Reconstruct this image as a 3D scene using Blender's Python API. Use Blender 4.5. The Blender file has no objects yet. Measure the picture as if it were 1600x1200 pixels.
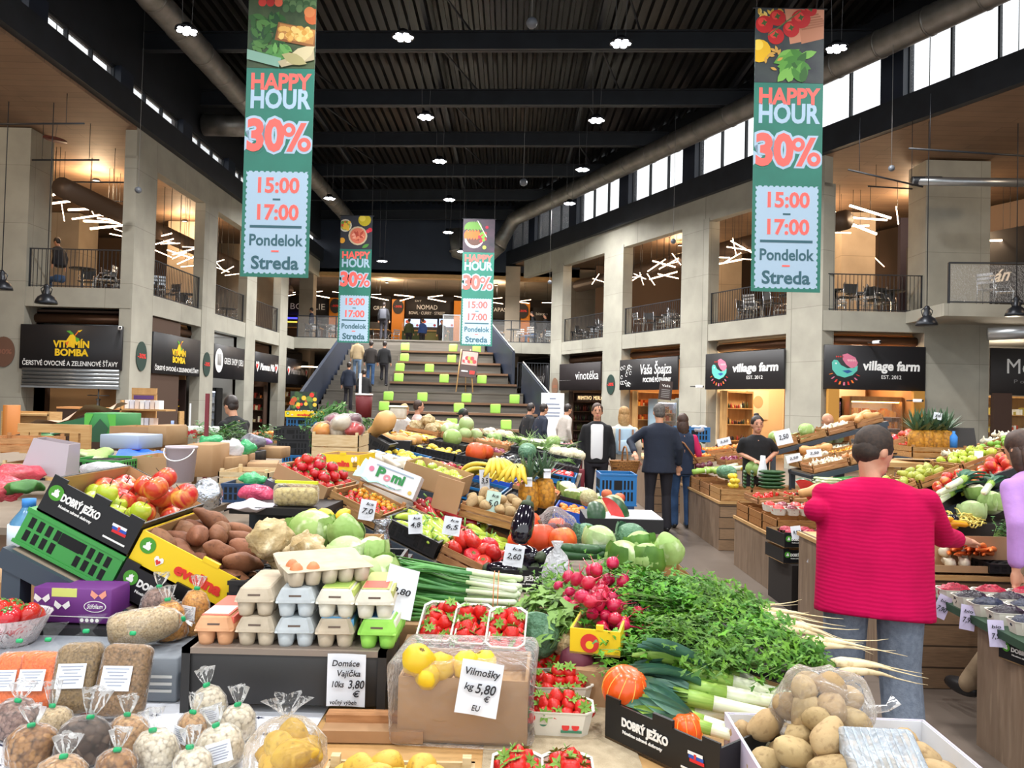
import bpy, bmesh, math, random
from mathutils import Vector, Matrix, Euler
R = math.radians
random.seed(7)
scene = bpy.context.scene
COL = scene.collection

# ---------------------------------------------------------------- camera
H = 1.75
PITCH, ROLL = R(1.337), R(1.4)
cam = bpy.data.cameras.new('camera'); cam_ob = bpy.data.objects.new('camera', cam); COL.objects.link(cam_ob)
cam.lens = 27.0; cam.sensor_width = 36.0; cam.clip_start = 0.05; cam.clip_end = 300
CAMR = Matrix.Rotation(R(90) + PITCH, 3, 'X') @ Matrix.Rotation(ROLL, 3, 'Z')
cam_ob.matrix_world = Matrix.Translation((0, 0, H)) @ CAMR.to_4x4()
scene.camera = cam_ob

# ---------------------------------------------------------------- sky, exposure
world = bpy.data.worlds.new('world'); scene.world = world; world.use_nodes = True
bg = world.node_tree.nodes['Background']; bg.inputs[0].default_value = (0.93, 0.97, 1.0, 1); bg.inputs[1].default_value = 1.35
scene.view_settings.view_transform = 'Standard'; scene.view_settings.look = 'None'
scene.view_settings.exposure = 0.3; scene.view_settings.gamma = 1.0; scene.view_settings.use_curve_mapping = False
scene.cycles.use_denoising = True
scene.cycles.max_bounces = 7; scene.cycles.transparent_max_bounces = 24
scene.cycles.sample_clamp_indirect = 4.0

# ---------------------------------------------------------------- measuring helpers (photo pixel + depth -> point in the hall)
def at(px, py, Y):
    d = CAMR @ Vector(((px - 800) / 1200, -(py - 600) / 1200, -1)); return Vector((0, 0, H)) + d * (Y / d.y)
def onz(px, py, z):
    d = CAMR @ Vector(((px - 800) / 1200, -(py - 600) / 1200, -1)); return Vector((0, 0, H)) + d * ((z - H) / d.z)
def F(o, rz=0, ry=0, rx=0, s=1):
    return Matrix.Translation(o) @ Euler((R(rx), R(ry), R(rz)), 'XYZ').to_matrix().to_4x4() @ Matrix.Scale(s, 4)

# ---------------------------------------------------------------- object helpers
def tag(o, label=None, cat=None, group=None, kind=None):
    if label: o['label'] = label
    if cat: o['category'] = cat
    if group: o['group'] = group
    if kind: o['kind'] = kind
    return o
def thing(name, label, cat, mw=None, group=None):
    o = bpy.data.objects.new(name, None); COL.objects.link(o); o.empty_display_size = .1
    if mw is not None: o.matrix_world = mw
    return tag(o, label, cat, group)
def dup(root, mw, label=None, group=None):
    r = root.copy(); COL.objects.link(r); r.matrix_world = mw
    if label: r['label'] = label
    if group: r['group'] = group
    for ch in list(root.children):
        c = ch.copy(); COL.objects.link(c); c.parent = r
        for g in ch.children:
            d = g.copy(); COL.objects.link(d); d.parent = c
    return r

class MB:
    """collects shapes; build() links them as ONE mesh object"""
    def __init__(s): s.v = []; s.f = []; s.m = []; s.sm = []; s.mats = []
    def mi(s, m):
        if m not in s.mats: s.mats.append(m)
        return s.mats.index(m)
    def add(s, vs, fs, m, smooth=False, M=None):
        b = len(s.v)
        s.v += [tuple(M @ Vector(p)) for p in vs] if M is not None else [tuple(p) for p in vs]
        k = s.mi(m)
        for f in fs: s.f.append([b + i for i in f]); s.m.append(k); s.sm.append(smooth)
        return s
    def box(s, c, d, m, M=None, rz=0):
        x, y, z = d[0] / 2, d[1] / 2, d[2] / 2
        vs = [Vector((a * x, b * y, e * z)) for a in (-1, 1) for b in (-1, 1) for e in (-1, 1)]
        if rz: vs = [Matrix.Rotation(R(rz), 3, 'Z') @ p for p in vs]
        vs = [p + Vector(c) for p in vs]
        return s.add(vs, [(0, 1, 3, 2), (4, 6, 7, 5), (0, 4, 5, 1), (2, 3, 7, 6), (0, 2, 6, 4), (1, 5, 7, 3)], m, False, M)
    def b2(s, a, b, m, M=None):
        return s.box([(a[i] + b[i]) / 2 for i in range(3)], [abs(b[i] - a[i]) for i in range(3)], m, M)
    def rbox(s, c, d, m, bev=.01, seg=2, M=None):
        bm = bmesh.new(); bmesh.ops.create_cube(bm, size=1)
        for p in bm.verts: p.co = Vector((p.co.x * d[0], p.co.y * d[1], p.co.z * d[2])) + Vector(c)
        bmesh.ops.bevel(bm, geom=list(bm.edges), offset=bev, segments=seg, affect='EDGES', profile=.5)
        bm.verts.index_update()
        s.add([p.co.copy() for p in bm.verts], [[p.index for p in f.verts] for f in bm.faces], m, True, M); bm.free(); return s
    def loft(s, rings, m, caps=True, M=None, smooth=True, closed=True):
        n = len(rings[0]); vs = [p for r in rings for p in r]; fs = []
        for i in range(len(rings) - 1):
            for j in range(n if closed else n - 1):
                k = (j + 1) % n; fs.append((i * n + j, i * n + k, (i + 1) * n + k, (i + 1) * n + j))
        if caps: fs.append(tuple(range(n))[::-1]); fs.append(tuple(range((len(rings) - 1) * n, len(rings) * n)))
        return s.add(vs, fs, m, smooth, M)
    def tube(s, pts, r, m, n=8, M=None, caps=True, flat=1):
        pts = [Vector(p) for p in pts]; rings = []; up = None
        for i, p in enumerate(pts):
            t = (pts[min(i + 1, len(pts) - 1)] - pts[max(i - 1, 0)]).normalized()
            if up is None: up = Vector((0, 0, 1)) if abs(t.z) < .9 else Vector((0, 1, 0))
            a = t.cross(up).normalized(); b = a.cross(t).normalized(); up = b
            rr = r[i] if isinstance(r, (list, tuple)) else r
            rings.append([p + a * math.cos(2 * math.pi * j / n) * rr + b * math.sin(2 * math.pi * j / n) * rr * flat for j in range(n)])
        return s.loft(rings, m, caps, M)
    def lathe(s, prof, m, n=16, M=None, fn=None, smooth=True):
        rings = []
        for (r, z) in prof:
            rings.append([(r * math.cos(2 * math.pi * j / n) * (fn(j / n, z) if fn else 1), r * math.sin(2 * math.pi * j / n) * (fn(j / n, z) if fn else 1), z) for j in range(n)])
        return s.loft(rings, m, True, M, smooth)
    def ell(s, c, r, m, M=None, n=12, k=8):
        c = Vector(c); T = Matrix.Translation(c); T = M @ T if M is not None else T
        if not isinstance(r, (tuple, list)): r = (r, r, r)
        rings = []
        for i in range(k + 1):
            a = math.pi * (i / k) * .96 + .02 * math.pi
            rings.append([(r[0] * math.sin(a) * math.cos(2 * math.pi * j / n), r[1] * math.sin(a) * math.sin(2 * math.pi * j / n), -r[2] * math.cos(a)) for j in range(n)])
        return s.loft(rings, m, True, T)
    def poly(s, pts, m, M=None): return s.add(pts, [tuple(range(len(pts)))], m, False, M)
    def prism(s, pts, z0, z1, m, M=None):
        n = len(pts); return s.loft([[(p[0], p[1], z0) for p in pts], [(p[0], p[1], z1) for p in pts]], m, True, M, False)
    def disc(s, c, r, m, n=20, M=None, ry=None):   # in the XZ plane
        return s.poly([(c[0] + r * math.cos(2 * math.pi * j / n), c[1], c[2] + (ry or r) * math.sin(2 * math.pi * j / n)) for j in range(n)], m, M)
    def noise(s, amp, sc, seed=0):
        from mathutils import noise as nz
        o = Vector((seed * 3.7, seed * 1.3, seed * 7.1))
        s.v = [tuple(Vector(p) + nz.noise_vector(Vector(p) * sc + o) * amp) for p in s.v]; return s
    def mesh(s, name):
        me = bpy.data.meshes.new(name); me.from_pydata(s.v, [], s.f)
        for m in s.mats: me.materials.append(m)
        me.polygons.foreach_set('material_index', s.m); me.polygons.foreach_set('use_smooth', s.sm); me.update(); return me
    def build(s, name, parent=None, mw=None, label=None, cat=None, group=None, kind=None):
        o = bpy.data.objects.new(name, s.mesh(name)); COL.objects.link(o)
        if parent: o.parent = parent
        if mw is not None:
            if parent: o.matrix_local = mw
            else: o.matrix_world = mw
        return tag(o, label, cat, group, kind)

# ---------------------------------------------------------------- materials
def lin(h):
    if not isinstance(h, int): return tuple(h) + (1,)
    c = [((h >> s) & 255) / 255 for s in (16, 8, 0)]
    return tuple(x / 12.92 if x <= .04045 else ((x + .055) / 1.055) ** 2.4 for x in c) + (1,)
MATS = {}
def M(name, c, r=.5, c2=None, sc=8, lo=.35, hi=.65, bump=0, bsc=40, metal=0, spec=.5, coat=0, rnd=0, em=0, sss=0, stretch=None, c3=None, sc3=60, tr=0, wave=None):
    if name in MATS: return MATS[name]
    m = bpy.data.materials.new(name); m.use_nodes = True; MATS[name] = m; m.diffuse_color = lin(c)
    nt = m.node_tree; N = nt.nodes; L = nt.links; p = N['Principled BSDF']
    p.inputs['Roughness'].default_value = r; p.inputs['Metallic'].default_value = metal; p.inputs['Specular IOR Level'].default_value = spec
    p.inputs['Coat Weight'].default_value = coat
    if sss: p.inputs['Subsurface Weight'].default_value = sss; p.inputs['Subsurface Radius'].default_value = (.01, .004, .002); p.inputs['Subsurface Scale'].default_value = 1
    if tr: p.inputs['Transmission Weight'].default_value = tr
    tc = N.new('ShaderNodeTexCoord'); vec = tc.outputs['Object']
    if stretch:
        mp = N.new('ShaderNodeMapping'); mp.inputs['Scale'].default_value = stretch; L.new(vec, mp.inputs[0]); vec = mp.outputs[0]
    if rnd or c2 or c3:
        oi = N.new('ShaderNodeObjectInfo'); sh = N.new('ShaderNodeVectorMath'); sh.operation = 'MULTIPLY_ADD'
        L.new(oi.outputs['Random'], sh.inputs[0]); sh.inputs[1].default_value = (17, 31, 23)
        L.new(vec, sh.inputs[2]); vec = sh.outputs[0]
    col = None
    def mix(a, b, scale, lo, hi):
        nz = N.new('ShaderNodeTexNoise'); nz.inputs['Scale'].default_value = scale; nz.inputs['Detail'].default_value = 4; L.new(vec, nz.inputs['Vector'])
        mr = N.new('ShaderNodeMapRange'); mr.inputs[1].default_value = lo; mr.inputs[2].default_value = hi; L.new(nz.outputs[0], mr.inputs[0])
        mx = N.new('ShaderNodeMix'); mx.data_type = 'RGBA'; L.new(mr.outputs[0], mx.inputs[0])
        if isinstance(a, tuple): mx.inputs[6].default_value = a
        else: L.new(a, mx.inputs[6])
        mx.inputs[7].default_value = b; return mx.outputs[2]
    if c2 is not None: col = mix(lin(c), lin(c2), sc, lo, hi)
    if c3 is not None: col = mix(col or lin(c), lin(c3), sc3, .55, .7)
    if rnd:
        hs = N.new('ShaderNodeHueSaturation'); mr = N.new('ShaderNodeMapRange'); L.new(oi.outputs['Random'], mr.inputs[0])
        mr.inputs[3].default_value = 1 - rnd; mr.inputs[4].default_value = 1 + rnd; L.new(mr.outputs[0], hs.inputs['Value'])
        if col: L.new(col, hs.inputs['Color'])
        else: hs.inputs['Color'].default_value = lin(c)
        mh = N.new('ShaderNodeMapRange'); fr = N.new('ShaderNodeMath'); fr.operation = 'FRACT'; mu = N.new('ShaderNodeMath'); mu.operation = 'MULTIPLY'; mu.inputs[1].default_value = 7.3
        L.new(oi.outputs['Random'], mu.inputs[0]); L.new(mu.outputs[0], fr.inputs[0]); L.new(fr.outputs[0], mh.inputs[0])
        mh.inputs[3].default_value = .5 - rnd * .06; mh.inputs[4].default_value = .5 + rnd * .06; L.new(mh.outputs[0], hs.inputs['Hue']); col = hs.outputs[0]
    if col: L.new(col, p.inputs['Base Color'])
    else: p.inputs['Base Color'].default_value = lin(c)
    if em:
        p.inputs['Emission Strength'].default_value = em
        p.inputs['Emission Color'].default_value = lin(c)
    if bump:
        bp = N.new('ShaderNodeBump'); bp.inputs['Strength'].default_value = bump; bp.inputs['Distance'].default_value = .02
        if wave:
            wv = N.new('ShaderNodeTexWave'); wv.bands_direction = wave; wv.inputs['Scale'].default_value = bsc; wv.inputs['Distortion'].default_value = 3.5; wv.inputs['Detail'].default_value = 3; wv.inputs['Detail Scale'].default_value = .6
            L.new(tc.outputs['Object'], wv.inputs['Vector']); L.new(wv.outputs[1], bp.inputs['Height'])
        else:
            nz = N.new('ShaderNodeTexNoise'); nz.inputs['Scale'].default_value = bsc; nz.inputs['Detail'].default_value = 3; L.new(vec, nz.inputs['Vector']); L.new(nz.outputs[0], bp.inputs['Height'])
        L.new(bp.outputs[0], p.inputs['Normal'])
    return m
def brickmat(name, c, c2, mortar, bw, bh, ms=.01, r=.6, off=.5, horiz=False, dirt=None, grain=None, bias=0):
    """planks or cast panels: brick texture laid along walls (x+y, z) or floors (x, y)"""
    if name in MATS: return MATS[name]
    m = M(name, c, r); nt = m.node_tree; N = nt.nodes; L = nt.links; p = N['Principled BSDF']
    tc = N.new('ShaderNodeTexCoord'); sp = N.new('ShaderNodeSeparateXYZ'); cb = N.new('ShaderNodeCombineXYZ'); L.new(tc.outputs['Object'], sp.inputs[0])
    if horiz: L.new(sp.outputs[0], cb.inputs[0]); L.new(sp.outputs[1], cb.inputs[1])
    else:
        ad = N.new('ShaderNodeMath'); L.new(sp.outputs[0], ad.inputs[0]); L.new(sp.outputs[1], ad.inputs[1]); L.new(ad.outputs[0], cb.inputs[0]); L.new(sp.outputs[2], cb.inputs[1])
    b = N.new('ShaderNodeTexBrick'); L.new(cb.outputs[0], b.inputs['Vector']); b.inputs['Scale'].default_value = 1; b.offset = off; b.inputs['Bias'].default_value = bias
    b.inputs['Color1'].default_value = lin(c); b.inputs['Color2'].default_value = lin(c2); b.inputs['Mortar'].default_value = lin(mortar)
    b.inputs['Mortar Size'].default_value = ms; b.inputs['Brick Width'].default_value = bw; b.inputs['Row Height'].default_value = bh
    col = b.outputs[0]
    if dirt is not None or grain is not None:
        nz = N.new('ShaderNodeTexNoise'); nz.inputs['Detail'].default_value = 6; mp = N.new('ShaderNodeMapping'); L.new(tc.outputs['Object'], mp.inputs[0]); L.new(mp.outputs[0], nz.inputs['Vector'])
        nz.inputs['Scale'].default_value = 1.3 if grain is None else 9
        if grain is not None: mp.inputs['Scale'].default_value = grain
        mr = N.new('ShaderNodeMapRange'); mr.inputs[1].default_value = .35; mr.inputs[2].default_value = .7; L.new(nz.outputs[0], mr.inputs[0])
        mr.inputs[3].default_value = 1; mr.inputs[4].default_value = .72 if dirt is None else dirt
        mx = N.new('ShaderNodeMix'); mx.data_type = 'RGBA'; mx.blend_type = 'MULTIPLY'; mx.inputs[0].default_value = 1
        L.new(col, mx.inputs[6]); L.new(mr.outputs[0], mx.inputs[7]); col = mx.outputs[2]
    L.new(col, p.inputs['Base Color']); return m
def film(name, c=0xffffff, opac=.18, r=.12, ior=1.4):
    """thin clear plastic: mostly see-through with crinkled highlights"""
    if name in MATS: return MATS[name]
    m = bpy.data.materials.new(name); m.use_nodes = True; MATS[name] = m
    N = m.node_tree.nodes; L = m.node_tree.links; p = N['Principled BSDF']; out = N['Material Output']
    p.inputs['Base Color'].default_value = lin(c); p.inputs['Roughness'].default_value = r
    tr = N.new('ShaderNodeBsdfTransparent'); mx = N.new('ShaderNodeMixShader'); fr = N.new('ShaderNodeFresnel'); fr.inputs[0].default_value = ior
    ad = N.new('ShaderNodeMath'); ad.operation = 'ADD'; ad.inputs[1].default_value = opac; fm = N.new('ShaderNodeMath'); fm.operation = 'MULTIPLY'; fm.inputs[1].default_value = .7; ad.use_clamp = True
    tc = N.new('ShaderNodeTexCoord'); nz = N.new('ShaderNodeTexNoise'); nz.inputs['Scale'].default_value = 22; nz.inputs['Distortion'].default_value = 1.5; bp = N.new('ShaderNodeBump'); bp.inputs['Strength'].default_value = .8; bp.inputs['Distance'].default_value = .02
    L.new(tc.outputs['Object'], nz.inputs['Vector']); L.new(nz.outputs[0], bp.inputs['Height']); L.new(bp.outputs[0], p.inputs['Normal']); L.new(bp.outputs[0], fr.inputs['Normal'])
    L.new(fr.outputs[0], fm.inputs[0]); L.new(fm.outputs[0], ad.inputs[0]); L.new(ad.outputs[0], mx.inputs[0]); L.new(tr.outputs[0], mx.inputs[1]); L.new(p.outputs[0], mx.inputs[2]); L.new(mx.outputs[0], out.inputs[0]); return m

concrete = brickmat('concrete', 0xa9a699, 0xa19e91, 0x8b887c, 1.9, 1.55, .008, .75, 0, dirt=.8)
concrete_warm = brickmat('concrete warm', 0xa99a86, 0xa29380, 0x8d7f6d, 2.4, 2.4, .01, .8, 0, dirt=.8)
ceil_wood = brickmat('board marked ceiling', 0x8c7058, 0x816650, 0x6a5340, 4, .32, .008, .7, .5, True, dirt=.8)
floor_m = brickmat('polished floor', 0x73685f, 0x6d6259, 0x5c524a, 5, 5, .006, .28, 0, True, dirt=.75)
steel_dark = M('dark steel', 0x1d2026, .5, 0x24282f, 2)
navy = M('navy panel', 0x1d2433, .45, 0x222a3a, 1)
deck_m = M('roof deck', 0x1d1c1e, .32, 0x262220, .6, metal=.55)
galv = M('galvanised duct', 0x8b8883, .42, 0x77746f, 3, metal=.7, bump=.05, bsc=10)
black = M('black', 0x17171a, .5)
blackgloss = M('black gloss', 0x101013, .2)
white = M('white', 0xf2f3f5, .5)
paper = M('paper', 0xe9eef6, .6)
signblack = M('sign black', 0x1d1c1f, .45)
greyalu = M('aluminium', 0xa9adb0, .35, metal=.8)
wood_lt = M('light wood', 0xc9a26c, .6, 0xb88c55, 5, stretch=(1, 1, 12), bump=.05)
wood_crate = M('crate wood', 0xb98a59, .7, 0x9a6d40, 6, stretch=(2, 14, 14), rnd=.12)
wood_pale = M('pale crate wood', 0xd8c39b, .7, 0xc7ad80, 6, stretch=(2, 14, 14), rnd=.1)
ply = M('plywood', 0xc59a63, .6, 0xb58a55, 3, stretch=(3, 3, .6))
card = M('cardboard', 0xb3906a, .8, 0xa5815b, 3, rnd=.06)
card_in = M('cardboard inside', 0xc49f70, .8, 0xb38f62, 3)
orange_m = M('orange panel', 0xe08a1e, .5)
glass_m = film('clear glass', 0xffffff, .03, .02)
def text(s, parent, mw, size, m, name='lettering', align='CENTER', bold=0, shear=0, ext=.0008, sx=1, sp=1, label=None):
    c = bpy.data.curves.new(name, 'FONT'); c.body = s; c.size = size; c.align_x = align; c.align_y = 'CENTER'; c.extrude = ext; c.offset = bold * size; c.shear = shear; c.space_character = sp
    c.materials.append(m); c.resolution_u = 3
    tmp = bpy.data.objects.new(name, c); me = bpy.data.meshes.new_from_object(tmp); bpy.data.objects.remove(tmp); bpy.data.curves.remove(c)
    o = bpy.data.objects.new(name, me); COL.objects.link(o)
    if not me.materials: me.materials.append(m)
    if parent: o.parent = parent
    T = mw @ Matrix.Rotation(R(90), 4, 'X') @ Matrix.Diagonal((sx, 1, 1, 1))
    if parent: o.matrix_local = T
    else: o.matrix_world = T
    if label: o['label'] = label
    return o
def W(o, a, b, t=0):
    """frame with origin o, local x from a to b on plan: a sign or wall face; local -y faces the viewer"""
    x = (Vector(b) - Vector(a)); x.z = 0; x.normalize(); y = Vector((0, 0, 1)).cross(x)
    m = Matrix.Identity(4)
    for i in range(3): m[i][0] = x[i]; m[i][1] = y[i]; m[i][2] = (0, 0, 1)[i]; m[i][3] = o[i]
    return m
# ================================================================ THE HALL
def S(mb, name, label=None, cat='structure'):
    return mb.build(name, None, None, label or 'concrete part of the market hall', cat, None, 'structure')
RO = Vector((8.6, 21.3, 0)); RU = Vector((-.428, .904, 0)).normalized(); RN = Vector((RU.y, -RU.x, 0))   # right facade: origin, direction, outward
def RP(s, n=0, z=0): return RO + RU * s + RN * n + Vector((0, 0, z))
RM = Matrix.Identity(4)
for i in range(3): RM[i][0] = RU[i]; RM[i][1] = RN[i]; RM[i][2] = (0, 0, 1)[i]; RM[i][3] = RO[i]
LX = -10.2
S(MB().poly([(-26, -14, 0), (28, -14, 0), (28, 56, 0), (-26, 56, 0)], floor_m), 'floor', 'polished brown grey concrete hall floor', 'floor')
# gallery slabs
ZG = 4.5
def slab(name, pts, z0, z1, m, label): return S(MB().prism(pts, z0, z1, m), name, label, 'slab')
slab('floor_gallery_left', [(-24, 20.4), (LX, 20.4), (LX, 35.8), (-24, 35.8)], 4.1, ZG, concrete, 'concrete gallery slab over the shops on the left')
slab('floor_gallery_back', [(-24, 35.8), (2.2, 35.8), (12, 35.8), (12, 56), (-24, 56)], 4.1, ZG, concrete, 'concrete gallery slab at the top of the stairs')
e = RP(16.1)
slab('floor_gallery_right', [(RO.x, RO.y), (26, RO.y), (26, 35.8), (RP(16.1).x, 35.8)], 4.1, ZG, concrete, 'concrete gallery slab over the shops on the right')
# slab edge beams and upper beams
S(MB().b2((LX - .28, 20.4, 3.95), (LX + .012, 35.8, ZG + .01), concrete), 'trim_1', 'concrete edge beam of the left gallery', 'beam')
S(MB().b2((-24, 20.385, 3.99), (LX, 20.7, ZG + .01), concrete), 'trim_2', 'concrete edge beam over the wide left shop front', 'beam')
S(MB().b2((0, -.012, 3.95), (16.2, .28, ZG + .01), concrete, RM), 'trim_3', 'concrete edge beam of the right gallery', 'beam')
S(MB().b2((RO.x, RO.y - .015, 3.95), (26, RO.y + .3, ZG + .01), concrete), 'trim_4', 'concrete edge beam over the wide right shop front', 'beam')
S(MB().b2((-10.2, 35.7, 4.02), (2.2, 36.0, ZG + .02), concrete), 'trim_5', 'concrete edge of the gallery at the stair head', 'beam')
S(MB().b2((LX - .3, 20.4, 8.02), (LX + .01, 40, 8.85), concrete), 'trim_6', 'tall concrete beam above the left gallery openings', 'beam')
S(MB().b2((0, -.01, 8.0), (19, .3, 8.95), concrete, RM), 'trim_7', 'tall concrete beam above the right gallery openings', 'beam')
# columns
for k, (a, b) in enumerate([(20.4, 21.6), (25.0, 26.1), (29.15, 30.25), (33.4, 34.5)]):
    S(MB().b2((LX - .3, a, 0), (LX + .03, b, 8.1), concrete), 'column', 'concrete column of the left arcade, number %d of four from the viewer' % (k + 1), 'column')
for k, (a, b) in enumerate([(0, 1.33), (4.85, 6.3), (10.0, 11.4), (14.9, 15.95)]):
    S(MB().b2((a, -.03, 0), (b, .42, 8.1), concrete, RM), 'column', 'concrete column of the right arcade, number %d of four from the viewer' % (k + 1), 'column')
S(MB().b2((-15.2, 20.36, 0), (-13.0, 21.4, 8.75), concrete), 'column', 'massive concrete pier left of the wide juice shop front', 'column')
S(MB().b2((11.4, 21.26, 0), (13.2, 22.2, 8.78), concrete), 'column', 'massive concrete pier right of the wide farm shop front', 'column')
for k, (px, Y, w) in enumerate([(800, 39.5, .75), (477, 39, .7), (283, 31, 1.3), (90, 30, 1.4), (730, 45, .6)]):
    p = at(px, 500, Y); z0 = 0 if k < 2 else ZG
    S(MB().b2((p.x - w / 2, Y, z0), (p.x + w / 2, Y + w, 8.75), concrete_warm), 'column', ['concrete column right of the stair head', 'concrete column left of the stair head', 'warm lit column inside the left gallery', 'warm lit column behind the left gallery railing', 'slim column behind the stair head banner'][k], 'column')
for k, (px, Y, w) in enumerate([(905, 40, 2.8), (1135, 34, 1.3), (1340, 27, 1.2), (1050, 38, 1.4)]):
    p = at(px, 480, Y)
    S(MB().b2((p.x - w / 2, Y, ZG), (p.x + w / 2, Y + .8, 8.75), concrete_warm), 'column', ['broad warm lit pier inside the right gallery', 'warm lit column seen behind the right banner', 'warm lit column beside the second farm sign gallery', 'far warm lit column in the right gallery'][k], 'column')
# gallery ceilings
slab('ceiling_left', [(-24, -6), (LX, -6), (LX, 40), (-24, 40)], 8.78, 9.0, ceil_wood, 'board marked ceiling over the left gallery')
slab('ceiling_right', [(RP(-30).x, RP(-30).y), (28, -6), (28, 46), (RP(20).x, 46), (RP(20).x, RP(20).y)], 8.85, 9.05, ceil_wood, 'board marked ceiling over the right gallery')
slab('ceiling_back', [(-24, 40), (3.2, 40), (3.2, 56), (-24, 56)], 8.3, 8.5, concrete_warm, 'ceiling over the food court at the stair head')
slab('ceiling_shop_left', [(-24, 20.9), (-10.6, 20.9), (-10.6, 35.7), (-24, 35.7)], 4.0, 4.08, steel_dark, 'dark soffit over the left shops')
# outer walls and the far end
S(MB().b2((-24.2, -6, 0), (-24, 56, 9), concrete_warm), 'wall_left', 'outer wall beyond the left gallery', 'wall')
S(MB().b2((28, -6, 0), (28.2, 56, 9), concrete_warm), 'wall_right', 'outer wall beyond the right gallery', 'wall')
S(MB().b2((-24, 49, 0), (28, 49.2, 9), M('food court wall', 0x40342c, .7)), 'wall_back', 'dark rear wall of the food court', 'wall')
S(MB().b2((LX - .4, 40, 8.15), (3.4, 40.3, 12.3), navy).b2((LX - .4, 39.9, 8.1), (3.4, 40.4, 8.3), wood_lt), 'wall_end', 'dark navy end wall under the roof', 'wall')
# clerestory
def clerestory(Mx, s0, s1, side, zs, zt, first, sgn):
    k = first
    S(MB().b2((s0, -.2 * sgn, 8.86), (s1, .25 * sgn, zs), steel_dark, Mx), 'trim_clerestory_' + side, 'dark steel sill band under the %s clerestory windows' % side, 'trim')
    S(MB().b2((s0, .0, zt), (s1, .25 * sgn, 12.1), steel_dark, Mx), 'wall_clerestory_' + side, 'dark wall strip over the %s clerestory windows' % side, 'wall')
    return k
LM = Matrix.Translation((LX, 0, 0)) @ Matrix.Rotation(R(90), 4, 'Z')
clerestory(LM, -6, 40, 'left', 9.52, 10.0, 0, 1)
clerestory(RM, -30, 21.5, 'right', 9.58, 11.0, 0, 1)
glow = film('frosted pane', 0xffffff, .02, .3, 1.08)
wn = 1
def win(Mx, a, b, zs, zt, label):
    global wn
    o = thing('window_%d' % wn, label, 'window', Mx @ Matrix.Translation((a, 0, zs))); o['kind'] = 'structure'; wn += 1
    f = MB(); w = b - a; h = zt - zs
    for x in (0, w / 3, 2 * w / 3, w): f.box((x, .1, h / 2), (.05, .1, h), steel_dark)
    for z in (.02, h - .02): f.box((w / 2, .1, z), (w, .1, .05), steel_dark)
    f.build('window_frame', o)
    for j in range(3): MB().box((w * (j + .5) / 3, .12, h / 2), (w / 3 - .05, .012, h - .05), glow).build('window_pane', o)
ys = [15.9 - 3.7 * 4 + 3.7 * k for k in range(11)]
for k, y in enumerate(ys[:-1]):
    win(LM, y + .3, y + 3.35, 9.52, 10.0, 'low clerestory window high on the left wall, bay %d from the viewer' % (k + 1))
    S(MB().b2((y - .35, -.12, 9.5), (y + .3, .25, 10.02), navy, LM), 'trim_pier_left', 'dark pier between clerestory windows on the left', 'trim')
ss = []
for k in range(12):
    Y = 41.2 - 3.65 * k; ss.append((Y - RO.y) / RU.y)
for k in range(11):
    a, b = ss[k + 1], ss[k]
    win(RM, a + .33, b - .33, 9.58, 11.0, 'tall bright clerestory window high on the right wall, bay %d from the far end' % (k + 1))
    S(MB().b2((a - .33, -.15, 9.56), (a + .33, .25, 11.02), navy, RM), 'trim_pier_right', 'dark pier between clerestory windows on the right', 'trim')
# roof: corrugated deck, beams
mb = MB(); x0, x1 = LX - .5, 21; n = int((x1 - x0) / .3); prof = []
for i in range(n):
    x = x0 + i * .3; prof += [(x, 12.0), (x + .09, 12.0), (x + .13, 12.14), (x + .26, 12.14)]
prof.append((x1, 12.0))
mb.loft([[(p[0], -6, p[1]) for p in prof], [(p[0], min(41, 21.6 + (8.6 - p[0]) / .474), p[1]) for p in prof]], deck_m, False, None, False, False)
S(mb, 'ceiling', 'dark corrugated steel roof deck', 'ceiling')
for k in range(-5, 6):
    Y = 20.1 + 3.85 * k; xr = RO.x - .474 * (Y - 21.3) - .15; yr = Y - .1 * (xr - LX) * .9
    a = Vector((LX, Y + .5, 0)); b = Vector((xr, Y - .6, 0)); mb = MB(); T = W(a, a, b); Ln = (b - a).length
    mb.b2((0, -.11, 11.0), (Ln, .11, 11.03), steel_dark, T).b2((0, -.015, 11.0), (Ln, .015, 11.5), steel_dark, T).b2((0, -.11, 11.47), (Ln, .11, 11.5), steel_dark, T)
    S(mb, 'roof_beam', 'dark steel roof beam crossing the hall, %s' % ('row %d before the stair' % (6 - k)), 'beam')
for k in range(5):
    mb = MB()
    for x in (-7, -2.5, 2, 6.5):
        Y = 18.2 + 3.85 * k
        if x < RO.x - .474 * (Y - 21.3) - 1: mb.tube([(x, Y - 1.9, 11.52), (x + 1.2, Y + 1.9, 11.52)], .03, steel_dark, 6).b2((x, Y - 1.8, 11.5), (x + .1, Y + 2, 11.7), steel_dark)
    S(mb, 'roof_bracing', 'dark roof bracing between beams', 'bracing')
# ducts
def duct(name, pts, r, label):
    mb = MB(); mb.tube(pts, r, galv, 20)
    for a, b in zip(pts[:-1], pts[1:]):
        a, b = Vector(a), Vector(b); n = max(1, int((b - a).length / 1.3))
        for i in range(n):
            p = a + (b - a) * (i / n); q = a + (b - a) * (i / n) + (b - a).normalized() * .05
            mb.tube([p, q], r + .015, galv, 20)
    return mb.build(name, None, None, label, 'duct', None, 'structure')
duct('duct', [(-8.4, -2, 10.75), (-8.4, 20, 10.75), (-8.4, 37.2, 10.75), (-8.3, 38.2, 10.6), (-8.0, 38.6, 9.9), (-7.6, 38.6, 9.0)], .33, 'round galvanised duct under the roof along the left wall')
duct('duct_stub', [(-8.6, 24.5, 10.4), (-10.1, 24.5, 10.4)], .33, 'short galvanised duct branch toward the left wall')
p, q = RP(-26, -1.0, 10.7), RP(16.5, -1.0, 10.7)
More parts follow.
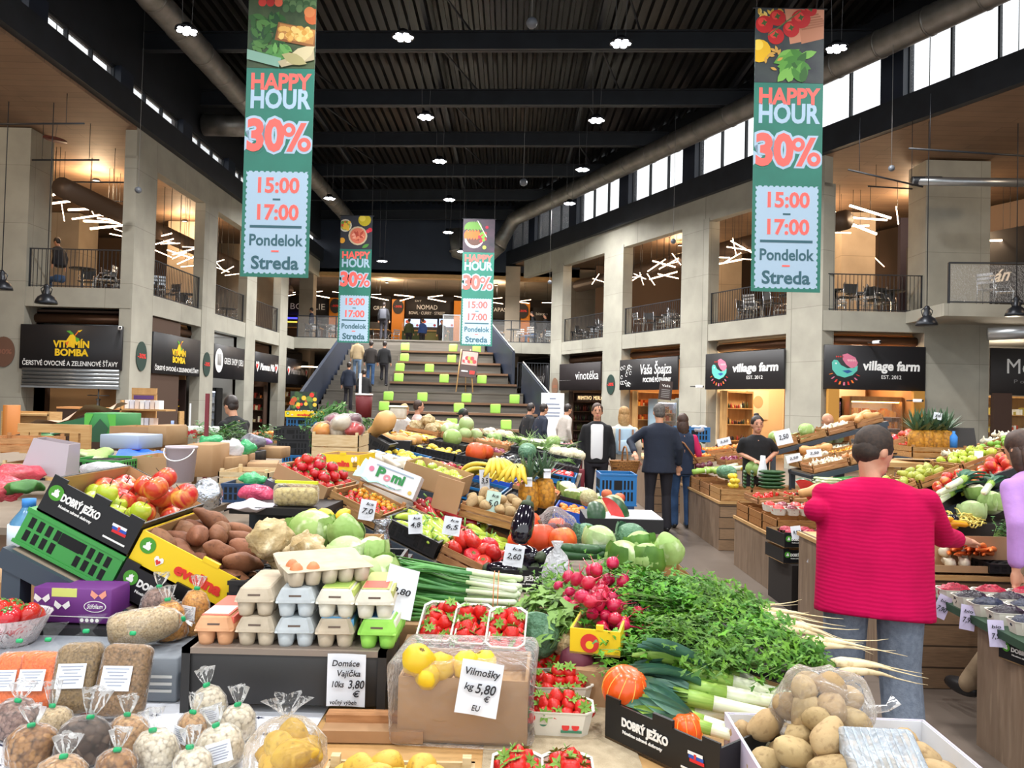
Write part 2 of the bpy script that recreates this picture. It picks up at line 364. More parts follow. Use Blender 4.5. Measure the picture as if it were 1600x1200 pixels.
duct('duct', [p, RP(0, -1.0, 10.7), q, RP(17.6, -1.3, 10.5), RP(18.0, -1.6, 9.8), RP(18.0, -1.9, 9.2)], .34, 'round galvanised duct under the roof along the right windows')
duct('duct_branch', [RP(18.0, -1.9, 9.3), (-1.6, 38.7, 8.9), (-2.9, 38.7, 9.3), (-3.0, 38.7, 10.4)], .42, 'galvanised duct elbow at the far end wall')
g = MB(); g.tube([(LX - 2.2, 20.8, 7.3), (LX - 1.6, 40, 7.3)], .28, M('brown duct', 0x5f4c3e, .5, metal=.3), 14); g.build('duct_gallery', None, None, 'brown lagged duct inside the left gallery', 'duct', None, 'structure')
g = MB(); g.tube([RP(1, 2.0, 7.5), RP(17, 2.0, 7.5)], .3, MATS['brown duct'], 14); g.build('duct_gallery', None, None, 'brown lagged duct inside the right gallery', 'duct', None, 'structure')
# chrome ventilation ducts at the right edge
p = at(1425, 283, 19.5); g = MB(); g.tube([p, at(1640, 286, 19.3)], .11, greyalu, 14); g.tube([p, at(1470, 283, 19.5)], .118, steel_dark, 14); g.build('pipe', None, None, 'long grey pipe hanging across the massive right pier', 'pipe', None, 'structure')
g = MB(); g.tube([at(1543, 522, 19.6), at(1660, 517, 19)], .16, greyalu, 16); g.build('pipe', None, None, 'shiny metal duct under the right balcony', 'pipe', None, 'structure')
# balcony at the right edge
p = at(1475, 500, 19.4)
S(MB().prism([(p.x, 19.4), (26, 19.0), (26, 21.3), (p.x, 21.3)], 4.2, 4.52, concrete), 'floor_balcony', 'concrete balcony slab jutting out at the right', 'slab')

# railings
def railing(Mx, L, name, label, mat=steel_dark, solid=False, step=.11, h=1.05):
    o = thing(name, label, 'railing', Mx)
    f = MB(); f.box((L / 2, 0, h), (L, .05, .025), mat).box((L / 2, 0, .06), (L, .03, .02), mat)
    for x in (.02, L - .02): f.box((x, 0, h / 2), (.04, .03, h), mat)
    f.build('rail_frame', o)
    b = MB(); n = int(L / step)
    for i in range(1, n): b.box((i * L / n, 0, h / 2), (.014, .014, h), mat)
    bo = b.build('baluster', o); bo['kind'] = 'stuff'
    return o
for k, (a, b) in enumerate([(21.6, 25.0), (26.1, 29.15), (30.25, 33.4)]):
    railing(Matrix.Translation((LX - .1, a, ZG)) @ Matrix.Rotation(R(90), 4, 'Z'), b - a, 'gallery_railing', 'dark bar railing of the left gallery, %s bay from the viewer' % ['nearest', 'middle', 'farthest'][k])
railing(Matrix.Translation((-13.0, 20.5, ZG)), 2.75, 'gallery_railing', 'dark bar railing above the wide juice shop sign')
for k, (a, b) in enumerate([(1.33, 4.85), (6.3, 10.0), (11.4, 14.9)]):
    railing(RM @ Matrix.Translation((a, .12, ZG)), b - a, 'gallery_railing', 'dark bar railing of the right gallery, %s bay from the viewer' % ['nearest', 'middle', 'farthest'][k])
railing(Matrix.Translation((8.7, 21.4, ZG)), 2.7, 'gallery_railing', 'dark bar railing above the large farm shop sign')
def frame_rail(p, q, label, h=1.05, mid=0):
    T = W(p, p, q); L = (Vector(q) - Vector(p)).length
    o = thing('glass_railing', label, 'railing', T); f = MB()
    f.box((L / 2, 0, h), (L, .04, .04), steel_dark)
    n = mid + 1
    for i in range(n + 1): f.box((i * L / n, 0, h / 2), (.05, .05, h), steel_dark)
    f.box((L / 2, 0, .05), (L, .03, .03), steel_dark); f.build('rail_frame', o)
    MB().box((L / 2, 0, h / 2), (L - .06, .012, h - .1), glass_m).build('glass_panel', o)
p = at(1482, 480, 19.5); p.z = 4.52; q = Vector((11.9, 19.5, 4.52)); frame_rail(p, Vector((13.3, 19.3, 4.52)), 'framed glass railing on the balcony jutting out at the right')
frame_rail(Vector((-10.1, 35.9, ZG)), Vector((-7.4, 35.9, ZG)), 'thin railing left of the stair head', 1.05, 2)
frame_rail(Vector((-1.2, 35.9, ZG)), Vector((2.1, 35.9, ZG)), 'thin railing right of the stair head', 1.05, 2)

# ---------------------------------------------------------------- stairs
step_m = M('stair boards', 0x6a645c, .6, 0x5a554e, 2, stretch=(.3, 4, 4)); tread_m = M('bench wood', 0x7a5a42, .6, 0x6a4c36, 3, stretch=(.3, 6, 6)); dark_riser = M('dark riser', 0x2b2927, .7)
tiers = [(527, 35.3), (548, 33.9), (565, 32.7), (581, 31.6), (597, 30.4), (611, 29.6), (627, 28.8), (643, 27.9), (668, 26.8), (690, 25.8)]
TZ = [H + (624 - y) * Y / 1200 for y, Y in tiers]; TZ[0] = 4.48; TY = [t[1] for t in tiers]
def sx(Y): t = (35.3 - Y) / 9.5; return -7.3 + .25 * t, -1.3 + 2.9 * t
SM = MB()
for i in range(len(TY)):
    zb = TZ[i + 1] if i + 1 < len(TZ) else 0
    xl, xr = sx(TY[i]); yb = TY[i - 1] if i else 36
    SM.b2((xl, TY[i], 0), (xr, yb, TZ[i]), step_m)
    m = (TZ[i] - zb) / 2
    if i + 1 < len(TZ): SM.b2((xl, (TY[i] + TY[i + 1]) / 2 if i + 1 < len(TY) else TY[i] - .4, 0), (xl + 2.3, TY[i], zb + m), step_m)      # half steps for climbing on the left
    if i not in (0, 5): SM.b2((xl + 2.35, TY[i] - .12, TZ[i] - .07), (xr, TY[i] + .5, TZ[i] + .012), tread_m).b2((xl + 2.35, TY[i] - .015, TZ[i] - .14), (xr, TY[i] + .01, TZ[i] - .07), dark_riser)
    else: SM.b2((xl, TY[i] - .03, TZ[i] - .05), (xr, TY[i] + .4, TZ[i] + .01), step_m)
SM.build('stairs', None, None, 'wide grey seating staircase rising to the gallery', 'stairs', None, 'structure')
# stringers
def stringer(pts, th, name, label):
    mb = MB(); mb.loft([[(p[0] - th / 2, p[1], p[2]) for p in pts], [(p[0] + th / 2, p[1], p[2]) for p in pts]], navy, True, None, False); return S(mb, name, label, 'stringer')
stringer([(-7.35, 25.3, 0), (-7.35, 35.6, 4.2), (-7.35, 35.6, 5.55), (-7.35, 25.3, 1.3)], .12, 'stair_side_left', 'navy solid balustrade on the left of the stairs')
o = MB(); a = (-1.2, 35.6); b = (1.75, 25.6)
T = W(Vector((a[0], a[1], 0)), Vector((b[0], b[1], 0)), Vector((a[0], a[1], 0)))
def sidepanel(t0, t1, label):
    P = lambda t: Vector((a[0] + (b[0] - a[0]) * t, a[1] + (b[1] - a[1]) * t, 4.5 - 4.1 * t))
    p, q = P(t0), P(t1); w = Vector((.06, 0, 0)); u = Vector((0, 0, 1.02)); d = Vector((0, 0, -.35))
    mb = MB(); mb.loft([[p + d - w, q + d - w, q + u - w, p + u - w], [p + d + w, q + d + w, q + u + w, p + u + w]], navy, True, None, False)
    ob = S(mb, 'stair_side_right', label, 'stringer')
    MB().tube([p + u * 1.06, q + u * 1.06], .03, greyalu, 8).build('handrail', ob)
sidepanel(0, .42, 'navy balustrade panel on the upper right of the stairs'); sidepanel(.55, 1.0, 'navy balustrade panel on the lower right of the stairs')
railing(W(Vector((.2, 31.2, 2.3)), Vector((.2, 31.2, 0)), Vector((1.6, 31.2, 0))), 1.3, 'landing_railing', 'dark bar railing on the landing right of the stairs', h=1.05)
# green cushions
cush = M('lime cushion', 0x8fc24e, .8, bump=.15, bsc=30)
cm = MB(); cm.rbox((0, 0, 0), (.38, .12, .36), cush, .05, 3); cm.noise(.012, 6); cme = cm.mesh('cushion')
rows = [(1, [(633, 545), (708, 545), (745, 547, 1)]), (2, [(632, 559), (706, 559), (728, 561)]), (3, [(625, 573), (671, 573), (734, 576)]), (4, [(623, 588), (694, 590), (753, 591)]),
        (6, [(607, 616), (660, 618), (729, 617), (804, 622)]), (7, [(600, 634), (717, 638), (774, 640)]), (8, [(706, 661), (791, 659)])]
rn = {1: 'top', 2: 'second', 3: 'third', 4: 'fourth', 6: 'fifth', 7: 'sixth', 8: 'seventh'}; on = ['first', 'second', 'third', 'fourth']
for ti, ps in rows:
    for j, p in enumerate(ps):
        Y = TY[ti] + .14; v = at(p[0], p[1], Y); o = bpy.data.objects.new('cushion', cme); COL.objects.link(o)
        o.matrix_world = F((v.x, Y, TZ[ti] + .17), random.uniform(-6, 6), 0, -12)
        tag(o, 'lime green cushion on the %s bench row of the stairs, %s from the left' % (rn[ti], on[j]), 'cushion', 'green cushions on the stair benches')
# ================================================================ LAMPS
lampblack = M('lamp black', 0x22252b, .35, metal=.4); led = M('led', 0xf4f6ff, .4, em=22); wire_m = M('wire', 0x55565a, .5)
def highbay(p, label, power=420):
    o = thing('high_bay_lamp', label, 'lamp', F(p), 'round LED high bay lamps under the roof')
    mb = MB(); mb.lathe([(.01, .16), (.1, .15), (.13, .06), (.24, .04), (.25, .0), (.01, .005)], lampblack, 20); mb.build('lamp_housing', o)
    l = MB()
    for k in range(7):
        a = 2 * math.pi * k / 6; r = .155 if k < 6 else 0
        l.lathe([(.001, -.012), (.06, -.012), (.066, .0), (.001, .002)], led, 12, F((r * math.cos(a), r * math.sin(a), -.004)))
    l.build('led_array', o)
    w = MB()
    for dx in (-.1, .1): w.tube([(dx, 0, .14), (dx * 1.6, 0, 12.03 - p[2])], .006, wire_m, 5)
    w.build('suspension_wire', o)
    ld = bpy.data.lights.new('high_bay_light', 'AREA'); ld.shape = 'DISK'; ld.size = .42; ld.energy = power; ld.color = (1, .985, .97); ld.spread = R(150)
    lo = bpy.data.objects.new('high_bay_light', ld); COL.objects.link(lo); lo.parent = o; lo.location = (0, 0, -.03)
px = [(292, 48, 16.4), (630, 58, 16.4), (970, 68, 16.5), (1307, 76, 16.5), (665, 183, 21.1), (932, 188, 21), (687, 252, 24.9), (910, 265, 25.4), (702, 312, 29.8), (890, 318, 29.8), (515, 310, 29.9), (597, 408, 34), (722, 393, 35), (700, 363, 33.5)]
nm = ['big lamp over the left banner duct', 'big lamp right of the left banner', 'big lamp left of the right banner', 'big lamp behind the right banner edge', 'lamp of the second row at left centre', 'lamp of the second row at right centre', 'lamp of the third row at left centre', 'lamp of the third row at right centre', 'lamp of the fourth row at left centre', 'lamp of the fourth row at right centre', 'lamp beside the left duct', 'low lamp between far left banner and end wall', 'low lamp touching the far right banner', 'small lamp before the dark end wall']
for (x, y, Y), s in zip(px, nm): highbay(at(x, y, Y), 'round glowing LED high bay lamp, ' + s, 380)
k = 0
for Y in (-3, 2.5, 7.0, 11.7):
    for X in (-7, -2.4, 2.3, 7):
        k += 1; highbay((X, Y, 9.5), 'round LED high bay lamp above the market stalls, row at %d metres, place %d' % (Y + 5, k), 140)
# bell lamps
bell = M('bell lamp', 0x23262c, .35, metal=.5); bellin = M('bell inside', 0xb8bdc4, .4)
def belllamp(p, label, s=1):
    o = thing('bell_pendant_lamp', label, 'lamp', F(p, s=s), 'dark industrial bell lamps')
    MB().lathe([(.245, -.01), (.25, .0), (.24, .05), (.19, .15), (.11, .21), (.085, .24), (.09, .3), (.06, .34), (.075, .4), (.05, .46), (.03, .47)], bell, 20).build('shade', o)
    MB().lathe([(.24, .0), (.225, .05), (.17, .14), (.02, .17)], bellin, 20).build('reflector', o)
    MB().tube([(0, 0, .46), (0, 0, (12.03 - p[2]) / s)], .012, steel_dark, 6).build('cord', o)
    MB().tube([(-.1, 0, .22), (-.14, 0, .35), (0, 0, .47), (.14, 0, .35), (.1, 0, .22)], .012, bell, 6).build('bracket', o)
for x, y, s in ((72, 474, 'left of the wide juice shop sign'), (1448, 508, 'before the massive right pier'), (1588, 493, 'at the right balcony'), (2, 452, 'at the left edge over the massive pier')):
    belllamp(at(x, y, 18.6), 'dark bell shaped pendant lamp hanging ' + s, 1.0)
# hanging spheres
for i, (x, y, Y, r, s) in enumerate([(831, 36, 14, .105, 'grey ball hanging high in the middle of the hall'), (818, 285, 24, .12, 'grey ball hanging far under the roof'), (216, 297, 19.5, .085, 'dark ball hanging before the nearest left column'), (1393, 263, 18, .075, 'dark ball hanging before the right gallery'), (859, 441, 30, .08, 'dark ball hanging before the far right column'), (1052, 377, 25, .09, 'small dark box hanging before the right arcade')]):
    p = at(x, y, Y); o = thing('hanging_sensor', s + ' on a thin cable', 'sensor', F(p))
    MB().ell((0, 0, 0), r, M('sensor grey', 0x5f646c, .4), n=16, k=12).build('ball', o)
    MB().tube([(0, 0, r), (0, 0, 12 - p.z)], .006, M('cable light', 0x8a8a8a, .5), 5).build('cable', o)
# tube lights of the galleries
tube_m = M('tube light', 0xffd9b4, .4, em=11); tube_b = M('tube body', 0x2b2623, .5)
tm = MB(); tm.box((0, 0, 0), (1.25, .045, .05), tube_m); tme = tm.mesh('tube_light')
th = MB(); th.box((0, 0, .035), (1.25, .05, .02), tube_b); thm = th.mesh('tube_housing')
def tube(p, rz, ry, label, group, s=1, drop=0):
    o = bpy.data.objects.new('tube_light', tme); COL.objects.link(o); o.matrix_world = F(p, rz, ry, s=s); tag(o, label, 'lamp', group)
    h = bpy.data.objects.new('tube_housing', thm); COL.objects.link(h); h.parent = o
    g = MB().tube([(0, 0, .02), (0, 0, (8.3 if p[1] > 40 else 4.05 if p[2] < 4 else 8.82) - p[2])], .007, steel_dark, 4).build('hanger', o); g.matrix_parent_inverse = o.matrix_world.inverted(); g.matrix_world = F(p)
rnd = random.Random(11)
def tube_px(x0, y0, x1, y1, Y, label, grp):
    a, b = at(x0, y0, Y), at(x1, y1, Y); dz = b.z - a.z; L = (b - a).length; yaw = rnd.uniform(-22, 22)
    tube((a + b) / 2, yaw, -math.degrees(math.asin(max(-.99, min(.99, dz / max(L, .01))))), label, grp, max(.45, min(1.35, L / 1.25)))
LT = 'glowing bare tube light in the tangle of tubes in the left gallery'; LG = 'tangle of tube lights in the left gallery'
for t in [(52, 283, 120, 312, 22), (52, 296, 120, 295, 22), (62, 311, 122, 295, 22), (54, 321, 115, 314, 22.4), (97, 322, 100, 340, 22.4), (48, 298, 60, 308, 22), (133, 308, 148, 336, 23), (107, 328, 176, 325, 23), (114, 343, 165, 334, 23.5), (134, 347, 203, 347, 24), (134, 355, 203, 354, 24), (150, 340, 203, 347, 24), (168, 364, 202, 372, 24.5), (168, 338, 182, 338, 24), (180, 358, 204, 366, 24.5),
          (238, 370, 272, 366, 26), (240, 384, 270, 372, 26), (252, 382, 280, 379, 26.5), (262, 391, 300, 403, 27), (270, 398, 305, 388, 27), (275, 412, 304, 402, 27.5), (282, 416, 303, 416, 27.5), (240, 390, 268, 402, 26.5), (285, 385, 305, 387, 27.5), (255, 376, 278, 381, 26), (268, 404, 292, 395, 27),
          (332, 410, 350, 407, 30), (333, 416, 358, 425, 30), (347, 426, 364, 417, 30.5), (357, 430, 369, 428, 30.5), (335, 407, 345, 418, 30)]: tube_px(*t, LT, LG)
RT = 'glowing bare tube light in the tangle of tubes in the right gallery'; RG = 'tangle of tube lights in the right gallery'
for t in [(1326, 322, 1394, 340, 24), (1403, 323, 1401, 350, 23.4), (1331, 341, 1388, 343, 24), (1286, 348, 1312, 339, 24.5), (1305, 331, 1318, 336, 24), (1310, 348, 1378, 363, 24.5), (1300, 356, 1365, 350, 24.5), (1295, 364, 1332, 363, 25), (1286, 372, 1293, 370, 25),
          (1105, 401, 1140, 403, 27), (1136, 385, 1172, 392, 26.5), (1145, 372, 1150, 398, 26.5), (1107, 414, 1158, 407, 27), (1128, 412, 1160, 394, 27), (1142, 376, 1175, 395, 26.5), (1160, 405, 1174, 405, 27),
          (925, 444, 936, 428, 34), (926, 436, 944, 440, 34), (978, 434, 1000, 432, 32), (978, 444, 1002, 430, 32), (1000, 427, 1005, 444, 31.5), (1012, 430, 1022, 443, 31), (1012, 424, 1040, 405, 30.5), (1017, 409, 1058, 416, 30), (1015, 436, 1058, 425, 30), (1028, 427, 1060, 436, 30), (1053, 400, 1061, 410, 29.6), (990, 428, 1010, 436, 32), (1030, 420, 1060, 404, 30), (1035, 413, 1058, 410, 30)]: tube_px(*t, RT, RG)
for t in [(1546, 375, 1610, 376, 23), (1546, 395, 1588, 393, 23.6), (1286, 422, 1332, 423, 30), (1340, 422, 1365, 431, 30), (1286, 436, 1335, 437, 31), (1368, 403, 1378, 414, 29), (1390, 401, 1412, 402, 30), (1388, 418, 1410, 418, 30)]: tube_px(*t, 'straight glowing tube light deeper in the right gallery', 'far tube lights in the right gallery')
for t in [(446, 459, 462, 457, 42), (446, 463, 461, 460, 42), (486, 457, 504, 455, 42), (486, 460, 516, 466, 42), (520, 456, 535, 458, 42), (580, 460, 596, 460, 42), (580, 464, 607, 469, 42), (615, 460, 646, 464, 42), (625, 470, 647, 464, 42), (668, 464, 692, 462, 42), (668, 466, 697, 472, 42), (710, 463, 725, 465, 42), (767, 467, 785, 465, 42), (767, 472, 786, 475, 42), (812, 471, 830, 468, 42), (812, 472, 826, 474, 42), (850, 473, 860, 473, 42), (396, 458, 414, 455, 40), (396, 460, 425, 463, 40)]:
    tube_px(*t, 'glowing tube light in a chevron over the food court', 'chevron tube lights over the food court')
for x, y, Y in ((485, 573, 37), (511, 574, 37)): tube(at(x, y, Y), 0, 0, 'glowing tube light under the gallery left of the stairs', 'tubes under the gallery by the stairs', 1)
# warm lamps inside galleries and shops
def bulb(p, e, c=(1, .72, .45), r=.3, label='warm ceiling lamp inside the hall'):
    o = thing('ceiling_lamp', label, 'lamp', F(p)); MB().lathe([(.12, .0), (.14, .02), (.1, .08), (.02, .1)], lampblack, 12).build('lamp_housing', o)
    ld = bpy.data.lights.new('warm_light', 'POINT'); ld.energy = e; ld.color = c; ld.shadow_soft_size = r; lo = bpy.data.objects.new('warm_light', ld); COL.objects.link(lo); lo.parent = o; lo.location = (0, 0, -.2)
# ================================================================ WRITING
CW = dict(zip('!"#$%&\'()*+,-./0123456789:;<=>?@ABCDEFGHIJKLMNOPQRSTUVWXYZ', [.27, .35, .58, .54, .68, .63, .19, .32, .32, .42, .58, .22, .32, .22, .28] + [.5] * 10 + [.22, .22, .58, .58, .58, .33, 1.01, .67, .56, .71, .75, .5, .47, .74, .73, .25, .25, .66, .49, .78, .78, .82, .51, .82, .6, .46, .6, .71, .6, 1.04, .71, .6, .65]))
CW.update(dict(zip('abcdefghijklmnopqrstuvwxyz', [.43, .5, .44, .51, .48, .25, .43, .5, .22, .22, .48, .22, .77, .5, .55, .5, .5, .4, .39, .33, .5, .44, .72, .5, .44, .42])))
CW.update({'Ý': .6, 'Ž': .65, 'Č': .73, 'É': .5, 'Š': .46, 'Ť': .64, 'š': .39, 'ť': .37, 'é': .48, 'ý': .44, 'č': .56, 'ž': .42, 'á': .43, 'í': .22, '€': .66, ' ': .25, '|': .26, '°': .3, 'Í': .25, 'Á': .67, '·': .22})
def ft(s, parent, mw, cap, width, m, **k):
    size = cap / .68; nat = sum(CW.get(c, .5) for c in s) * size
    return text(s, parent, mw, size, m, sx=width / nat if width else 1, **k)
def RX(b, n): return W(RP(b, n), RP(b, n), RP(b - 1, n))   # frame at facade distance b, depth n: x toward the viewer end, -y to the hall
T_ = lambda x, y, z, rz=0, ry=0: F((x, y, z), rz, ry)
# ================================================================ BANNERS
bgreen = M('banner green', 0x2c7a6a, .6, 0x2a7263, 2); bblue = M('banner pale blue', 0xa9c4da, .6); coral = M('banner coral', 0xff6a62, .6); bteal = M('banner teal ink', 0x35606c, .6)
bpic = M('banner picture ground', 0x2c3038, .6, 0x3c4444, 3)
def C(h): return M('print %06x' % h, h, .6)
def banner(o, rz, Wd, Hh, label, blobs, ground):
    t = thing('happy_hour_banner', label, 'banner', F(o, rz), 'happy hour banners hanging in the hall')
    MB().box((Wd / 2, 0, Hh / 2), (Wd, .006, Hh), bgreen).build('banner_cloth', t)
    pm = MB(); pm.box((Wd / 2, -.004, Hh * .868), (Wd, .004, Hh * .264), ground)
    y = -.0065
    for (kind, cx, cz, r, c, *e) in blobs:      # printed food picture: flat shapes
        y -= .00012; cx *= Wd; cz = Hh * (1 - .264 * cz); r *= Wd
        if kind == 'o': pts = [(cx + r * math.cos(a * math.pi / 8), y, cz + r * (e[0] if e else 1) * math.sin(a * math.pi / 8)) for a in range(16)]
        elif kind == 'l':
            an = R(e[0]); pts = [(cx + r * (math.cos(an) * u - math.sin(an) * v), y, cz + r * (math.sin(an) * u + math.cos(an) * v)) for u, v in ((-1, 0), (-.5, .32), (0, .42), (.5, .3), (1, 0), (.5, -.3), (0, -.42), (-.5, -.32))]
        else: an = R(e[1]); w, h = r, r * e[0]; pts = [(cx + math.cos(an) * u * w - math.sin(an) * v * h, y, cz + math.sin(an) * u * w + math.cos(an) * v * h) for u, v in ((-1, -1), (1, -1), (1, 1), (-1, 1))]
        pts = [(min(max(p[0], .004), Wd - .004), p[1], min(max(p[2], Hh * .738), Hh - .004)) for p in pts]
        pm.poly(pts, C(c))
    pm.build('printed_food_picture', t)
    Y = -.0045; f = lambda p: Hh * (1 - p)
    ft('HAPPY', t, T_(Wd * .5, Y, f(.315)), Hh * .054, Wd * .88, coral, bold=.035); ft('HOUR', t, T_(Wd * .5, Y, f(.376)), Hh * .064, Wd * .88, bblue, bold=.035)
    h = Hh * .102; zc = f(.507); cl = lambda P: [(min(max(a, .003), Wd - .003), b, c) for a, b, c in P]; q = MB()
    for e, yy, m in ((.1, Y, bblue), (0, Y - .003, coral)):
        ft('30', t, T_(Wd * .3, yy, zc), h, Wd * .55, m, bold=.045 + e * .6)
        for sg in (-1, 1):
            for r, dy, mm in ((.23 + e * .8, 0, m), (.095, -.001, bblue)): q.poly(cl([(Wd * .765 + sg * .27 * h + r * h * math.cos(k * math.pi / 12), yy + dy, zc - sg * .25 * h + r * h * 1.05 * math.sin(k * math.pi / 12)) for k in range(24)]), mm)
        w = .1 + e * .8; q.poly(cl([(Wd * .765 + a * h, yy - .0004, zc + b * h) for a, b in ((-.24 - w, -.5 - e * .7), (-.24 + w, -.5 - e * .7), (.24 + w, .5 + e * .7), (.24 - w, .5 + e * .7))]), m)
    q.build('percent_sign', t)
    # stamp panel with toothed edge
    x0, x1, z0, z1 = Wd * .045, Wd * .955, Hh * .012, Hh * .372; pts = []; nx, nz = 11, 17; r = Wd * .018
    def edge(ax, az, bx, bz, n, nx_, nz_):
        for i in range(n):
            for q, dd in ((.0, 0), (.5, 0), (.58, 1), (.75, 1.5), (.92, 1)): pts.append((ax + (bx - ax) * (i + q) / n + nx_ * dd * r * .7, Y + .001, az + (bz - az) * (i + q) / n + nz_ * dd * r * .7))
    edge(x0, z0, x1, z0, nx, 0, 1); edge(x1, z0, x1, z1, nz, -1, 0); edge(x1, z1, x0, z1, nx, 0, -1); edge(x0, z1, x0, z0, nz, 1, 0)
    MB().poly(pts, bblue).build('stamp_panel', t)
    Y -= .001
    ft('15:00', t, T_(Wd * .5, Y, f(.68)), Hh * .05, Wd * .66, coral, bold=.03); ft('17:00', t, T_(Wd * .5, Y, f(.775)), Hh * .05, Wd * .66, coral, bold=.03)
    d = MB(); d.box((Wd * .5, Y, f(.727)), (Wd * .11, .002, Hh * .006), bteal).box((Wd * .5, Y, f(.823)), (Wd * .76, .002, Hh * .009), bteal).box((Wd * .5, Y, f(.909)), (Wd * .11, .002, Hh * .006), coral); d.build('printed_rule', t)
    ft('Pondelok', t, T_(Wd * .5, Y, f(.872)), Hh * .038, Wd * .78, bteal, bold=.022); ft('Streda', t, T_(Wd * .5, Y, f(.952)), Hh * .043, Wd * .7, bteal, bold=.028)
    rod = MB(); rod.tube([(-.05, 0, Hh), (Wd + .05, 0, Hh)], .012, steel_dark, 6)
    for x in (.02, Wd - .02): rod.tube([(x, 0, Hh), (x, 0, 12.02 - o[2])], .004, wire_m, 4)
    rod.build('hanging_rod', t)
rr = random.Random(3)
B1 = [('o', .2 + .12 * (i % 3), .02 + .05 * (i // 3), .06, [0xd8433a, 0xb8322f, 0xe0664a][i % 3]) for i in range(9)] + [('o', .55 + .1 * (i % 5), .03 + .055 * (i // 5), .05, [0x4c6b45, 0x3b5a38, 0x5f7d52][i % 3], 1.2) for i in range(20)] + [('o', .95, .3, .12, 0xc8683a), ('o', .9, .24, .08, 0xd4824e)]
B1 += [('l', rr.uniform(.05, .5), rr.uniform(.3, .75), .1, rr.choice([0x2f5a2c, 0x3f6e35, 0x24482a, 0x507f40]), rr.uniform(0, 180)) for i in range(60)] + [('r', .72, .55, .3, 0x8a5a33, .45, -10), ('r', .72, .54, .27, 0xb98248, .4, -10)] + [('o', rr.uniform(.48, .95), rr.uniform(.46, .62), .04, rr.choice([0xe0b060, 0xd09a48, 0xf0c878])) for i in range(40)]
B1 += [('l', rr.uniform(.2, .6), rr.uniform(.72, .9), .09, rr.choice([0x4e8a45, 0x67a055, 0x3c7038]), rr.uniform(0, 180)) for i in range(30)] + [('r', .2, .88, .3, 0x7fa897, .25, -12), ('r', .75, .9, .28, 0xb5a888, .3, 20), ('l', .8, .82, .25, 0xcbbf98, 30), ('l', .7, .88, .2, 0xa8a070, -20)]
B2 = [('r', .86, .14, .4, 0xc98a6c, .8, 8), ('r', .95, .3, .3, 0xb67a5c, .5, 8)] + [('r', .72 + .03 * i, .1 + .03 * i, .2, 0x9f6448, .06, 10) for i in range(6)] + [('l', rr.uniform(.03, .4), rr.uniform(.02, .14), .05, rr.choice([0xd8b04a, 0xc0983a, 0xe8cc70]), rr.uniform(0, 180)) for i in range(22)]
for cx, cz, r in ((.13, .22, .13), (.32, .13, .12), (.3, .38, .12), (.52, .28, .12), (.66, .14, .14), (.8, .02, .09)): B2 += [('o', cx, cz, r, 0xb81e22), ('o', cx - .03, cz - .03, r * .5, 0xdc4038), ('l', cx, cz - .02, .05, 0x3f5a2a, 20), ('l', cx, cz - .02, .05, 0x3f5a2a, 100)]
B2 += [('r', .42, .2, .3, 0x5a6b3c, .03, 38), ('o', .06, .58, .17, 0xe2b21e), ('o', .04, .5, .08, 0xf0cf50)] + [('l', .42 + .1 * (i % 4) + rr.uniform(-.05, .05), .62 + .07 * (i // 4), .14, rr.choice([0x3f7d2c, 0x5c9a3c, 0x2c5f24, 0x76b04e]), rr.uniform(0, 180)) for i in range(20)] + [('l', rr.uniform(.15, .4), rr.uniform(.5, .85), .05, 0xc89a48, rr.uniform(0, 180)) for i in range(10)]
B3 = [('o', .15, .3, .2, 0xdfd8c8), ('o', .15, .3, .16, 0xa8b858)] + [('o', rr.uniform(.05, .28), rr.uniform(.2, .42), .05, rr.choice([0xd84a3c, 0xf0c040, 0x6a9a3c])) for i in range(14)] + [('o', .75, .12, .2, 0xc8b428), ('o', .68, .08, .1, 0xe8d450), ('o', .55, .6, .3, 0xcbb898), ('o', .55, .6, .25, 0xd8745a)] + [('l', rr.uniform(.42, .68), rr.uniform(.5, .7), .1, rr.choice([0xe88a6a, 0xf0a890, 0xb84a38]), rr.uniform(0, 180)) for i in range(14)] + [('o', .93, .42, .07, 0xc8283c), ('o', .86, .46, .06, 0xd84050), ('l', .8, .9, .13, 0x4a8a3c, 30), ('o', .06, .75, .09, 0xe0a030)]
B4 = [('o', .35, .6, .3, 0xc8c4be), ('o', .37, .55, .27, 0x5a4038)] + [('l', .1 + .09 * i, .48, .16, 0xe8662c, 80) for i in range(5)] + [('l', .12 + .08 * i, .22, .16, rr.choice([0x5c8a3c, 0x88a860]), 60 + 10 * i) for i in range(6)] + [('o', .62 + rr.uniform(-.12, .12), .55 + rr.uniform(-.15, .15), .05, rr.choice([0xb8283c, 0x8a2a3a, 0x6a9a3c])) for i in range(16)] + [('r', .6, .3, .3, 0xcfc4b8, .04, -60), ('o', .75, .25, .05, 0xa82038), ('o', .68, .85, .06, 0xa8c850)]
p = at(375, 432, 13.3); q = at(484, 437, 13.25); banner((p.x, 13.3, p.z), -.5, 1.19, 4.98, 'large happy hour banner hanging before the left arcade', B1, M('market picture', 0x33452f, .6, 0x4a5a3c, 3))
p = at(1173, 455, 13.3); banner((p.x, 13.3, p.z), -.5, 1.2, 4.98, 'large happy hour banner hanging before the right arcade', B2, bpic)
p = at(527, 535, 27); banner((p.x, 27, p.z), 0, 1.12, 4.5, 'small far happy hour banner left of the stairs', B3, M('plate picture', 0x30333c, .6))
p = at(719, 540, 27); banner((p.x, 27, p.z), 0, 1.12, 4.5, 'small far happy hour banner over the right end of the stairs', B4, M('bowl picture', 0x4a3c48, .6, 0x33343c, 3))

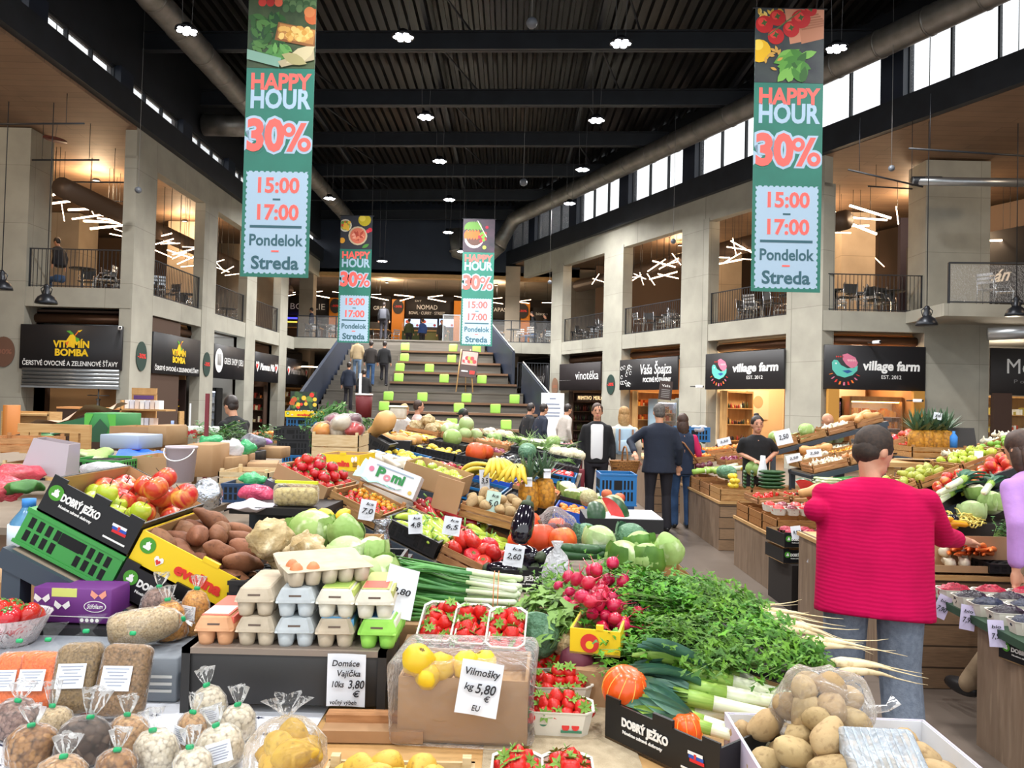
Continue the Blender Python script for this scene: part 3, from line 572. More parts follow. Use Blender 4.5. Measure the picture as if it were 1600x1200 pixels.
# ================================================================ SHOP SIGNS
letter = M('sign white', 0xf4f4f2, .5); grey_l = M('sign grey', 0x8f8d8c, .5)
yl, gl, og, rd, teal_, pk = C(0xf5c91e), C(0x5aa832), C(0xf07a28), C(0xd8342e), C(0x5fc4b4), C(0xd87894)
def board(Mx, w, h, name, label, m=signblack):
    o = thing(name, label, 'shop sign', Mx); MB().rbox((w / 2, .04, h / 2), (w, .08, h), m, .01, 1).build('board', o); return o
def pear(o, x, z, s, y=-.006):
    m = MB(); n = [(-.30, 0), (-.33, .16), (-.2, .36), (-.1, .52), (.06, .56), (.2, .42), (.32, .22), (.3, 0), (.1, -.14), (-.15, -.12)]
    m.poly([(x + a * s, y, z + b * s) for a, b in n], yl); m.poly([(x - .33 * s, y - .002, z + .1 * s), (x - .25 * s, y - .002, z - .08 * s), (x, y - .002, z - .1 * s), (x - .12 * s, y - .002, z + .2 * s)], og)
    m.poly([(x - .02 * s, y - .001, z + .52 * s), (x - .3 * s, y - .001, z + .72 * s), (x - .1 * s, y - .001, z + .74 * s), (x + .1 * s, y - .001, z + .58 * s)], gl)
    m.poly([(x + .18 * s, y - .001, z + .42 * s), (x + .4 * s, y - .001, z + .32 * s), (x + .36 * s, y - .001, z + .06 * s), (x + .22 * s, y - .001, z + .2 * s)], gl)
    m.poly([(x + .14 * s, y - .001, z + .5 * s), (x + .34 * s, y - .001, z + .76 * s), (x + .38 * s, y - .001, z + .72 * s), (x + .2 * s, y - .001, z + .48 * s)], og); m.poly([(x + .3 * s, y - .002, z + .74 * s), (x + .56 * s, y - .002, z + .8 * s), (x + .4 * s, y - .002, z + .66 * s)], yl)
    m.build('fruit_emblem', o)
ZS, HS = 2.32, 1.18
def juice(Mx, w, label):
    o = board(Mx, w, HS, 'shop_sign', label); pear(o, w * .51, HS * .56, .5); k = min(1, w / 2.6)
    ft('VITAMÍN', o, T_(w * .51, -.01, HS * .56), .17, .95 * k, yl, bold=.04); ft('BOMBA', o, T_(w * .51, -.01, HS * .375), .17, .88 * k, yl, bold=.04); ft('ČERSTVÉ OVOCNÉ A ZELENINOVÉ ŠŤAVY', o, T_(w * .5, -.006, HS * .13), .12, w * .93, letter, bold=.012)
juice(Matrix.Translation((-13.05, 20.3, ZS)), 2.7, 'black juice shop sign on the wide front left of the first column')
juice(LM @ Matrix.Translation((21.7, -.04, ZS)), 3.25, 'black juice shop sign between the first and second left columns')
def lsign(a, b, label): return board(LM @ Matrix.Translation((a, -.04, ZS)), b - a, HS, 'shop_sign', label)
o = lsign(26.15, 29.1, 'black deli sign with a white oval emblem on the left arcade'); MB().disc((.42, -.006, .62), .36, letter, ry=.42).build('oval_emblem', o)
m = MB()
for i in range(5): m.tube([(.28 + .07 * i, -.012, .45), (.26 + .08 * i, -.012, .85)], .012, grey_l, 4)
m.build('emblem_strokes', o); ft('GREEK SHOP | DELI', o, T_(1.85, -.006, .62), .22, 1.9, letter)
def heart(m, x, z, s, y, mat):
    m.poly([(x, y, z - .5 * s), (x + .5 * s, y, z + .1 * s), (x + .42 * s, y, z + .42 * s), (x + .2 * s, y, z + .5 * s), (x, y, z + .3 * s), (x - .2 * s, y, z + .5 * s), (x - .42 * s, y, z + .42 * s), (x - .5 * s, y, z + .1 * s)], mat)
def mamma(o, w, mat):
    m = MB()
    for x in (.3, w - .3): heart(m, x, .6, .42, -.006, letter); heart(m, x - .05, .6, .26, -.008, rd)
    m.build('heart_emblem', o); ft('Mamma Mia', o, T_(w / 2, -.006, .6), .26, w - 1.2, mat, bold=.03, shear=.3)
mamma(lsign(30.3, 33.35, 'black sign with two hearts on the left arcade'), 3.05, letter); mamma(lsign(34.6, 38.2, 'dim sign with two hearts beyond the last left column'), 3.6, grey_l)
def disc30(Mx, label, m=C(0x233a33), c=rd, r=.3):
    o = thing('discount_disc', label, 'sign', Mx, 'discount discs on columns'); MB().loft([[(r * math.cos(2 * math.pi * j / 24), y, 1.35 * r * math.sin(2 * math.pi * j / 24)) for j in range(24)] for y in (-.01, .01)], m, True, None, False).build('disc', o); ft('-30%', o, T_(0, -.014, 0), .12, .46, c, bold=.03)
for y, s in ((21.0, 'first'), (25.5, 'second')): disc30(LM @ Matrix.Translation((y, -.045, 2.75)), 'dark green discount disc on the %s left column' % s)
disc30(Matrix.Translation((-13.5, 20.34, 2.75)), 'brown discount disc at the left edge on the massive pier', C(0x6a4a3a), C(0x8a5a48)); disc30(RX(10.7, -.05) @ T_(0, 0, 2.55), 'dark green discount disc on the third right column'); disc30(RX(15.4, -.05) @ T_(0, 0, 2.5), 'brown discount disc on the last right column', C(0x8a6a55), C(0xa86a50))
# right signs: the facade runs away to the left, so frames start at the far end
def rsign(a, b, label, m=signblack): return board(RX(b, -.13) @ Matrix.Translation((0, 0, ZS)), b - a, HS, 'shop_sign', label, m)
def rooster(o, x, z, s, sx=1):
    m = MB(); y = -.006; P = lambda pts, mat, dy=0: m.poly([(x + a * s * sx, y - dy, z + b * s) for a, b in pts], mat)
    P([(-.1, .5), (.1, .55), (.4, .4), (.5, .2), (.45, .05), (.25, -.02), (.05, .12), (-.08, .3)], pk); P([(-.5, .2), (-.42, .3), (-.28, .28), (-.15, .1), (.1, -.02), (.35, 0), (.5, .1), (.48, -.1), (.3, -.28), (0, -.38), (-.3, -.3), (-.48, -.08)], teal_, .001)
    for i in range(5): P([(.08 + .07 * i, .3), (.14 + .07 * i, .34), (.16 + .06 * i, .22)], C(0xf0b8c0), .002)
    P([(-.1, -.12), (.15, -.08), (.3, -.14), (.1, -.22)], C(0x2a5a9a), .002); P([(-.38, .16), (-.34, .2), (-.3, .16), (-.34, .12)], letter, .002)
    for i in range(9):
        a = R(200 + i * 17); P([(math.cos(a) * .5 - .03, math.sin(a) * .5 - .05), (math.cos(a) * .5 + .03, math.sin(a) * .5 - .05), (math.cos(a) * .62 + .04, math.sin(a) * .62 - .06), (math.cos(a) * .62 - .04, math.sin(a) * .62 - .06)], [og, pk, rd][i % 3])
    for i in range(4): P([(-.35 + .08 * i, .42), (-.32 + .08 * i, .46), (-.29 + .08 * i, .42), (-.32 + .08 * i, .38)], rd)
    m.build('rooster_emblem', o)
def vfarm(o, w, k=1):
    rooster(o, w * .2, .6, .72, k); ft('village farm', o, T_(w * .66, -.006, .66), .24, w * .56, letter, bold=.035, shear=.08); ft('EST. 2012', o, T_(w * .66, -.006, .36), .1, w * .2, letter)
vfarm(rsign(1.3, 4.8, 'black farm shop sign with a bird emblem, smaller one behind the vendor'), 3.5, 1.0)
vfarm(board(Matrix.Translation((8.62, 21.2, ZS)), 2.8, HS + .05, 'shop_sign', 'black farm shop sign with a bird emblem, larger one facing the hall'), 2.8)
o = rsign(6.3, 9.95, 'black pantry shop sign with chalk lettering'); ft('Vaša Špajza', o, T_(2.35, -.006, .75), .36, 1.95, letter, bold=.01, shear=.15); ft('POCTIVÉ POTRAVINY', o, T_(2.45, -.006, .36), .15, 1.7, letter, bold=.02)
m = MB(); rr = random.Random(5)
for i in range(16): x, z = rr.uniform(.15, .8), rr.uniform(.1, .95); m.tube([(x + .07 * math.cos(t), -.01, z + .07 * math.sin(t)) for t in [j * .8 for j in range(8)]], .008, letter, 4)
m.build('chalk_drawing', o)
o = rsign(11.4, 14.85, 'dark wine shop sign with thin white lettering', C(0x241d1f)); ft('vinotéka', o, T_(2.4, -.006, .62), .36, 1.9, letter); ft('— — —', o, T_(.5, -.006, .45), .1, .6, grey_l)
o = rsign(16.0, 19.6, 'dim bakery sign beyond the last right column'); ft('PEKÁREŇ', o, T_(2.4, -.006, .5), .3, 1.7, grey_l, bold=.02, shear=.2)
o = board(Matrix.Translation((13.22, 21.2, ZS - .05)), 3.4, 1.3, 'shop_sign', 'brown black shop sign cut off at the right edge', C(0x241f1e)); ft('Mozaika', o, T_(1.35, -.006, .78), .4, 1.9, letter); ft('P o t r a v i n y', o, T_(1.3, -.006, .38), .1, 1.3, grey_l)

# ================================================================ SHOP INTERIORS
def room(Mx, w, d, h, wallc, name, back, door=True):
    """shallow shop behind the facade: local x along the front, y inward"""
    m = MB(); m.b2((0, d, 0), (w, d + .08, h), wallc).b2((-.06, 0.3, 0), (0, d, h), wallc).b2((w, .3, 0), (w + .06, d, h), wallc).b2((0, .3, h), (w, d, h + .06), wallc)
    ob = m.build('wall_' + name, None, Mx, back, 'wall', None, 'structure')
    return ob
cream = M('shop cream', 0xe8cfa8, .7); tan = M('shop tan', 0xb98a58, .7); brownw = M('shop brown', 0x4a3528, .7); greyw = M('shop grey', 0x8f8b84, .7); darkw = M('shop dark', 0x241d19, .7); orangew = M('shop orange', 0xc86a20, .7)
RRM = RM @ Matrix.Translation((0, .1, 0))
def rr_room(a, b, *k): return room(RM @ Matrix.Translation((b, .1, 0)) @ Matrix.Scale(-1, 4, (1, 0, 0)), b - a, *k)
rooms = []
Lr = lambda a: LM @ Matrix.Translation((a, .1, 0))
room(Matrix.Translation((-13.0, 20.6, 0)), 2.7, 3.0, 3.9, brownw, 'juice_shop', 'brown back wall inside the wide juice shop')
room(Lr(21.7), 3.2, 3.0, 3.9, tan, 'juice_corner', 'tan back wall of the second juice shop'); room(Lr(26.2), 2.9, 2.6, 3.9, greyw, 'deli', 'grey back wall of the deli'); room(Lr(30.3), 3.0, 2.6, 3.9, brownw, 'hearts_shop', 'brown back wall of the shop with hearts'); room(Lr(34.6), 4, 2.6, 3.9, darkw, 'far_shop', 'dark back wall of the farthest left shop')
rr_room(1.4, 4.8, 3.2, 3.9, cream, 'farm_shop', 'cream back wall of the smaller farm shop'); room(Matrix.Translation((8.75, 21.5, 0)), 2.6, 3.0, 3.9, tan, 'farm_shop_wide', 'tan back wall of the larger farm shop'); rr_room(6.3, 9.95, 3.0, 3.9, tan, 'pantry', 'tan back wall of the pantry shop'); rr_room(11.4, 14.9, 3.0, 3.9, brownw, 'wine_shop', 'brown back wall of the wine shop'); rr_room(16, 19.5, 2.6, 3.9, darkw, 'bakery', 'dark back wall of the bakery'); room(Matrix.Translation((13.3, 21.5, 0)), 5, 3.0, 3.9, greyw, 'right_shop', 'grey back wall of the shop at the right edge')
for p, e, c, s in (((-11.7, 22.2, 3.6), 60, (1, .62, .3), 'wide juice shop'), ((-11.7, 23.4, 3.6), 70, (1, .72, .45), 'second juice shop'), ((-11.6, 27.6, 3.6), 90, (.9, .95, 1), 'deli'), ((-11.6, 31.8, 3.6), 40, (1, .75, .5), 'shop with hearts'), ((-11.6, 36, 3.6), 20, (1, .75, .5), 'farthest left shop'),
                   (RP(3.0, 1.6, 3.6), 260, (1, .84, .6), 'smaller farm shop'), ((10.1, 22.8, 3.6), 170, (1, .78, .55), 'larger farm shop'), (RP(8.1, 1.6, 3.6), 130, (1, .66, .32), 'pantry'), (RP(13.1, 1.6, 3.6), 60, (1, .66, .35), 'wine shop'), ((14.6, 22.6, 3.6), 120, (1, .85, .65), 'shop at the right edge'),
                   ((-13.5, 24.5, 8.5), 330, (1, .7, .42), 'left gallery near end'), ((-13, 30, 8.5), 260, (1, .7, .42), 'left gallery far end'), (RP(4, 3.5, 8.6), 330, (1, .7, .42), 'right gallery near end'), (RP(11, 3.5, 8.6), 260, (1, .7, .42), 'right gallery far end'), ((13, 24.5, 8.6), 300, (1, .72, .45), 'right gallery above the wide farm shop'), ((-7, 42, 8.1), 200, (1, .75, .5), 'food court at left'), ((-1, 42, 8.1), 200, (1, .75, .5), 'food court at right'), ((-4, 38.2, 3.8), 60, (1, .8, .6), 'space under the stair head'),
                   ((-15, 15, 8.6), 300, (1, .78, .55), 'low ceiling at the left edge'), ((16, 15, 8.6), 300, (1, .78, .55), 'low ceiling at the right edge')):
    bulb(p, e, c, .3, 'warm ceiling lamp in the ' + s)
# shelving with goods
GOODS = [C(h) for h in (0xa83a2a, 0xd8b060, 0x6a3a24, 0xe8dcc0, 0x3c5a34, 0xc8702c, 0x8a1e22, 0xf0e0b0, 0x4a2a1c, 0xb89a60)]
def shelf(Mx, w, h, rows, label, frame=wood_lt, goods=GOODS, d=.35, fill=.9, seed=1, hh=(.08, .24), name='shop_shelf', bottle=False):
    o = thing(name, label, 'shelf', Mx); f = MB(); rq = random.Random(seed)
    for x in (0, w): f.box((x, d / 2, h / 2), (.04, d, h), frame)
    f.box((w / 2, d, h / 2), (w, .02, h), frame); f.build('shelf_frame', o)
    for i in range(rows):
        z = .1 + (h - .15) * i / max(1, rows - 1) if rows > 1 else h / 2
        MB().box((w / 2, d / 2, z), (w, d, .03), frame).build('shelf_board', o)
    zs = [.1 + (h - .15) * i / max(1, rows - 1) + .016 for i in range(rows)]
    g = MB()
    for z in zs[:-1] if rows > 1 else []:
        x = .06
        while x < w - .12:
            a = rq.uniform(.05, .12); b = min(rq.uniform(*hh), (h - .15) / (rows - 1) - .06)
            if rq.random() < fill:
                if bottle: g.lathe([(.035, 0), (.036, b * .6), (.014, b * .78), (.013, b), (.001, b)], rq.choice(goods), 8, F((x + a / 2, d * .4, z)))
                else: g.box((x + a / 2, d * .45, z + b / 2), (a * .92, d * .6, b), rq.choice(goods))
            x += a + .005
    if g.v:
        go = g.build('shelf_goods', None, Mx); tag(go, 'packed goods filling the ' + label, 'goods', None, 'stuff')
    return o
BOT = [C(h) for h in (0x2c3a1e, 0x3a1418, 0x1c1c1e, 0x6a2a1c, 0x4a4a20)]
fl = lambda a, n=2.3: LM @ Matrix.Translation((a, n, 0))
for j in range(2):
    o = thing('menu_board', 'dark chalk menu board inside the second juice shop, %s' % ['wide one', 'narrow one'][j], 'menu board', Matrix.Translation((-12.7 + 1.3 * j, 24.75, .95))); MB().box((.6 - .15 * j, 0, .6), (1.2 - .3 * j, .04, 1.3), C(0x2a1a16)).build('board', o); w = MB(); rr.seed(j)
    for i in range(11): w.box((.55 - .12 * j + rr.uniform(-.1, .1), -.024, .1 + i * .1), (rr.uniform(.5, .9) - .3 * j, .004, .03), [letter, rd, letter, yl][i % 4])
    w.build('menu_writing', o)
def fridge(Mx, w, h, label, glowc=0xdfeaff, rows=5, em=.8, body=blackgloss, goods=GOODS, seed=2):
    o = thing('display_fridge', label, 'fridge', Mx); b = MB(); d = .6
    b.box((w / 2, d, h / 2), (w, .04, h), M('fridge inner', 0xd8dce0, .5)).box((0, d / 2, h / 2), (.05, d, h), body).box((w, d / 2, h / 2), (.05, d, h), body).box((w / 2, d / 2, h - .06), (w, d, .14), body).box((w / 2, d / 2, .1), (w, d, .2), body); b.build('cabinet', o)
    MB().box((w / 2, .1, h - .15), (w - .12, .05, .03), M('fridge light %x' % glowc, glowc, .5, em=em * 6)).build('fridge_light', o)
    g = MB(); rq = random.Random(seed)
    for i in range(rows):
        z = .25 + (h - .5) * i / rows; g.box((w / 2, d / 2, z), (w - .08, d - .1, .015), white); x = .06
        while x < w - .12:
            a = rq.uniform(.06, .1); b_ = min(rq.uniform(.12, .25), (h - .5) / rows - .05); g.box((x + a / 2, .3, z + b_ / 2 + .01), (a * .9, .3, b_), rq.choice(goods)); x += a
    go = g.build('fridge_shelf', o); MB().box((w / 2, -.01, h / 2), (w - .06, .012, h - .2), glass_m).build('glass_door', o)
fridge(Matrix.Translation((-11.75, 28.3, 0)), .85, 2.0, 'black drinks fridge in the deli', goods=[C(0xe8eef8), C(0xc8d8f0), C(0xf0f0f0), C(0xb8c8e0)])
shelf(Matrix.Translation((-12.2, 32.85, 0)), 1.6, 2.2, 5, 'brown shelf in the shop with hearts', brownw, seed=4); shelf(Matrix.Translation((-13.2, 37.9, 0)), 2.9, 2.2, 6, 'wooden shelf in the farthest left shop', seed=5)
shelf(Matrix.Translation((-11.35, 24.3, 0)), .85, 1.2, 3, 'low display rack before the second left column', wood_lt, [C(0xc8a878), C(0xb83a30), C(0xe8e0d0)], seed=6)
PX = lambda s, n: W(RP(s, n), RP(s, n), RP(s, n + 1))
shelf(PX(4.35, .45), 1.1, 2.3, 5, 'pantry shelf with jars in the smaller farm shop', ply, BOT + GOODS[:4], seed=7, bottle=True); o = thing('wall_poster', 'cream poster with a round emblem in the smaller farm shop', 'poster', PX(4.76, 1.75)); MB().box((.4, 0, 1.85), (.95, .02, 1.0), C(0xead8b8)).build('poster_sheet', o); MB().disc((.4, -.013, 1.95), .22, C(0xb8a078)).build('poster_emblem', o)
shelf(PX(9.5, .45), 2.3, 2.3, 5, 'glowing pantry shelf with orange jars', ply, [C(0xf0a030), C(0xe8c060), C(0xc85a20), C(0xf4e0b0)], seed=8); fridge(PX(8.8, .9), .9, 2.0, 'white glass fridge in the pantry shop', body=M('pale blue fridge', 0xa8c4d4, .4), seed=9); fridge(PX(8.4, 1.9), .8, 2.05, 'pale blue fridge beside the pantry column', body=MATS['pale blue fridge'], seed=10)
shelf(PX(14.45, .4), 2.5, 2.3, 6, 'dark shelf of wine bottles', brownw, BOT, seed=11, bottle=True, hh=(.26, .32)); o = thing('wine_barrel_sign', 'lit strip with wine names over the wine counter', 'sign', RX(14.4, .6)); MB().box((1.2, 0, 2.0), (2.6, .05, .3), brownw).build('board', o); ft('PRIMITIVO  MERLOT', o, T_(1.2, -.03, 2.0), .16, 2.3, M('warm letters', 0xffd9a0, .5, em=1.2))
fridge(Matrix.Translation((8.85, 22.6, 0)), .85, 2.1, 'pink lit meat fridge in the larger farm shop', 0xff8ab8, em=1.4, goods=[C(0xe84a78), C(0xf07aa0), C(0xc83a60)]); fridge(Matrix.Translation((9.8, 22.2, 0)), 1.5, 2.15, 'wooden bread display in the larger farm shop', 0xffc878, 5, 1.4, ply, [C(0xe8a048), C(0xd88a30), C(0xf0c070), C(0xc87828)]); shelf(Matrix.Translation((14.0, 23.4, 0)), 3, 2.3, 5, 'shelf with plates in the shop at the right edge', ply, [C(0xd8c060), C(0xb8a850), C(0xc85030), C(0xf0f0e8)], seed=13)
for x, s in ((8.7, 'left'), (11.05, 'right')): MB().b2((x, 21.1, 0), (x + .3, 21.25, ZS), C(0xc08a3a)).build('trim_post', None, None, 'ochre timber post %s of the larger farm shop front' % s, 'post', None, 'structure')
MB().b2((13.25, 21.1, 0), (13.75, 21.25, ZS), C(0x4a342a)).build('trim_post', None, None, 'dark brown post at the right edge shop', 'post', None, 'structure')
# roller shutter of the wide juice shop, counter, bottles
o = thing('roller_shutter', 'half lowered grey roller shutter under the wide juice shop sign', 'shutter', Matrix.Translation((-12.95, 20.32, 1.85))); m = MB()
for i in range(5): m.tube([(0, 0, .05 + i * .1), (2.55, 0, .05 + i * .1)], .052, greyalu, 8)
m.build('slat', o); MB().box((1.27, 0, 0), (2.6, .08, .05), greyalu).build('bottom_bar', o)
shelf(Matrix.Translation((-12.9, 22.8, 0)), 2.4, 2.2, 4, 'dark back shelf with fruit in the wide juice shop', brownw, [C(0xf07a1e), C(0xe05a18), C(0x4a2a1a), C(0x8a3a1a)], seed=14)
o = thing('juice_counter', 'juice counter with warm light painted on its top edge in the wide juice shop', 'counter', Matrix.Translation((-12.9, 20.9, 0))); MB().b2((0, 0, 0), (2.35, .6, 1.05), brownw).build('base', o); MB().b2((-.02, -.05, 1.05), (2.38, .62, 1.1), M('painted light counter', 0xf0a868, .5)).build('counter_top', o)  # warm light on the top is put into its orange colour, nothing emits
for x, c in ((.5, og), (.62, og), (.72, og), (1.35, og), (1.5, og)): MB().ell((0, 0, .05), .05, c).build('orange_fruit', None, Matrix.Translation((-12.9 + x, 21.2, 1.1)), 'orange lying on the juice counter', 'orange', 'oranges on the juice counter')
MB().lathe([(.05, 0), (.05, .25), (.03, .4), (.06, .42), (.06, .46)], greyalu, 12).tube([(-.3, 0, .55), (.3, 0, .55)], .015, greyalu, 6).tube([(0, 0, .4), (0, 0, .8)], .02, greyalu, 6).build('citrus_press', None, Matrix.Translation((-11.4, 21.2, 1.1)), 'metal citrus press on the juice counter', 'press')
# bands over shop fronts (ducts, pipes, cameras)
for k, (Mx, w, s) in enumerate([(Matrix.Translation((-13, 20.9, 0)), 2.7, 'wide juice shop'), (LM @ Matrix.Translation((21.6, .4, 0)), 3.4, 'second juice shop'), (RX(4.85, .5), 3.5, 'smaller farm shop'), (Matrix.Translation((8.7, 21.7, 0)), 2.7, 'larger farm shop'), (RX(10, .5), 3.7, 'pantry'), (RX(14.9, .5), 3.5, 'wine shop')]):
    MB().tube([(0, 0, 3.72), (w, 0, 3.72)], .13, M('copper duct', 0x6a4a36, .4, metal=.6), 12).tube([(0, .2, 3.58), (w, .2, 3.58)], .05, greyalu, 8).b2((0, .5, 3.5), (w, .55, 4), darkw).build('pipe_run', None, Mx, 'brown pipe run above the %s sign' % s, 'pipe', None, 'structure')
def cctv(p, rz, label):
    o = thing('security_camera', label, 'camera', F(p, rz)); MB().rbox((0, -.1, 0), (.09, .24, .09), white, .02, 2).lathe([(.03, -.01), (.03, .02)], blackgloss, 10, F((0, -.22, 0), 0, 0, 90)).build('camera_body', o); MB().tube([(0, .2, .0), (0, 0, .0)], .02, black, 6).build('bracket', o)
cctv(at(905, 588 - 10, 27.2) if 0 else at(1365, 535, 21.0), 20, 'white security camera above the larger farm sign'); cctv(at(1088, 604, 25), 60, 'white security camera at the corner of the smaller farm sign'); cctv(at(187, 513, 20.2), 30, 'white security camera above the wide juice sign'); cctv(at(1428, 626, 21), 40, 'white security camera on the ochre post')
# ================================================================ FOOD COURT AND GALLERY FURNITURE
def fsign(px, y0, y1, w, label, words, Y=45.2):
    a = at(px, y1, Y); h = (y1 - y0) * Y / 1200; o = board(Matrix.Translation((a.x, Y, a.z)), w, h, 'food_stall_sign', label, C(0x1f1b1b))
    for s, x, z, c, ww in words: ft(s, o, T_(w * x, -.006, h * z), c, ww, letter)
    return o
Yb = 45.2; PW = lambda a, b: (b - a) * Yb / 1200
fsign(629, 462, 497, PW(629, 708), 'dark food stall sign reading NOMAD', [('NOMAD', .48, .5, .26, 1.25), ('BOWL · CURRY · STREET', .48, .24, .17, 2.1), ('EAT', .3, .78, .1, .4)])
fsign(579, 462, 494, PW(579, 610), 'dark food stall sign reading GRILL', [('GRILL', .45, .4, .22, .75)]); fsign(446, 462, 492, PW(446, 512), 'dark food stall sign with tall serif letters', [('BOWLIE', .52, .45, .34, 2.1)]); fsign(765, 472, 498, PW(765, 792), 'dark food stall sign reading TAPAS', [('TAPAS', .5, .55, .22, .95)]); fsign(827, 480, 530, PW(827, 864), 'dark stall front beyond the right gallery column', [('bistro', .5, .8, .16, .7)])
fsign(395, 462, 500, PW(395, 432), 'dark food stall sign with the letter K', [('K', .35, .6, .3, .25)])
for px, w, s in ((513, 20, 'left of the grill sign'), (611, 19, 'left of the NOMAD sign'), (708, 12, 'right of the NOMAD sign'), (813, 14, 'beyond the right stair head column'), (410, 18, 'behind the left arcade')):
    a, b = at(px, 530, Yb - .3), at(px + w, 530, Yb - .3); MB().b2((a.x, Yb - .3, ZG), (b.x, Yb, 7.6), orange_m).build('trim_pillar', None, None, 'orange pillar ' + s, 'pillar', None, 'structure')
for px, py, s in ((524, 478, 'left of the grill sign'), (622, 479, 'left of the NOMAD sign'), (817, 486, 'beyond the right stair head'), (420, 482, 'behind the left arcade')): disc30(Matrix.Translation(at(px, py, Yb - .35)), 'dark round discount disc on the orange pillar ' + s, C(0x2c2624), rd, .32)
scr = M('menu screen', 0xa8c4f0, .4, em=1.3)
for i, px in enumerate((632, 659, 686)):
    a = at(px, 511, Yb - .2); o = thing('menu_screen', 'lit menu screen under the NOMAD sign, %s' % ['left one', 'middle one', 'right one'][i], 'screen', Matrix.Translation(a)); MB().box((.45, .03, .25), (.95, .05, .52), black).build('housing', o); MB().box((.45, -.001, .25), (.9, .012, .47), scr).build('screen_panel', o); m = MB(); m.disc((.15, -.01, .32), .1, C(0xd86a4a)).disc((.75, -.01, .12), .08, C(0xc84a3a))
    for k in range(4): m.box((.5, -.01, .12 + k * .09), (.3, .004, .03), white)
    m.build('menu_picture', o)
def counter(px0, px1, Y, m, label, h=1.2, name='food_counter'):
    a, b = at(px0, 520, Y), at(px1, 520, Y); w = b.x - a.x; o = thing(name, label, 'counter', Matrix.Translation((a.x, Y, ZG))); MB().b2((0, 0, 0), (w, .7, h - .06), m).build('base', o); MB().b2((-.03, -.05, h - .06), (w + .03, .75, h), wood_lt).build('counter_top', o); MB().b2((0, .05, h), (w, .1, h + .4), glass_m).build('sneeze_guard', o)
counter(663, 700, 43.5, M('olive counter', 0x6a6a3a, .6), 'olive counter under the NOMAD sign'); counter(570, 606, 43.5, brownw, 'brown counter under the grill sign'); counter(448, 500, 43.5, brownw, 'brown counter under the tall lettered sign'); counter(765, 800, 43.5, brownw, 'brown counter under the TAPAS sign'); counter(628, 662, 43.6, C(0x3a4a2c), 'dark green counter left under the NOMAD sign')
m = MB().box((.4, 0, 0), (1.6, .03, .1), M('blue led sign', 0x3a3af0, .5, em=3)); m.build('led_strip', None, Matrix.Translation(at(452, 497, 45)), 'glowing blue strip under the tall lettered sign', 'light'); MB().box((.4, 0, 0), (1.8, .03, .06), M('yellow led', 0xf0b040, .5, em=3)).build('led_strip', None, Matrix.Translation(at(455, 503, 44.9)), 'glowing yellow strip under the tall lettered sign', 'light')
# right gallery back wall with white lettering
o = board(W(RP(2.2, 6.2, 4.9), RP(2.2, 6.2), RP(-3.5, 6.2)), 5.6, 2.4, 'food_stall_sign', 'dark stall front with white script in the right gallery'); ft('Gurmán', o, T_(2.6, -.006, 1.0), .36, 1.7, letter, shear=.4, bold=.02); ft('B', o, T_(4.7, -.006, 1.25), .5, .4, letter); m = MB()
m.tube([(4.7 + .45 * math.cos(t * .2), -.012, 1.25 + .45 * math.sin(t * .2)) for t in range(28)], .03, letter, 5); m.build('ring_emblem', o)
MB().b2((13.6, 27, ZG), (26, 27.2, 8.6), C(0x2a2230)).build('wall_right_gallery', None, None, 'dark back wall of the right gallery behind the balcony', 'wall', None, 'structure'); MB().b2((-14.5, 34.6, ZG), (-10.6, 34.8, 8.6), concrete_warm).build('wall_left_gallery', None, None, 'warm cross wall at the end of the left gallery', 'wall', None, 'structure')
MB().b2((RP(17, 3).x, RP(17, 3).y, ZG), (12, RP(17, 3).y + .2, 8.6), M('gallery brown', 0x5a4636, .7)).build('wall_gallery_far', None, None, 'brown cross wall at the far end of the right gallery', 'wall', None, 'structure')
MB().b2((-23, 34, ZG), (-14.6, 34.2, 8.6), MATS['gallery brown']).build('wall_gallery_near', None, None, 'brown back wall of the left gallery', 'wall', None, 'structure'); a = RP(16.5, 8.5); b = RP(-6, 8.5); MB().box((b.x - a.x and (b - a).length / 2, 0, 2.1), ((b - a).length, .1, 4.2), MATS['gallery brown']).build('wall_gallery_right', None, W(Vector((a.x, a.y, ZG)), a, b), 'brown back wall along the right gallery', 'wall', None, 'structure')
# chairs and tables
chrome = M('chair alu', 0xc8ccd0, .25, metal=.9); seatdark = M('chair dark', 0x2a2826, .5)
def chair_proto(m, label, slat):
    o = thing('cafe_chair', label, 'chair', F((0, 0, -50))); s = MB()
    if slat:
        for i in range(5): s.box((0, -.18 + i * .09, .45), (.4, .07, .015), m)
    else: s.rbox((0, 0, .45), (.42, .42, .025), m, .01, 1)
    s.build('seat', o); b = MB()
    for i in range(3 if slat else 1): b.box((0, .2 + .02 * i, .62 + .1 * i if slat else .68), (.4, .015, .07 if slat else .26), m)
    b.build('backrest', o)
    for sx_ in (-1, 1):
        MB().tube([(.19 * sx_, -.19, 0), (.19 * sx_, -.19, .45), (.19 * sx_, -.1, .62), (.19 * sx_, .2, .62)], .011, chrome, 6).build('leg', o); MB().tube([(.19 * sx_, .26, 0), (.19 * sx_, .19, .45), (.19 * sx_, .25, .85)], .011, chrome, 6).build('leg', o)
    return o
def table_proto(label):
    o = thing('cafe_table', label, 'table', F((0, 0, -50))); MB().lathe([(.34, .72), (.35, .73), (.35, .75), (.01, .75)], seatdark, 24).build('table_top', o); MB().lathe([(.22, 0), (.22, .02), (.03, .04), (.03, .72)], chrome, 16).build('pedestal', o); return o
chA = chair_proto(chrome, '', True); chB = chair_proto(seatdark, '', False); tbA = table_proto('')
used = set()
def put(pr, p, rz, label, grp):
    mw = F(p, rz)
    if pr.name in used: return dup(pr, mw, label, grp)
    used.add(pr.name); pr.matrix_world = mw; tag(pr, label, None, grp); return pr
rg = random.Random(21)
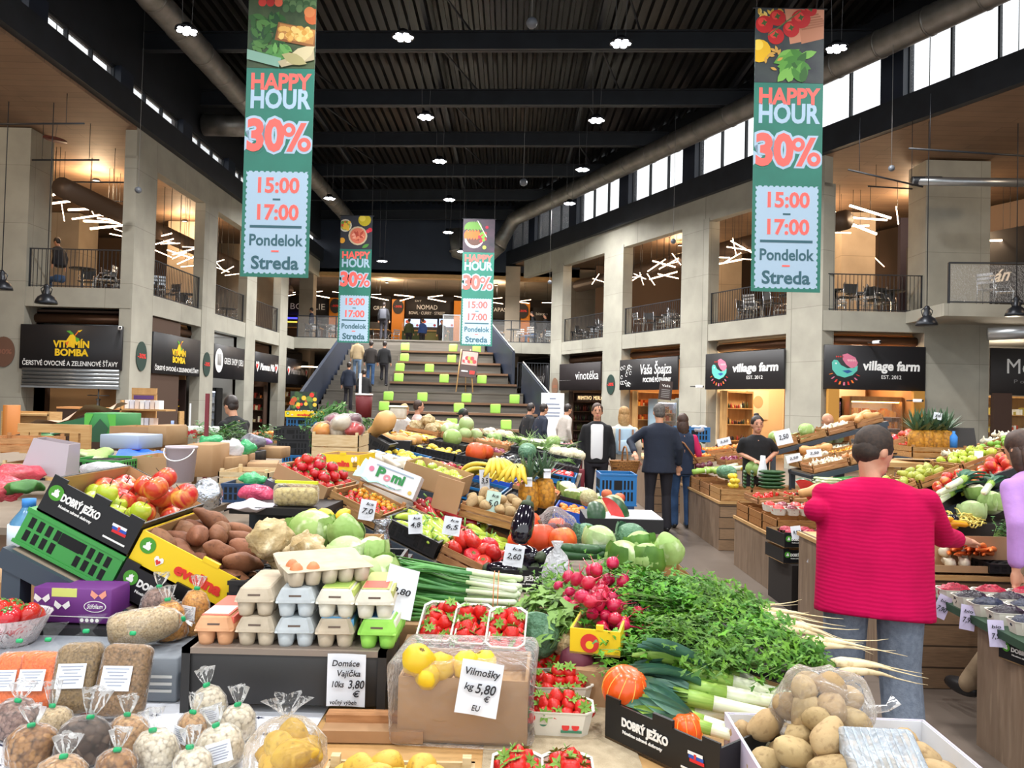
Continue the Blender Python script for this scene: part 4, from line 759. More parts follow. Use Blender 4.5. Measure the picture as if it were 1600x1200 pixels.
def seating(pts, where):
    for i, (x, y) in enumerate(pts):
        put(tbA, (x, y, ZG), 0, 'round dark cafe table ' + where, 'cafe tables ' + where)
        for k in range(3):
            a = rg.uniform(0, 6.28) + k * 2.1; put(chA if (i + k) % 2 else chB, (x + .62 * math.cos(a), y + .62 * math.sin(a), ZG), math.degrees(a) - 90, ('slatted aluminium' if (i + k) % 2 else 'dark seat') + ' cafe chair ' + where, 'cafe chairs ' + where)
seating([(-12.3, 21.8), (-11.2, 22.6), (-11.4, 24.2), (-11.5, 26.8), (-11.4, 28.3), (-11.6, 31)], 'in the left gallery')
seating([tuple(RP(s, n))[:2] for s, n in ((2.1, .9), (3.5, 1.1), (4.4, 2.0), (7.0, 1.0), (8.4, 1.2), (9.4, 1.1), (12, 1.0), (13.3, 1.1), (14.3, 1.3))], 'behind the right arcade railing')
seating([(9.4, 22.4), (10.3, 22.9), (11.0, 22.3), (9.9, 24.2)], 'above the larger farm sign')
seating([(-9.4, 37), (-8.3, 37.3), (-9.3, 39), (-8.3, 40), (-6.7, 40.3), (.0, 37), (1.2, 37.4), (1.9, 39.2), (2.9, 37.5)], 'beside the stair head')
put(chA, (12.35, 19.95, 4.52), 130, 'white slatted chair alone on the right balcony', 'chairs on the right balcony'); put(chA, (13.0, 20.3, 4.52), 60, 'second slatted chair on the right balcony, partly behind the rail post', 'chairs on the right balcony')
o = thing('glass_display', 'tall framed glass panel at the stair head', 'display', Matrix.Translation(at(695, 535, 36.2))); MB().box((.3, 0, .65), (.8, .04, 1.3), glass_m).build('glass_panel', o); m = MB()
for x in (-.1, .7): m.box((x, 0, .65), (.04, .05, 1.3), greyalu)
m.box((.3, 0, 1.3), (.84, .05, .04), greyalu).build('frame', o)
# easel with poster on the stairs
v = at(726, 604, TY[5] + .35); o = thing('easel_poster', 'wooden easel with a slanted red food poster on the stair landing', 'easel', F((v.x, TY[5] + .4, TZ[5]), -3)); m = MB()
for x in (-.22, .22): MB().tube([(x * 1.5, -.1, 0), (x * .8, .1, 1.7)], .025, wood_lt, 6).build('leg', o)
MB().tube([(0, .35, 0), (0, .12, 1.5)], .02, wood_lt, 6).build('leg', o)
pf = F((.15, -.02, 1.12), 0, 5, -8); MB().box((0, 0, 0), (.66, .03, 1.05), C(0x4a3a38)).build('poster_board', o, pf); m = MB(); m.box((0, -.018, .22), (.6, .004, .52), C(0xd8a8a0))
for i in range(9): m.disc((-.2 + .1 * (i % 5), -.021 - i * .0003, .1 + .12 * (i // 5)), .08, C([0xd84a50, 0xf0b0b0, 0xb83a40, 0x9ab060][i % 4]))
m.box((.16, -.02, -.33), (.2, .004, .14), rd).box((-.14, -.02, -.3), (.25, .004, .05), white); m.build('poster_print', o, pf)
# white totem with printed notice before the wine shop
v = at(862, 690, 19.5); o = thing('notice_totem', 'tall white notice board standing right of the stairs', 'notice board', F((v.x, 19.5, 0))); MB().box((0, 0, 1.0), (.58, .06, 2.0), white).build('panel', o); m = MB(); gt = C(0x8a94a8)
for i, (w, z) in enumerate([(.16, 1.86), (.34, 1.72), (.4, 1.62), (.38, 1.5), (.36, 1.42)]): m.box((0, -.032, z), (w, .004, .035), gt)
m.build('printed_lines', o)
# chalk boards, happy hour sign at the left stair foot
v = at(474, 640, 22); o = thing('happy_hour_sign', 'dark happy hour poster with fruit print at the foot of the stairs', 'sign', F((v.x, 22, 0))); MB().box((0, 0, 1.15), (.75, .05, 1.5), C(0x23332c)).build('panel', o); ft('HAPPY', o, T_(.02, -.03, 1.3), .11, .5, letter, bold=.03); ft('HOUR', o, T_(.02, -.03, 1.12), .15, .56, letter, bold=.03); m = MB(); rr.seed(4)
for i in range(30): m.disc((rr.uniform(-.33, .33), -.027 - i * .0004, rr.uniform(1.45, 1.86)), rr.uniform(.04, .08), C(rr.choice([0xd83a30, 0xe8c040, 0x3a5a34, 0xb85a30, 0x6a8a40])))
m.build('fruit_print', o)
o = thing('chalk_board', 'slanted chalk menu board hung on the column by the pantry sign', 'menu board', F(at(1040, 610, 25.2), 0, 5, 0)); MB().box((0, 0, 0), (.42, .04, .62), C(0x3a2c28)).build('board', o); ft('Vaša', o, T_(0, -.024, .15), .08, .28, letter); m = MB()
for i in range(5): m.box((0, -.023, .02 - i * .06), (.28, .003, .02), grey_l)
m.build('chalk_lines', o)
# sprinkler pipes and a dark red ceiling disc
o = MB().lathe([(.28, 0), (.28, .03), (.01, .03)], C(0x5a2418), 24).tube([(0, 0, .03), (0, 0, 1.2)], .006, wire_m, 5).build('acoustic_disc', None, F(at(86, 219, 20), 0, 6), 'dark red round disc hanging from the ceiling beside the massive left pier', 'ceiling disc')
for i, (a, b) in enumerate((((-60, 194, 18), (132, 193, 18)), ((50, 250, 20), (155, 250, 20)), ((55, 284, 22), (200, 285, 22)), ((50, 312, 25), (205, 315, 25)), ((1325, 265, 18.5), (1442, 292, 18.5)), ((1420, 232, 17), (1640, 246, 17)), ((1356, 291, 22), (1440, 296, 22)))):
    p, q = at(*a), at(*b); m = MB().tube([p, q], .022, steel_dark, 6)
    for t in (.15, .85): r = p.lerp(q, t); m.tube([r, (r.x, r.y, 8.86)], .008, steel_dark, 5)
    m.build('sprinkler_pipe', None, None, 'thin dark pipe under the %s' % ['ceiling before the massive left pier', 'ceiling right of the massive left pier', 'left gallery ceiling above the tubes', 'left gallery ceiling behind the tubes', 'ceiling left of the massive right pier', 'ceiling over the massive right pier', 'right gallery ceiling'][i], 'pipe', None, 'structure')
# ================================================================ PRODUCE
def gran(name, c, c2, sc, r=.45, dark=0x3a2a1c, bump=.9):
    """grains, beans, florets: voronoi cells with their own shade and dark gaps"""
    m = M(name, c, r); N = m.node_tree.nodes; L = m.node_tree.links; p = N['Principled BSDF']; tc = N.new('ShaderNodeTexCoord')
    v = N.new('ShaderNodeTexVoronoi'); v.inputs['Scale'].default_value = sc; L.new(tc.outputs['Object'], v.inputs['Vector'])
    x = N.new('ShaderNodeMix'); x.data_type = 'RGBA'; x.inputs[6].default_value = lin(c); x.inputs[7].default_value = lin(c2); s = N.new('ShaderNodeSeparateColor'); L.new(v.outputs['Color'], s.inputs[0]); L.new(s.outputs[0], x.inputs[0])
    q = N.new('ShaderNodeMapRange'); q.inputs[1].default_value = .5; q.inputs[2].default_value = 1.0; L.new(v.outputs['Distance'], q.inputs[0])
    y = N.new('ShaderNodeMix'); y.data_type = 'RGBA'; L.new(q.outputs[0], y.inputs[0]); L.new(x.outputs[2], y.inputs[6]); y.inputs[7].default_value = lin(dark); L.new(y.outputs[2], p.inputs['Base Color'])
    b = N.new('ShaderNodeBump'); b.inputs['Strength'].default_value = bump * .5; b.inputs['Distance'].default_value = .3 / sc; b.invert = True; L.new(v.outputs['Distance'], b.inputs['Height']); L.new(b.outputs[0], p.inputs['Normal']); return m
leafg = M('leaf green', 0x5c8c30, .5, 0x447424, 12, rnd=.12); leafd = M('dark leaf', 0x2e6428, .5, 0x3f7a33, 20, rnd=.12); stemg = M('stem green', 0x6f9a48, .5, 0x8ab060, 8); stemb = M('stem brown', 0x5a4630, .8); calyx = M('calyx green', 0x4f7a2c, .6)
ap_g = M('green apple skin', 0xb9c83c, .3, 0xa8be34, 6, coat=.3, rnd=.08, c3=0xccd25a, sc3=30); ap_r = M('red apple skin', 0xcc3a2c, .28, 0xe8a848, 9, .5, .72, coat=.35, rnd=.1, stretch=(3, 3, .6), c3=0xc02a2c, sc3=14)
tom_m = M('tomato skin', 0xd02a20, .2, 0xbf1f1c, 8, coat=.5, rnd=.12); beef_m = M('ribbed tomato skin', 0xd83a30, .25, 0xc82c24, 8, coat=.4, rnd=.1); chy_m = M('yellow tomato skin', 0xe8a028, .22, 0xd88820, 9, coat=.4, rnd=.12)
swp_m = M('sweet potato skin', 0x8f5e40, .7, 0x805236, 14, c3=0x6f4630, sc3=60, bump=.15, bsc=50, rnd=.12); pot_m = M('potato skin', 0xb59c70, .75, 0xa88e62, 12, c3=0x947a54, sc3=70, bump=.12, bsc=60, rnd=.1); ypot = M('yellow potato skin', 0xd8b044, .5, 0xccA43c, 12, c3=0xb08a34, sc3=80, bump=.08, bsc=60, rnd=.08)
cel_m = M('celeriac skin', 0xd2bc92, .85, 0xa88e5e, 16, c3=0xe8d8b4, sc3=28, bump=1, bsc=24, rnd=.06); cab_m = M('cabbage leaf', 0xbcd096, .5, 0xa4c07c, 5, c3=0xe8eed6, sc3=13, bump=.7, bsc=9, rnd=.08); cabg_m = M('green cabbage leaf', 0xa2bf72, .55, 0x8aac58, 5, c3=0xd6e4b8, sc3=13, bump=.7, bsc=9, rnd=.1); savoy_m = M('savoy leaf', 0x5d8a6a, .55, 0x4c7858, 8, c3=0x8ab092, sc3=16, bump=.8, bsc=40, rnd=.1)
pep_m = M('pale pepper skin', 0xb8cc48, .25, 0xa4c03c, 6, coat=.5, rnd=.12); pepr_m = M('red pepper skin', 0xb02428, .22, 0x9a1c24, 6, coat=.5, rnd=.1); aub_m = M('aubergine skin', 0x15101c, .12, 0x1c1424, 5, coat=.8); pum_m = M('pumpkin skin', 0xe4592a, .4, 0xd84c22, 5, rnd=.08, c3=0xf07a34, sc3=12); pumo = M('orange striped pumpkin', 0xf0641c, .3, 0xe85a18, 5, coat=.3, rnd=.05); but_m = M('butternut skin', 0xd8a468, .5, 0xcc9658, 6, rnd=.06)
cuc_m = M('cucumber skin', 0x2f5a30, .4, 0x244a26, 14, stretch=(1, 6, 6), rnd=.1); ycg = M('yellow courgette skin', 0xf0b020, .3, 0xe8a418, 8, coat=.3, rnd=.08); ban_m = M('banana skin', 0xe4c83c, .45, 0xd8b830, 8, c3=0xc8b040, sc3=30, rnd=.1); ora_m = M('orange peel', 0xf08a1c, .4, 0xe87e14, 20, bump=.15, bsc=150, rnd=.08); lem_m = M('lemon peel', 0xecd040, .4, 0xe4c432, 20, bump=.12, bsc=150, rnd=.08); lim_m = M('lime peel', 0x7aa83a, .4, 0x8ab848, 12, rnd=.1); pear_m = M('pear skin', 0xb4b84a, .4, 0xa0a83c, 9, c3=0x8a8a3c, sc3=50, rnd=.1)
mel_m = M('melon net', 0xc4bc8c, .7, 0xa8a070, 40, c3=0xd8d0a8, sc3=60, bump=.4, bsc=80); wat_m = M('watermelon rind', 0x2f5c34, .35, 0x1f4426, 9, stretch=(1, 1, .2)); watf = M('watermelon flesh', 0xe8504c, .35, 0xd8403e, 12); rad_m = M('radish skin', 0xcf1c4c, .3, 0xbc1844, 8, coat=.3, rnd=.1); white_root = M('pale root', 0xe8d8b0, .6, 0xd8c498, 14, c3=0xc4ac7c, sc3=60, rnd=.06); car_m = M('carrot skin', 0xe87a34, .5, 0xd86a28, 14, stretch=(8, 1, 1), rnd=.1); oni_m = M('onion skin', 0xc88a50, .4, 0xb87840, 8, stretch=(4, 4, .5), rnd=.1); oniw = M('white onion skin', 0xe8e2cc, .4, 0xd8d0b4, 8, stretch=(4, 4, .5), rnd=.05)
stb_m = gran('strawberry skin', 0xd4231f, 0xc81c1c, 230, .3, 0xd83a28, .35); pine_m = gran('pineapple rind', 0xd8982c, 0xb87a24, 42, .6, 0x6a4a1c); cauli_m = gran('cauliflower curd', 0xf0e8cc, 0xe4dab8, 70, .7, 0xc8b890); peach_m = M('peach skin', 0xe08a50, .6, 0xc8483c, 7, rnd=.1); red_on = M('red onion skin', 0x8a2c4a, .35, 0x7a2440, 8, stretch=(4, 4, .5), rnd=.1); beet_m = M('beet skin', 0x6a2a3a, .6, 0x5a2230, 10, rnd=.1); egg_m = M('egg shell', 0xd88a5c, .5, 0xc87a4c, 30, rnd=.05)
leekg = M('leek green', 0x3f6a5c, .45, 0x4c7a5c, 8, stretch=(1, 12, 12), rnd=.08); leekl = M('leek light green', 0xa4c45c, .4, 0x8ab44a, 10, stretch=(1, 14, 14)); leekw = M('leek white', 0xeef0dc, .35, 0xdde6b8, 10, stretch=(1, 12, 12)); sclg = M('scallion green', 0x3a7a38, .4, 0x5a9848, 10, rnd=.15); sclw = M('scallion white', 0xecf0e0, .35, 0xc4d89c, 6)
KIND = {}
def proto(kind, cat, root, parts=()):
    me = root.mesh(kind); ps = []
    for pn, mb in parts: ps.append((pn, mb.mesh(pn)))
    KIND[kind] = (cat, me, ps)
def spawn(kind, mw, label, group=None, bare=False):
    cat, me, ps = KIND[kind]; o = bpy.data.objects.new(kind[:-2] if kind[-2:] in ('_b', '_c') else kind, me); COL.objects.link(o); o.matrix_world = mw; tag(o, label, cat, group)
    if not bare:
        for pn, pm in ps: c = bpy.data.objects.new(pn, pm); COL.objects.link(c); c.parent = o
    return o
def sphere_prof(r, h, top=.0, bot=.0, k=9):   # dimpled round fruit
    P = []
    for i in range(k + 1):
        a = math.pi * i / k; x = r * math.sin(a) ** .85 if 0 < i < k else .002; z = -h * math.cos(a)
        if i >= k - 1: z -= top * (1 if i == k else .25)
        if i <= 1: z += bot * (1 if i == 0 else .25)
        P.append((x, z))
    return P
def st(r, z0, z1, m, lean=.25): return MB().tube([(0, 0, z0), (r * lean, 0, (z0 + z1) / 2), (r * lean * 2.5, 0, z1)], r, m, 5)
def star(r, z, m, n=5, dz=.3):
    s = MB()
    for i in range(n):
        a = 2 * math.pi * i / n; c, d = math.cos(a), math.sin(a); s.add([(0, 0, z), (c * r * .5 - d * r * .22, d * r * .5 + c * r * .22, z + r * .12), (c * r, d * r, z - r * dz), (c * r * .5 + d * r * .22, d * r * .5 - c * r * .22, z + r * .12)], [(0, 1, 2, 3)], m)
    return s
proto('green_apple', 'apple', MB().lathe(sphere_prof(.04, .035, .012, .006), ap_g, 16), [('stem', st(.0016, .022, .045, stemb))])
proto('red_apple', 'apple', MB().lathe(sphere_prof(.045, .04, .013, .006), ap_r, 16), [('stem', st(.0017, .026, .05, stemb))])
proto('tomato', 'tomato', MB().lathe(sphere_prof(.034, .028, .005), tom_m, 12), [('calyx', star(.024, .025, calyx))])
proto('beef_tomato', 'tomato', MB().lathe(sphere_prof(.048, .034, .01), beef_m, 24, None, lambda t, z: 1 + .07 * abs(math.sin(t * math.pi * 7))), [('calyx', star(.02, .026, calyx))])
proto('cherry_tomato', 'tomato', MB().ell((0, 0, 0), (.0165, .0165, .018), tom_m, n=10, k=6), [('calyx', star(.013, .017, calyx))]); proto('yellow_cherry_tomato', 'tomato', MB().ell((0, 0, 0), (.0165, .0165, .018), chy_m, n=10, k=6), [('calyx', star(.012, .017, calyx))])
X90 = Matrix.Rotation(R(90), 4, 'Y')
def spud(L, r, m, amp, seed, n=12, bend=0):
    P = [(.002, -L)] + [(r * math.sin(math.pi * (i + .5) / 9) ** .7, -L + 2 * L * (i + .35) / 8.7) for i in range(9)] + [(.002, L)]
    mb = MB().lathe(P, m, n, X90).noise(amp, .55 / r, seed)
    if bend: mb.v = [(x, y, z - bend * x * x) for x, y, z in mb.v]
    return mb
for i in range(3):
    sfx = ['', '_b', '_c'][i]
    proto('sweet_potato' + sfx, 'sweet potato', spud(.085 - .01 * i, .036, swp_m, .016, i + 1, 14)); proto('potato' + sfx, 'potato', spud(.048 - .005 * i, .034, pot_m, .012, i + 4)); proto('yellow_potato' + sfx, 'potato', spud(.05 - .006 * i, .033, ypot, .009, i + 7, 14))
for i in range(2): proto('celeriac' + ['', '_b'][i], 'celeriac', MB().ell((0, 0, 0), (.064, .062, .06), cel_m, n=28, k=20).noise(.018, 28, i + 1).noise(.007, 90, i + 5), [('root_tuft', MB().tube([(0, -.05, -.03), (.01, -.075, -.045), (.0, -.09, -.055)], [.009, .005, .001], cel_m, 6).tube([(.03, -.04, -.03), (.045, -.06, -.05), (.05, -.075, -.05)], [.008, .005, .001], cel_m, 6).tube([(-.03, -.04, -.035), (-.04, -.06, -.055)], [.007, .001], cel_m, 6))])
def wrapleaf(r, m, a0, seed, ext=1.25, z0=-.6, z1=.55):
    mb = MB(); rings = []
    for i in range(7):
        t = i / 6; row = []
        for j in range(9):
            a = a0 + (j - 4) * .2 * (1 - .35 * abs(t - .45)); k = z0 + (z1 - z0) * t; rr_ = r * (1.03 + .05 * math.sin(j * 1.9 + seed) * t + (ext - 1) * max(0, t - .55) * 2); c = math.sqrt(max(.05, 1 - k * k)); row.append((rr_ * c * math.cos(a), rr_ * c * math.sin(a), rr_ * k))
        rings.append(row)
    return mb.loft(rings, m, False, None, True, False).noise(r * .1, 1.3 / r, seed)
def cabbage(kind, r, m, lm, seed, pt=0):
    b = MB().ell((0, 0, 0), (r, r * .97, r * .92), m, n=20, k=14)
    if pt: b.v = [(x * (1 - .45 * max(0, z / r)), y * (1 - .45 * max(0, z / r)), z * (1.35 if z > 0 else 1)) for x, y, z in b.v]
    proto(kind, 'cabbage', b.noise(r * .1, .42 / r, seed), [('outer_leaf', wrapleaf(r, lm, 1.2 * k + seed, k, 1.06 + .05 * k)) for k in range(4)])
cabbage('white_cabbage', .085, cab_m, cab_m, 1); cabbage('white_cabbage_b', .08, cab_m, cabg_m, 2); cabbage('green_cabbage', .1, cabg_m, cabg_m, 3); cabbage('pointed_cabbage', .075, cabg_m, cabg_m, 4, 1); cabbage('savoy_cabbage', .095, savoy_m, savoy_m, 5); cabbage('lettuce', .085, cabg_m, leafg, 6)
def bent(L, r, m, bend, n=8, tip=.2): return MB().tube([(L * (t - .5), 0, bend * ((t - .5) ** 2) * 4 * L) for t in [i / 9 for i in range(10)]], [max(.002, r * (1 - (1 - tip) * (i / 9) ** 1.6) * (min(1, .45 + i * .4))) * (.35 if i == 9 else 1) for i in range(10)], m, n)
for i in range(2):
    s = ['', '_b'][i]; L = .16
    proto('pale_pepper' + s, 'pepper', bent(L, .036 - .003 * i, pep_m, .07 * (1 - 2 * i), 12, .35), [('stem', MB().tube([(-L / 2, 0, .03 * (1 - 2 * i)), (-L / 2 - .03, 0, .035)], [.007, .005], stemg, 6))])
proto('red_pepper', 'pepper', bent(.15, .03, pepr_m, .1, 10, .3), [('stem', MB().tube([(-.075, 0, .02), (-.105, 0, .03)], [.007, .005], stemg, 6))])
proto('aubergine', 'aubergine', MB().lathe([(.002, -.1), (.03, -.09), (.047, -.06), (.05, -.02), (.043, .03), (.03, .07), (.018, .09)], aub_m, 18, X90), [('calyx', MB().lathe([(.034, .065), (.026, .09), (.012, .098), (.01, .12), (.002, .122)], M('aubergine calyx', 0x3c4a30, .6), 10, X90, lambda t, z: 1 if z > .07 else 1 + .15 * math.sin(t * 31)))])
def pumpkin(kind, r, h, m, lobes=10, amp=.05, stem=True): proto(kind, 'pumpkin', MB().lathe(sphere_prof(r, h, r * .12, r * .08, 12), m, 40, None, lambda t, z: 1 - amp * abs(math.cos(t * math.pi * lobes))), [('stem', MB().tube([(0, 0, h * .8), (.005, 0, h * 1.05), (.02, 0, h * 1.2)], [.014, .009, .01], stemb, 7))] if stem else [])
pumpkin('hokkaido_pumpkin', .1, .09, pum_m); pumpkin('striped_pumpkin', .062, .058, pumo, 11, .03, False)
KIND['striped_pumpkin'][2].append(('rind_stripe', (lambda s: [s.tube([(math.cos(a) * .0615 * math.sin(t), math.sin(a) * .0615 * math.sin(t), -.0575 * math.cos(t)) for t in [.5 + .27 * i for i in range(9)]], .0016, M('pumpkin stripe', 0xf8b050, .4), 5) for a in [2 * math.pi * k / 11 for k in range(11)]] and s)(MB()).mesh('rind_stripe')))
proto('butternut', 'squash', MB().lathe([(.002, -.13), (.05, -.125), (.068, -.08), (.06, -.03), (.042, .02), (.04, .08), (.035, .11), (.002, .118)], but_m, 18, X90), [('stem', MB().tube([(.11, 0, 0), (.14, 0, .01)], [.014, .012], stemb, 6))])
proto('cucumber', 'cucumber', bent(.3, .022, cuc_m, .02, 10, .85)); proto('courgette', 'courgette', bent(.22, .024, cuc_m, .02, 10, .9)); proto('yellow_courgette', 'courgette', bent(.2, .024, ycg, .06, 12, .75), [('stem', MB().tube([(-.1, 0, .01), (-.125, 0, .015)], [.012, .011], calyx, 7))])
def banana(): 
    s = []
    for i in range(6):
        a = R(-38 + 15 * i); mb = MB().tube([(.03 * math.sin(a) + .17 * math.sin(a) * t * 1.0, -.16 * math.sin(t * 1.5), .10 - .13 * (1 - math.cos(t * 1.35)) + .02 * math.cos(a)) for t in [k / 8 for k in range(9)]], [.007, .012, .018, .0195, .02, .0195, .018, .012, .005], ban_m, 7); s.append(('banana_finger', mb))
    return s
proto('banana_bunch', 'bananas', MB().tube([(0, .03, .12), (0, 0, .1), (0, -.01, .08)], [.012, .022, .02], stemb, 8), banana())
def crown(n, L, r0, m, seed=1, w=.014, z=0):
    s = MB(); q = random.Random(seed)
    for i in range(n):
        a = i * 2.4; k = i / n; l = L * (.55 + .45 * k); e = R(25 + 60 * k); c, d = math.cos(a), math.sin(a); p = [(c * (r0 * (1 - k) + l * t * math.cos(e) * (1 + .3 * t)), d * (r0 * (1 - k) + l * t * math.cos(e) * (1 + .3 * t)), z + l * t * math.sin(e)) for t in (0, .4, .75, 1)]
        s.add([x for j, (X, Y, Z) in enumerate(p) for x in ((X - d * w * (1, 1.1, .7, .05)[j], Y + c * w * (1, 1.1, .7, .05)[j], Z), (X + d * w * (1, 1.1, .7, .05)[j], Y - c * w * (1, 1.1, .7, .05)[j], Z))], [(0, 1, 3, 2), (2, 3, 5, 4), (4, 5, 7, 6)], m, True)
    return s
proto('pineapple', 'pineapple', MB().lathe([(.02, -.1), (.055, -.09), (.068, -.04), (.068, .03), (.055, .085), (.02, .1)], pine_m, 18), [('crown', crown(34, .2, .03, M('pineapple leaf', 0x5c7a5c, .5, 0x4a6a4c, 9, rnd=.1), 3, .011, .095))])
for k, m, r in (('orange', ora_m, .038), ('mandarin', ora_m, .029), ('peach', peach_m, .035)): proto(k, k, MB().lathe(sphere_prof(r, r * .9, r * .1, 0), m, 12), [('stem_button', MB().lathe([(.004, r * .8), (.003, r * .86), (.001, r * .86)], calyx, 6))])
proto('lemon', 'lemon', MB().lathe([(.001, -.045), (.008, -.04), (.022, -.03), (.03, -.008), (.03, .008), (.022, .03), (.008, .04), (.001, .045)], lem_m, 12, X90)); proto('lime', 'lime', MB().ell((0, 0, 0), (.03, .027, .027), lim_m)); proto('pear', 'pear', MB().lathe([(.002, -.045), (.028, -.038), (.036, -.015), (.03, .015), (.018, .04), (.012, .052), (.002, .055)], pear_m, 12, X90), [('stem', MB().tube([(.052, 0, 0), (.075, 0, .006)], .002, stemb, 5))])
proto('melon', 'melon', MB().ell((0, 0, 0), (.078, .075, .073), mel_m, n=20, k=12)); proto('onion', 'onion', MB().lathe([(.002, -.032), (.02, -.028), (.035, -.005), (.03, .016), (.012, .03), (.004, .045), (.001, .048)], oni_m, 12)); proto('white_onion', 'onion', MB().lathe([(.002, -.036), (.022, -.032), (.04, -.005), (.034, .018), (.014, .034), (.005, .055), (.001, .06)], oniw, 12)); proto('red_onion', 'onion', MB().lathe([(.002, -.03), (.02, -.026), (.034, -.005), (.028, .016), (.012, .028), (.001, .044)], red_on, 12)); proto('garlic', 'garlic', MB().lathe([(.002, -.018), (.02, -.014), (.027, 0), (.02, .014), (.007, .026), (.005, .05), (.001, .051)], oniw, 14, None, lambda t, z: 1 + .06 * math.sin(t * 44))); proto('beetroot', 'beetroot', MB().lathe([(.002, -.05), (.006, -.035), (.03, -.015), (.034, .008), (.02, .028), (.002, .032)], beet_m, 10))
def quarter(r, rind, flesh, ang=70):
    s = MB(); n = 8; pts = []
    for i in range(n + 1): pts.append([(r * math.sin(math.pi * j / 10) * math.cos(R(ang) * (i / n - .5)), r * math.sin(math.pi * j / 10) * math.sin(R(ang) * (i / n - .5)), -r * 1.1 * math.cos(math.pi * j / 10)) for j in range(11)])
    s.loft(pts, rind, False, None, True, False)
    for p in (pts[0][::-1], pts[-1]): s.poly(p, flesh); 
    return s
proto('watermelon_slice', 'watermelon', quarter(.12, wat_m, watf, 80))
proto('cauliflower', 'cauliflower', MB().ell((0, 0, 0), (.075, .075, .06), cauli_m, n=24, k=14).noise(.01, 45, 2).noise(.004, 120, 3), [('outer_leaf', wrapleaf(.085, M('cauliflower leaf', 0x9cba6a, .5, 0x84a858, 8), 1.05 * k, k, 1.15, -.75, .25)) for k in range(6)])
proto('carrot', 'carrot', MB().tube([(.09, 0, 0), (.05, 0, .002), (0, .001, 0), (-.05, 0, 0), (-.09, .002, -.002), (-.12, .004, -.004)], [.014, .0165, .013, .009, .005, .001], car_m, 9), [('stem', MB().tube([(.088, 0, 0), (.11, .003, .004), (.13, .01, .01)], [.006, .003, .001], stemg, 5))])
proto('strawberry', 'strawberry', MB().lathe([(.001, -.026), (.009, -.021), (.017, -.008), (.0205, .006), (.018, .016), (.008, .02), (.001, .02)], stb_m, 11), [('calyx', star(.021, .021, M('berry calyx', 0x6f9a34, .6), 7, -.15).tube([(0, 0, .02), (.004, 0, .034)], .0014, stemg, 4))])
proto('egg', 'egg', MB().lathe([(.001, -.026), (.014, -.022), (.021, -.008), (.0215, .002), (.017, .018), (.009, .028), (.001, .031)], egg_m, 14))
def leek():
    b = MB().tube([(.28, 0, 0), (.24, 0, 0), (.1, 0, .002), (0, 0, .004)], [.022, .028, .028, .03], leekw, 12).tube([(0, 0, .004), (-.08, 0, .005), (-.16, 0, .006)], [.03, .033, .036], leekl, 12, None, True, 1)
    L = []
    for i in range(7):
        s = (i - 3); mb = MB(); P = [(-.1 - .3 * t * (1 - .05 * abs(s)), s * .011 * (1 + 3 * t) + .003 * math.sin(3 * t + i), .012 + .01 * (i % 3) + .02 * t * (1 - t) * 4 - .02 * t * abs(s) * .4) for t in [k / 6 for k in range(7)]]; Wd = [.02, .03, .034, .034, .03, .02, .004]
        mb.loft([[(x, y - w, z + .010), (x, y - w * .5, z - .002), (x, y, z - .006), (x, y + w * .5, z - .002), (x, y + w, z + .010)] for (x, y, z), w in zip(P, Wd)], leekg if i != 3 else leekl, False, None, True, False); L.append(('leek_leaf', mb))
    return b, L + [('root_tuft', MB().lathe([(.016, .278), (.012, .29), (.002, .296)], white_root, 8, X90))]
b, L = leek(); proto('leek', 'leek', b, L)
def scallion(seed):
    q = random.Random(seed); b = MB().tube([(.2, 0, .0), (.19, 0, 0), (.15, 0, 0), (.02, 0, .001)], [.006, .012, .009, .0075], sclw, 7); G = MB()
    for i in range(5): s = q.uniform(-1, 1); G.tube([(.05, 0, 0), (-.04, s * .006, .004), (-.14, s * .02, .008 + .02 * q.random()), (-.26 - .04 * q.random(), s * .045, .02 * q.random())], [.006, .0075, .006, .001], sclg, 6, None, True, .6)
    return b, [('green_tops', G)]
for i in range(3): b, L = scallion(i); proto('scallion' + ['', '_b', '_c'][i], 'spring onion', b, L)
def sprig(n, L, seed, m, lw=.016, spread=.1, up=.5, stem=stemg, flat=.55, nl=9):
    """leafy bunch: thin stems fanning from the root end at x=0 toward -x, three-lobed leaflets"""
    q = random.Random(seed); S_ = MB(); G = MB()
    for i in range(n):
        y1, z1, l = q.uniform(-1, 1) * spread, q.uniform(-.35, 1) * spread * flat, L * q.uniform(.55, 1.05); P = lambda t: Vector((-l * t, y1 * t * t, z1 * t + .02 * math.sin(t * 3)))
        S_.tube([P(0), P(.5), P(1)], [.0022, .0016, .001], stem, 4)
        for k in range(nl):
            t = .3 + .75 * k / nl; c = P(t) + Vector((q.uniform(-1, 1), q.uniform(-1, 1), q.uniform(-.3, 1))) * .03; s = lw * q.uniform(.7, 1.3)
            X = Vector((q.uniform(-1, 1), q.uniform(-1, 1), q.uniform(-.4, .4))).normalized(); N_ = Vector((q.uniform(-.5, .5), q.uniform(-.7, .3), 1)).normalized(); Y = N_.cross(X).normalized(); N_ = N_ * .25
            pt = lambda a, b, h=0: c + X * a * s + Y * b * s + N_ * h * s
            G.add([pt(0, 0), pt(.5, -.5, .3), pt(.75, -.12, .1), pt(1.3, 0, -.2), pt(.75, .12, .1), pt(.5, .5, .3)], [(0, 1, 2, 3, 4, 5)], m, True); G.add([pt(.15, -.1), pt(.05, -.75, .3), pt(.4, -1.0, -.1), pt(.5, -.4, .2)], [(0, 1, 2, 3)], m, True); G.add([pt(.15, .1), pt(.05, .75, .3), pt(.4, 1.0, -.1), pt(.5, .4, .2)], [(0, 1, 2, 3)], m, True)
    return S_, G
pars = M('parsley leaf', 0x649a28, .55, 0x386e16, 22, .42, .58, spec=.3, rnd=.25)
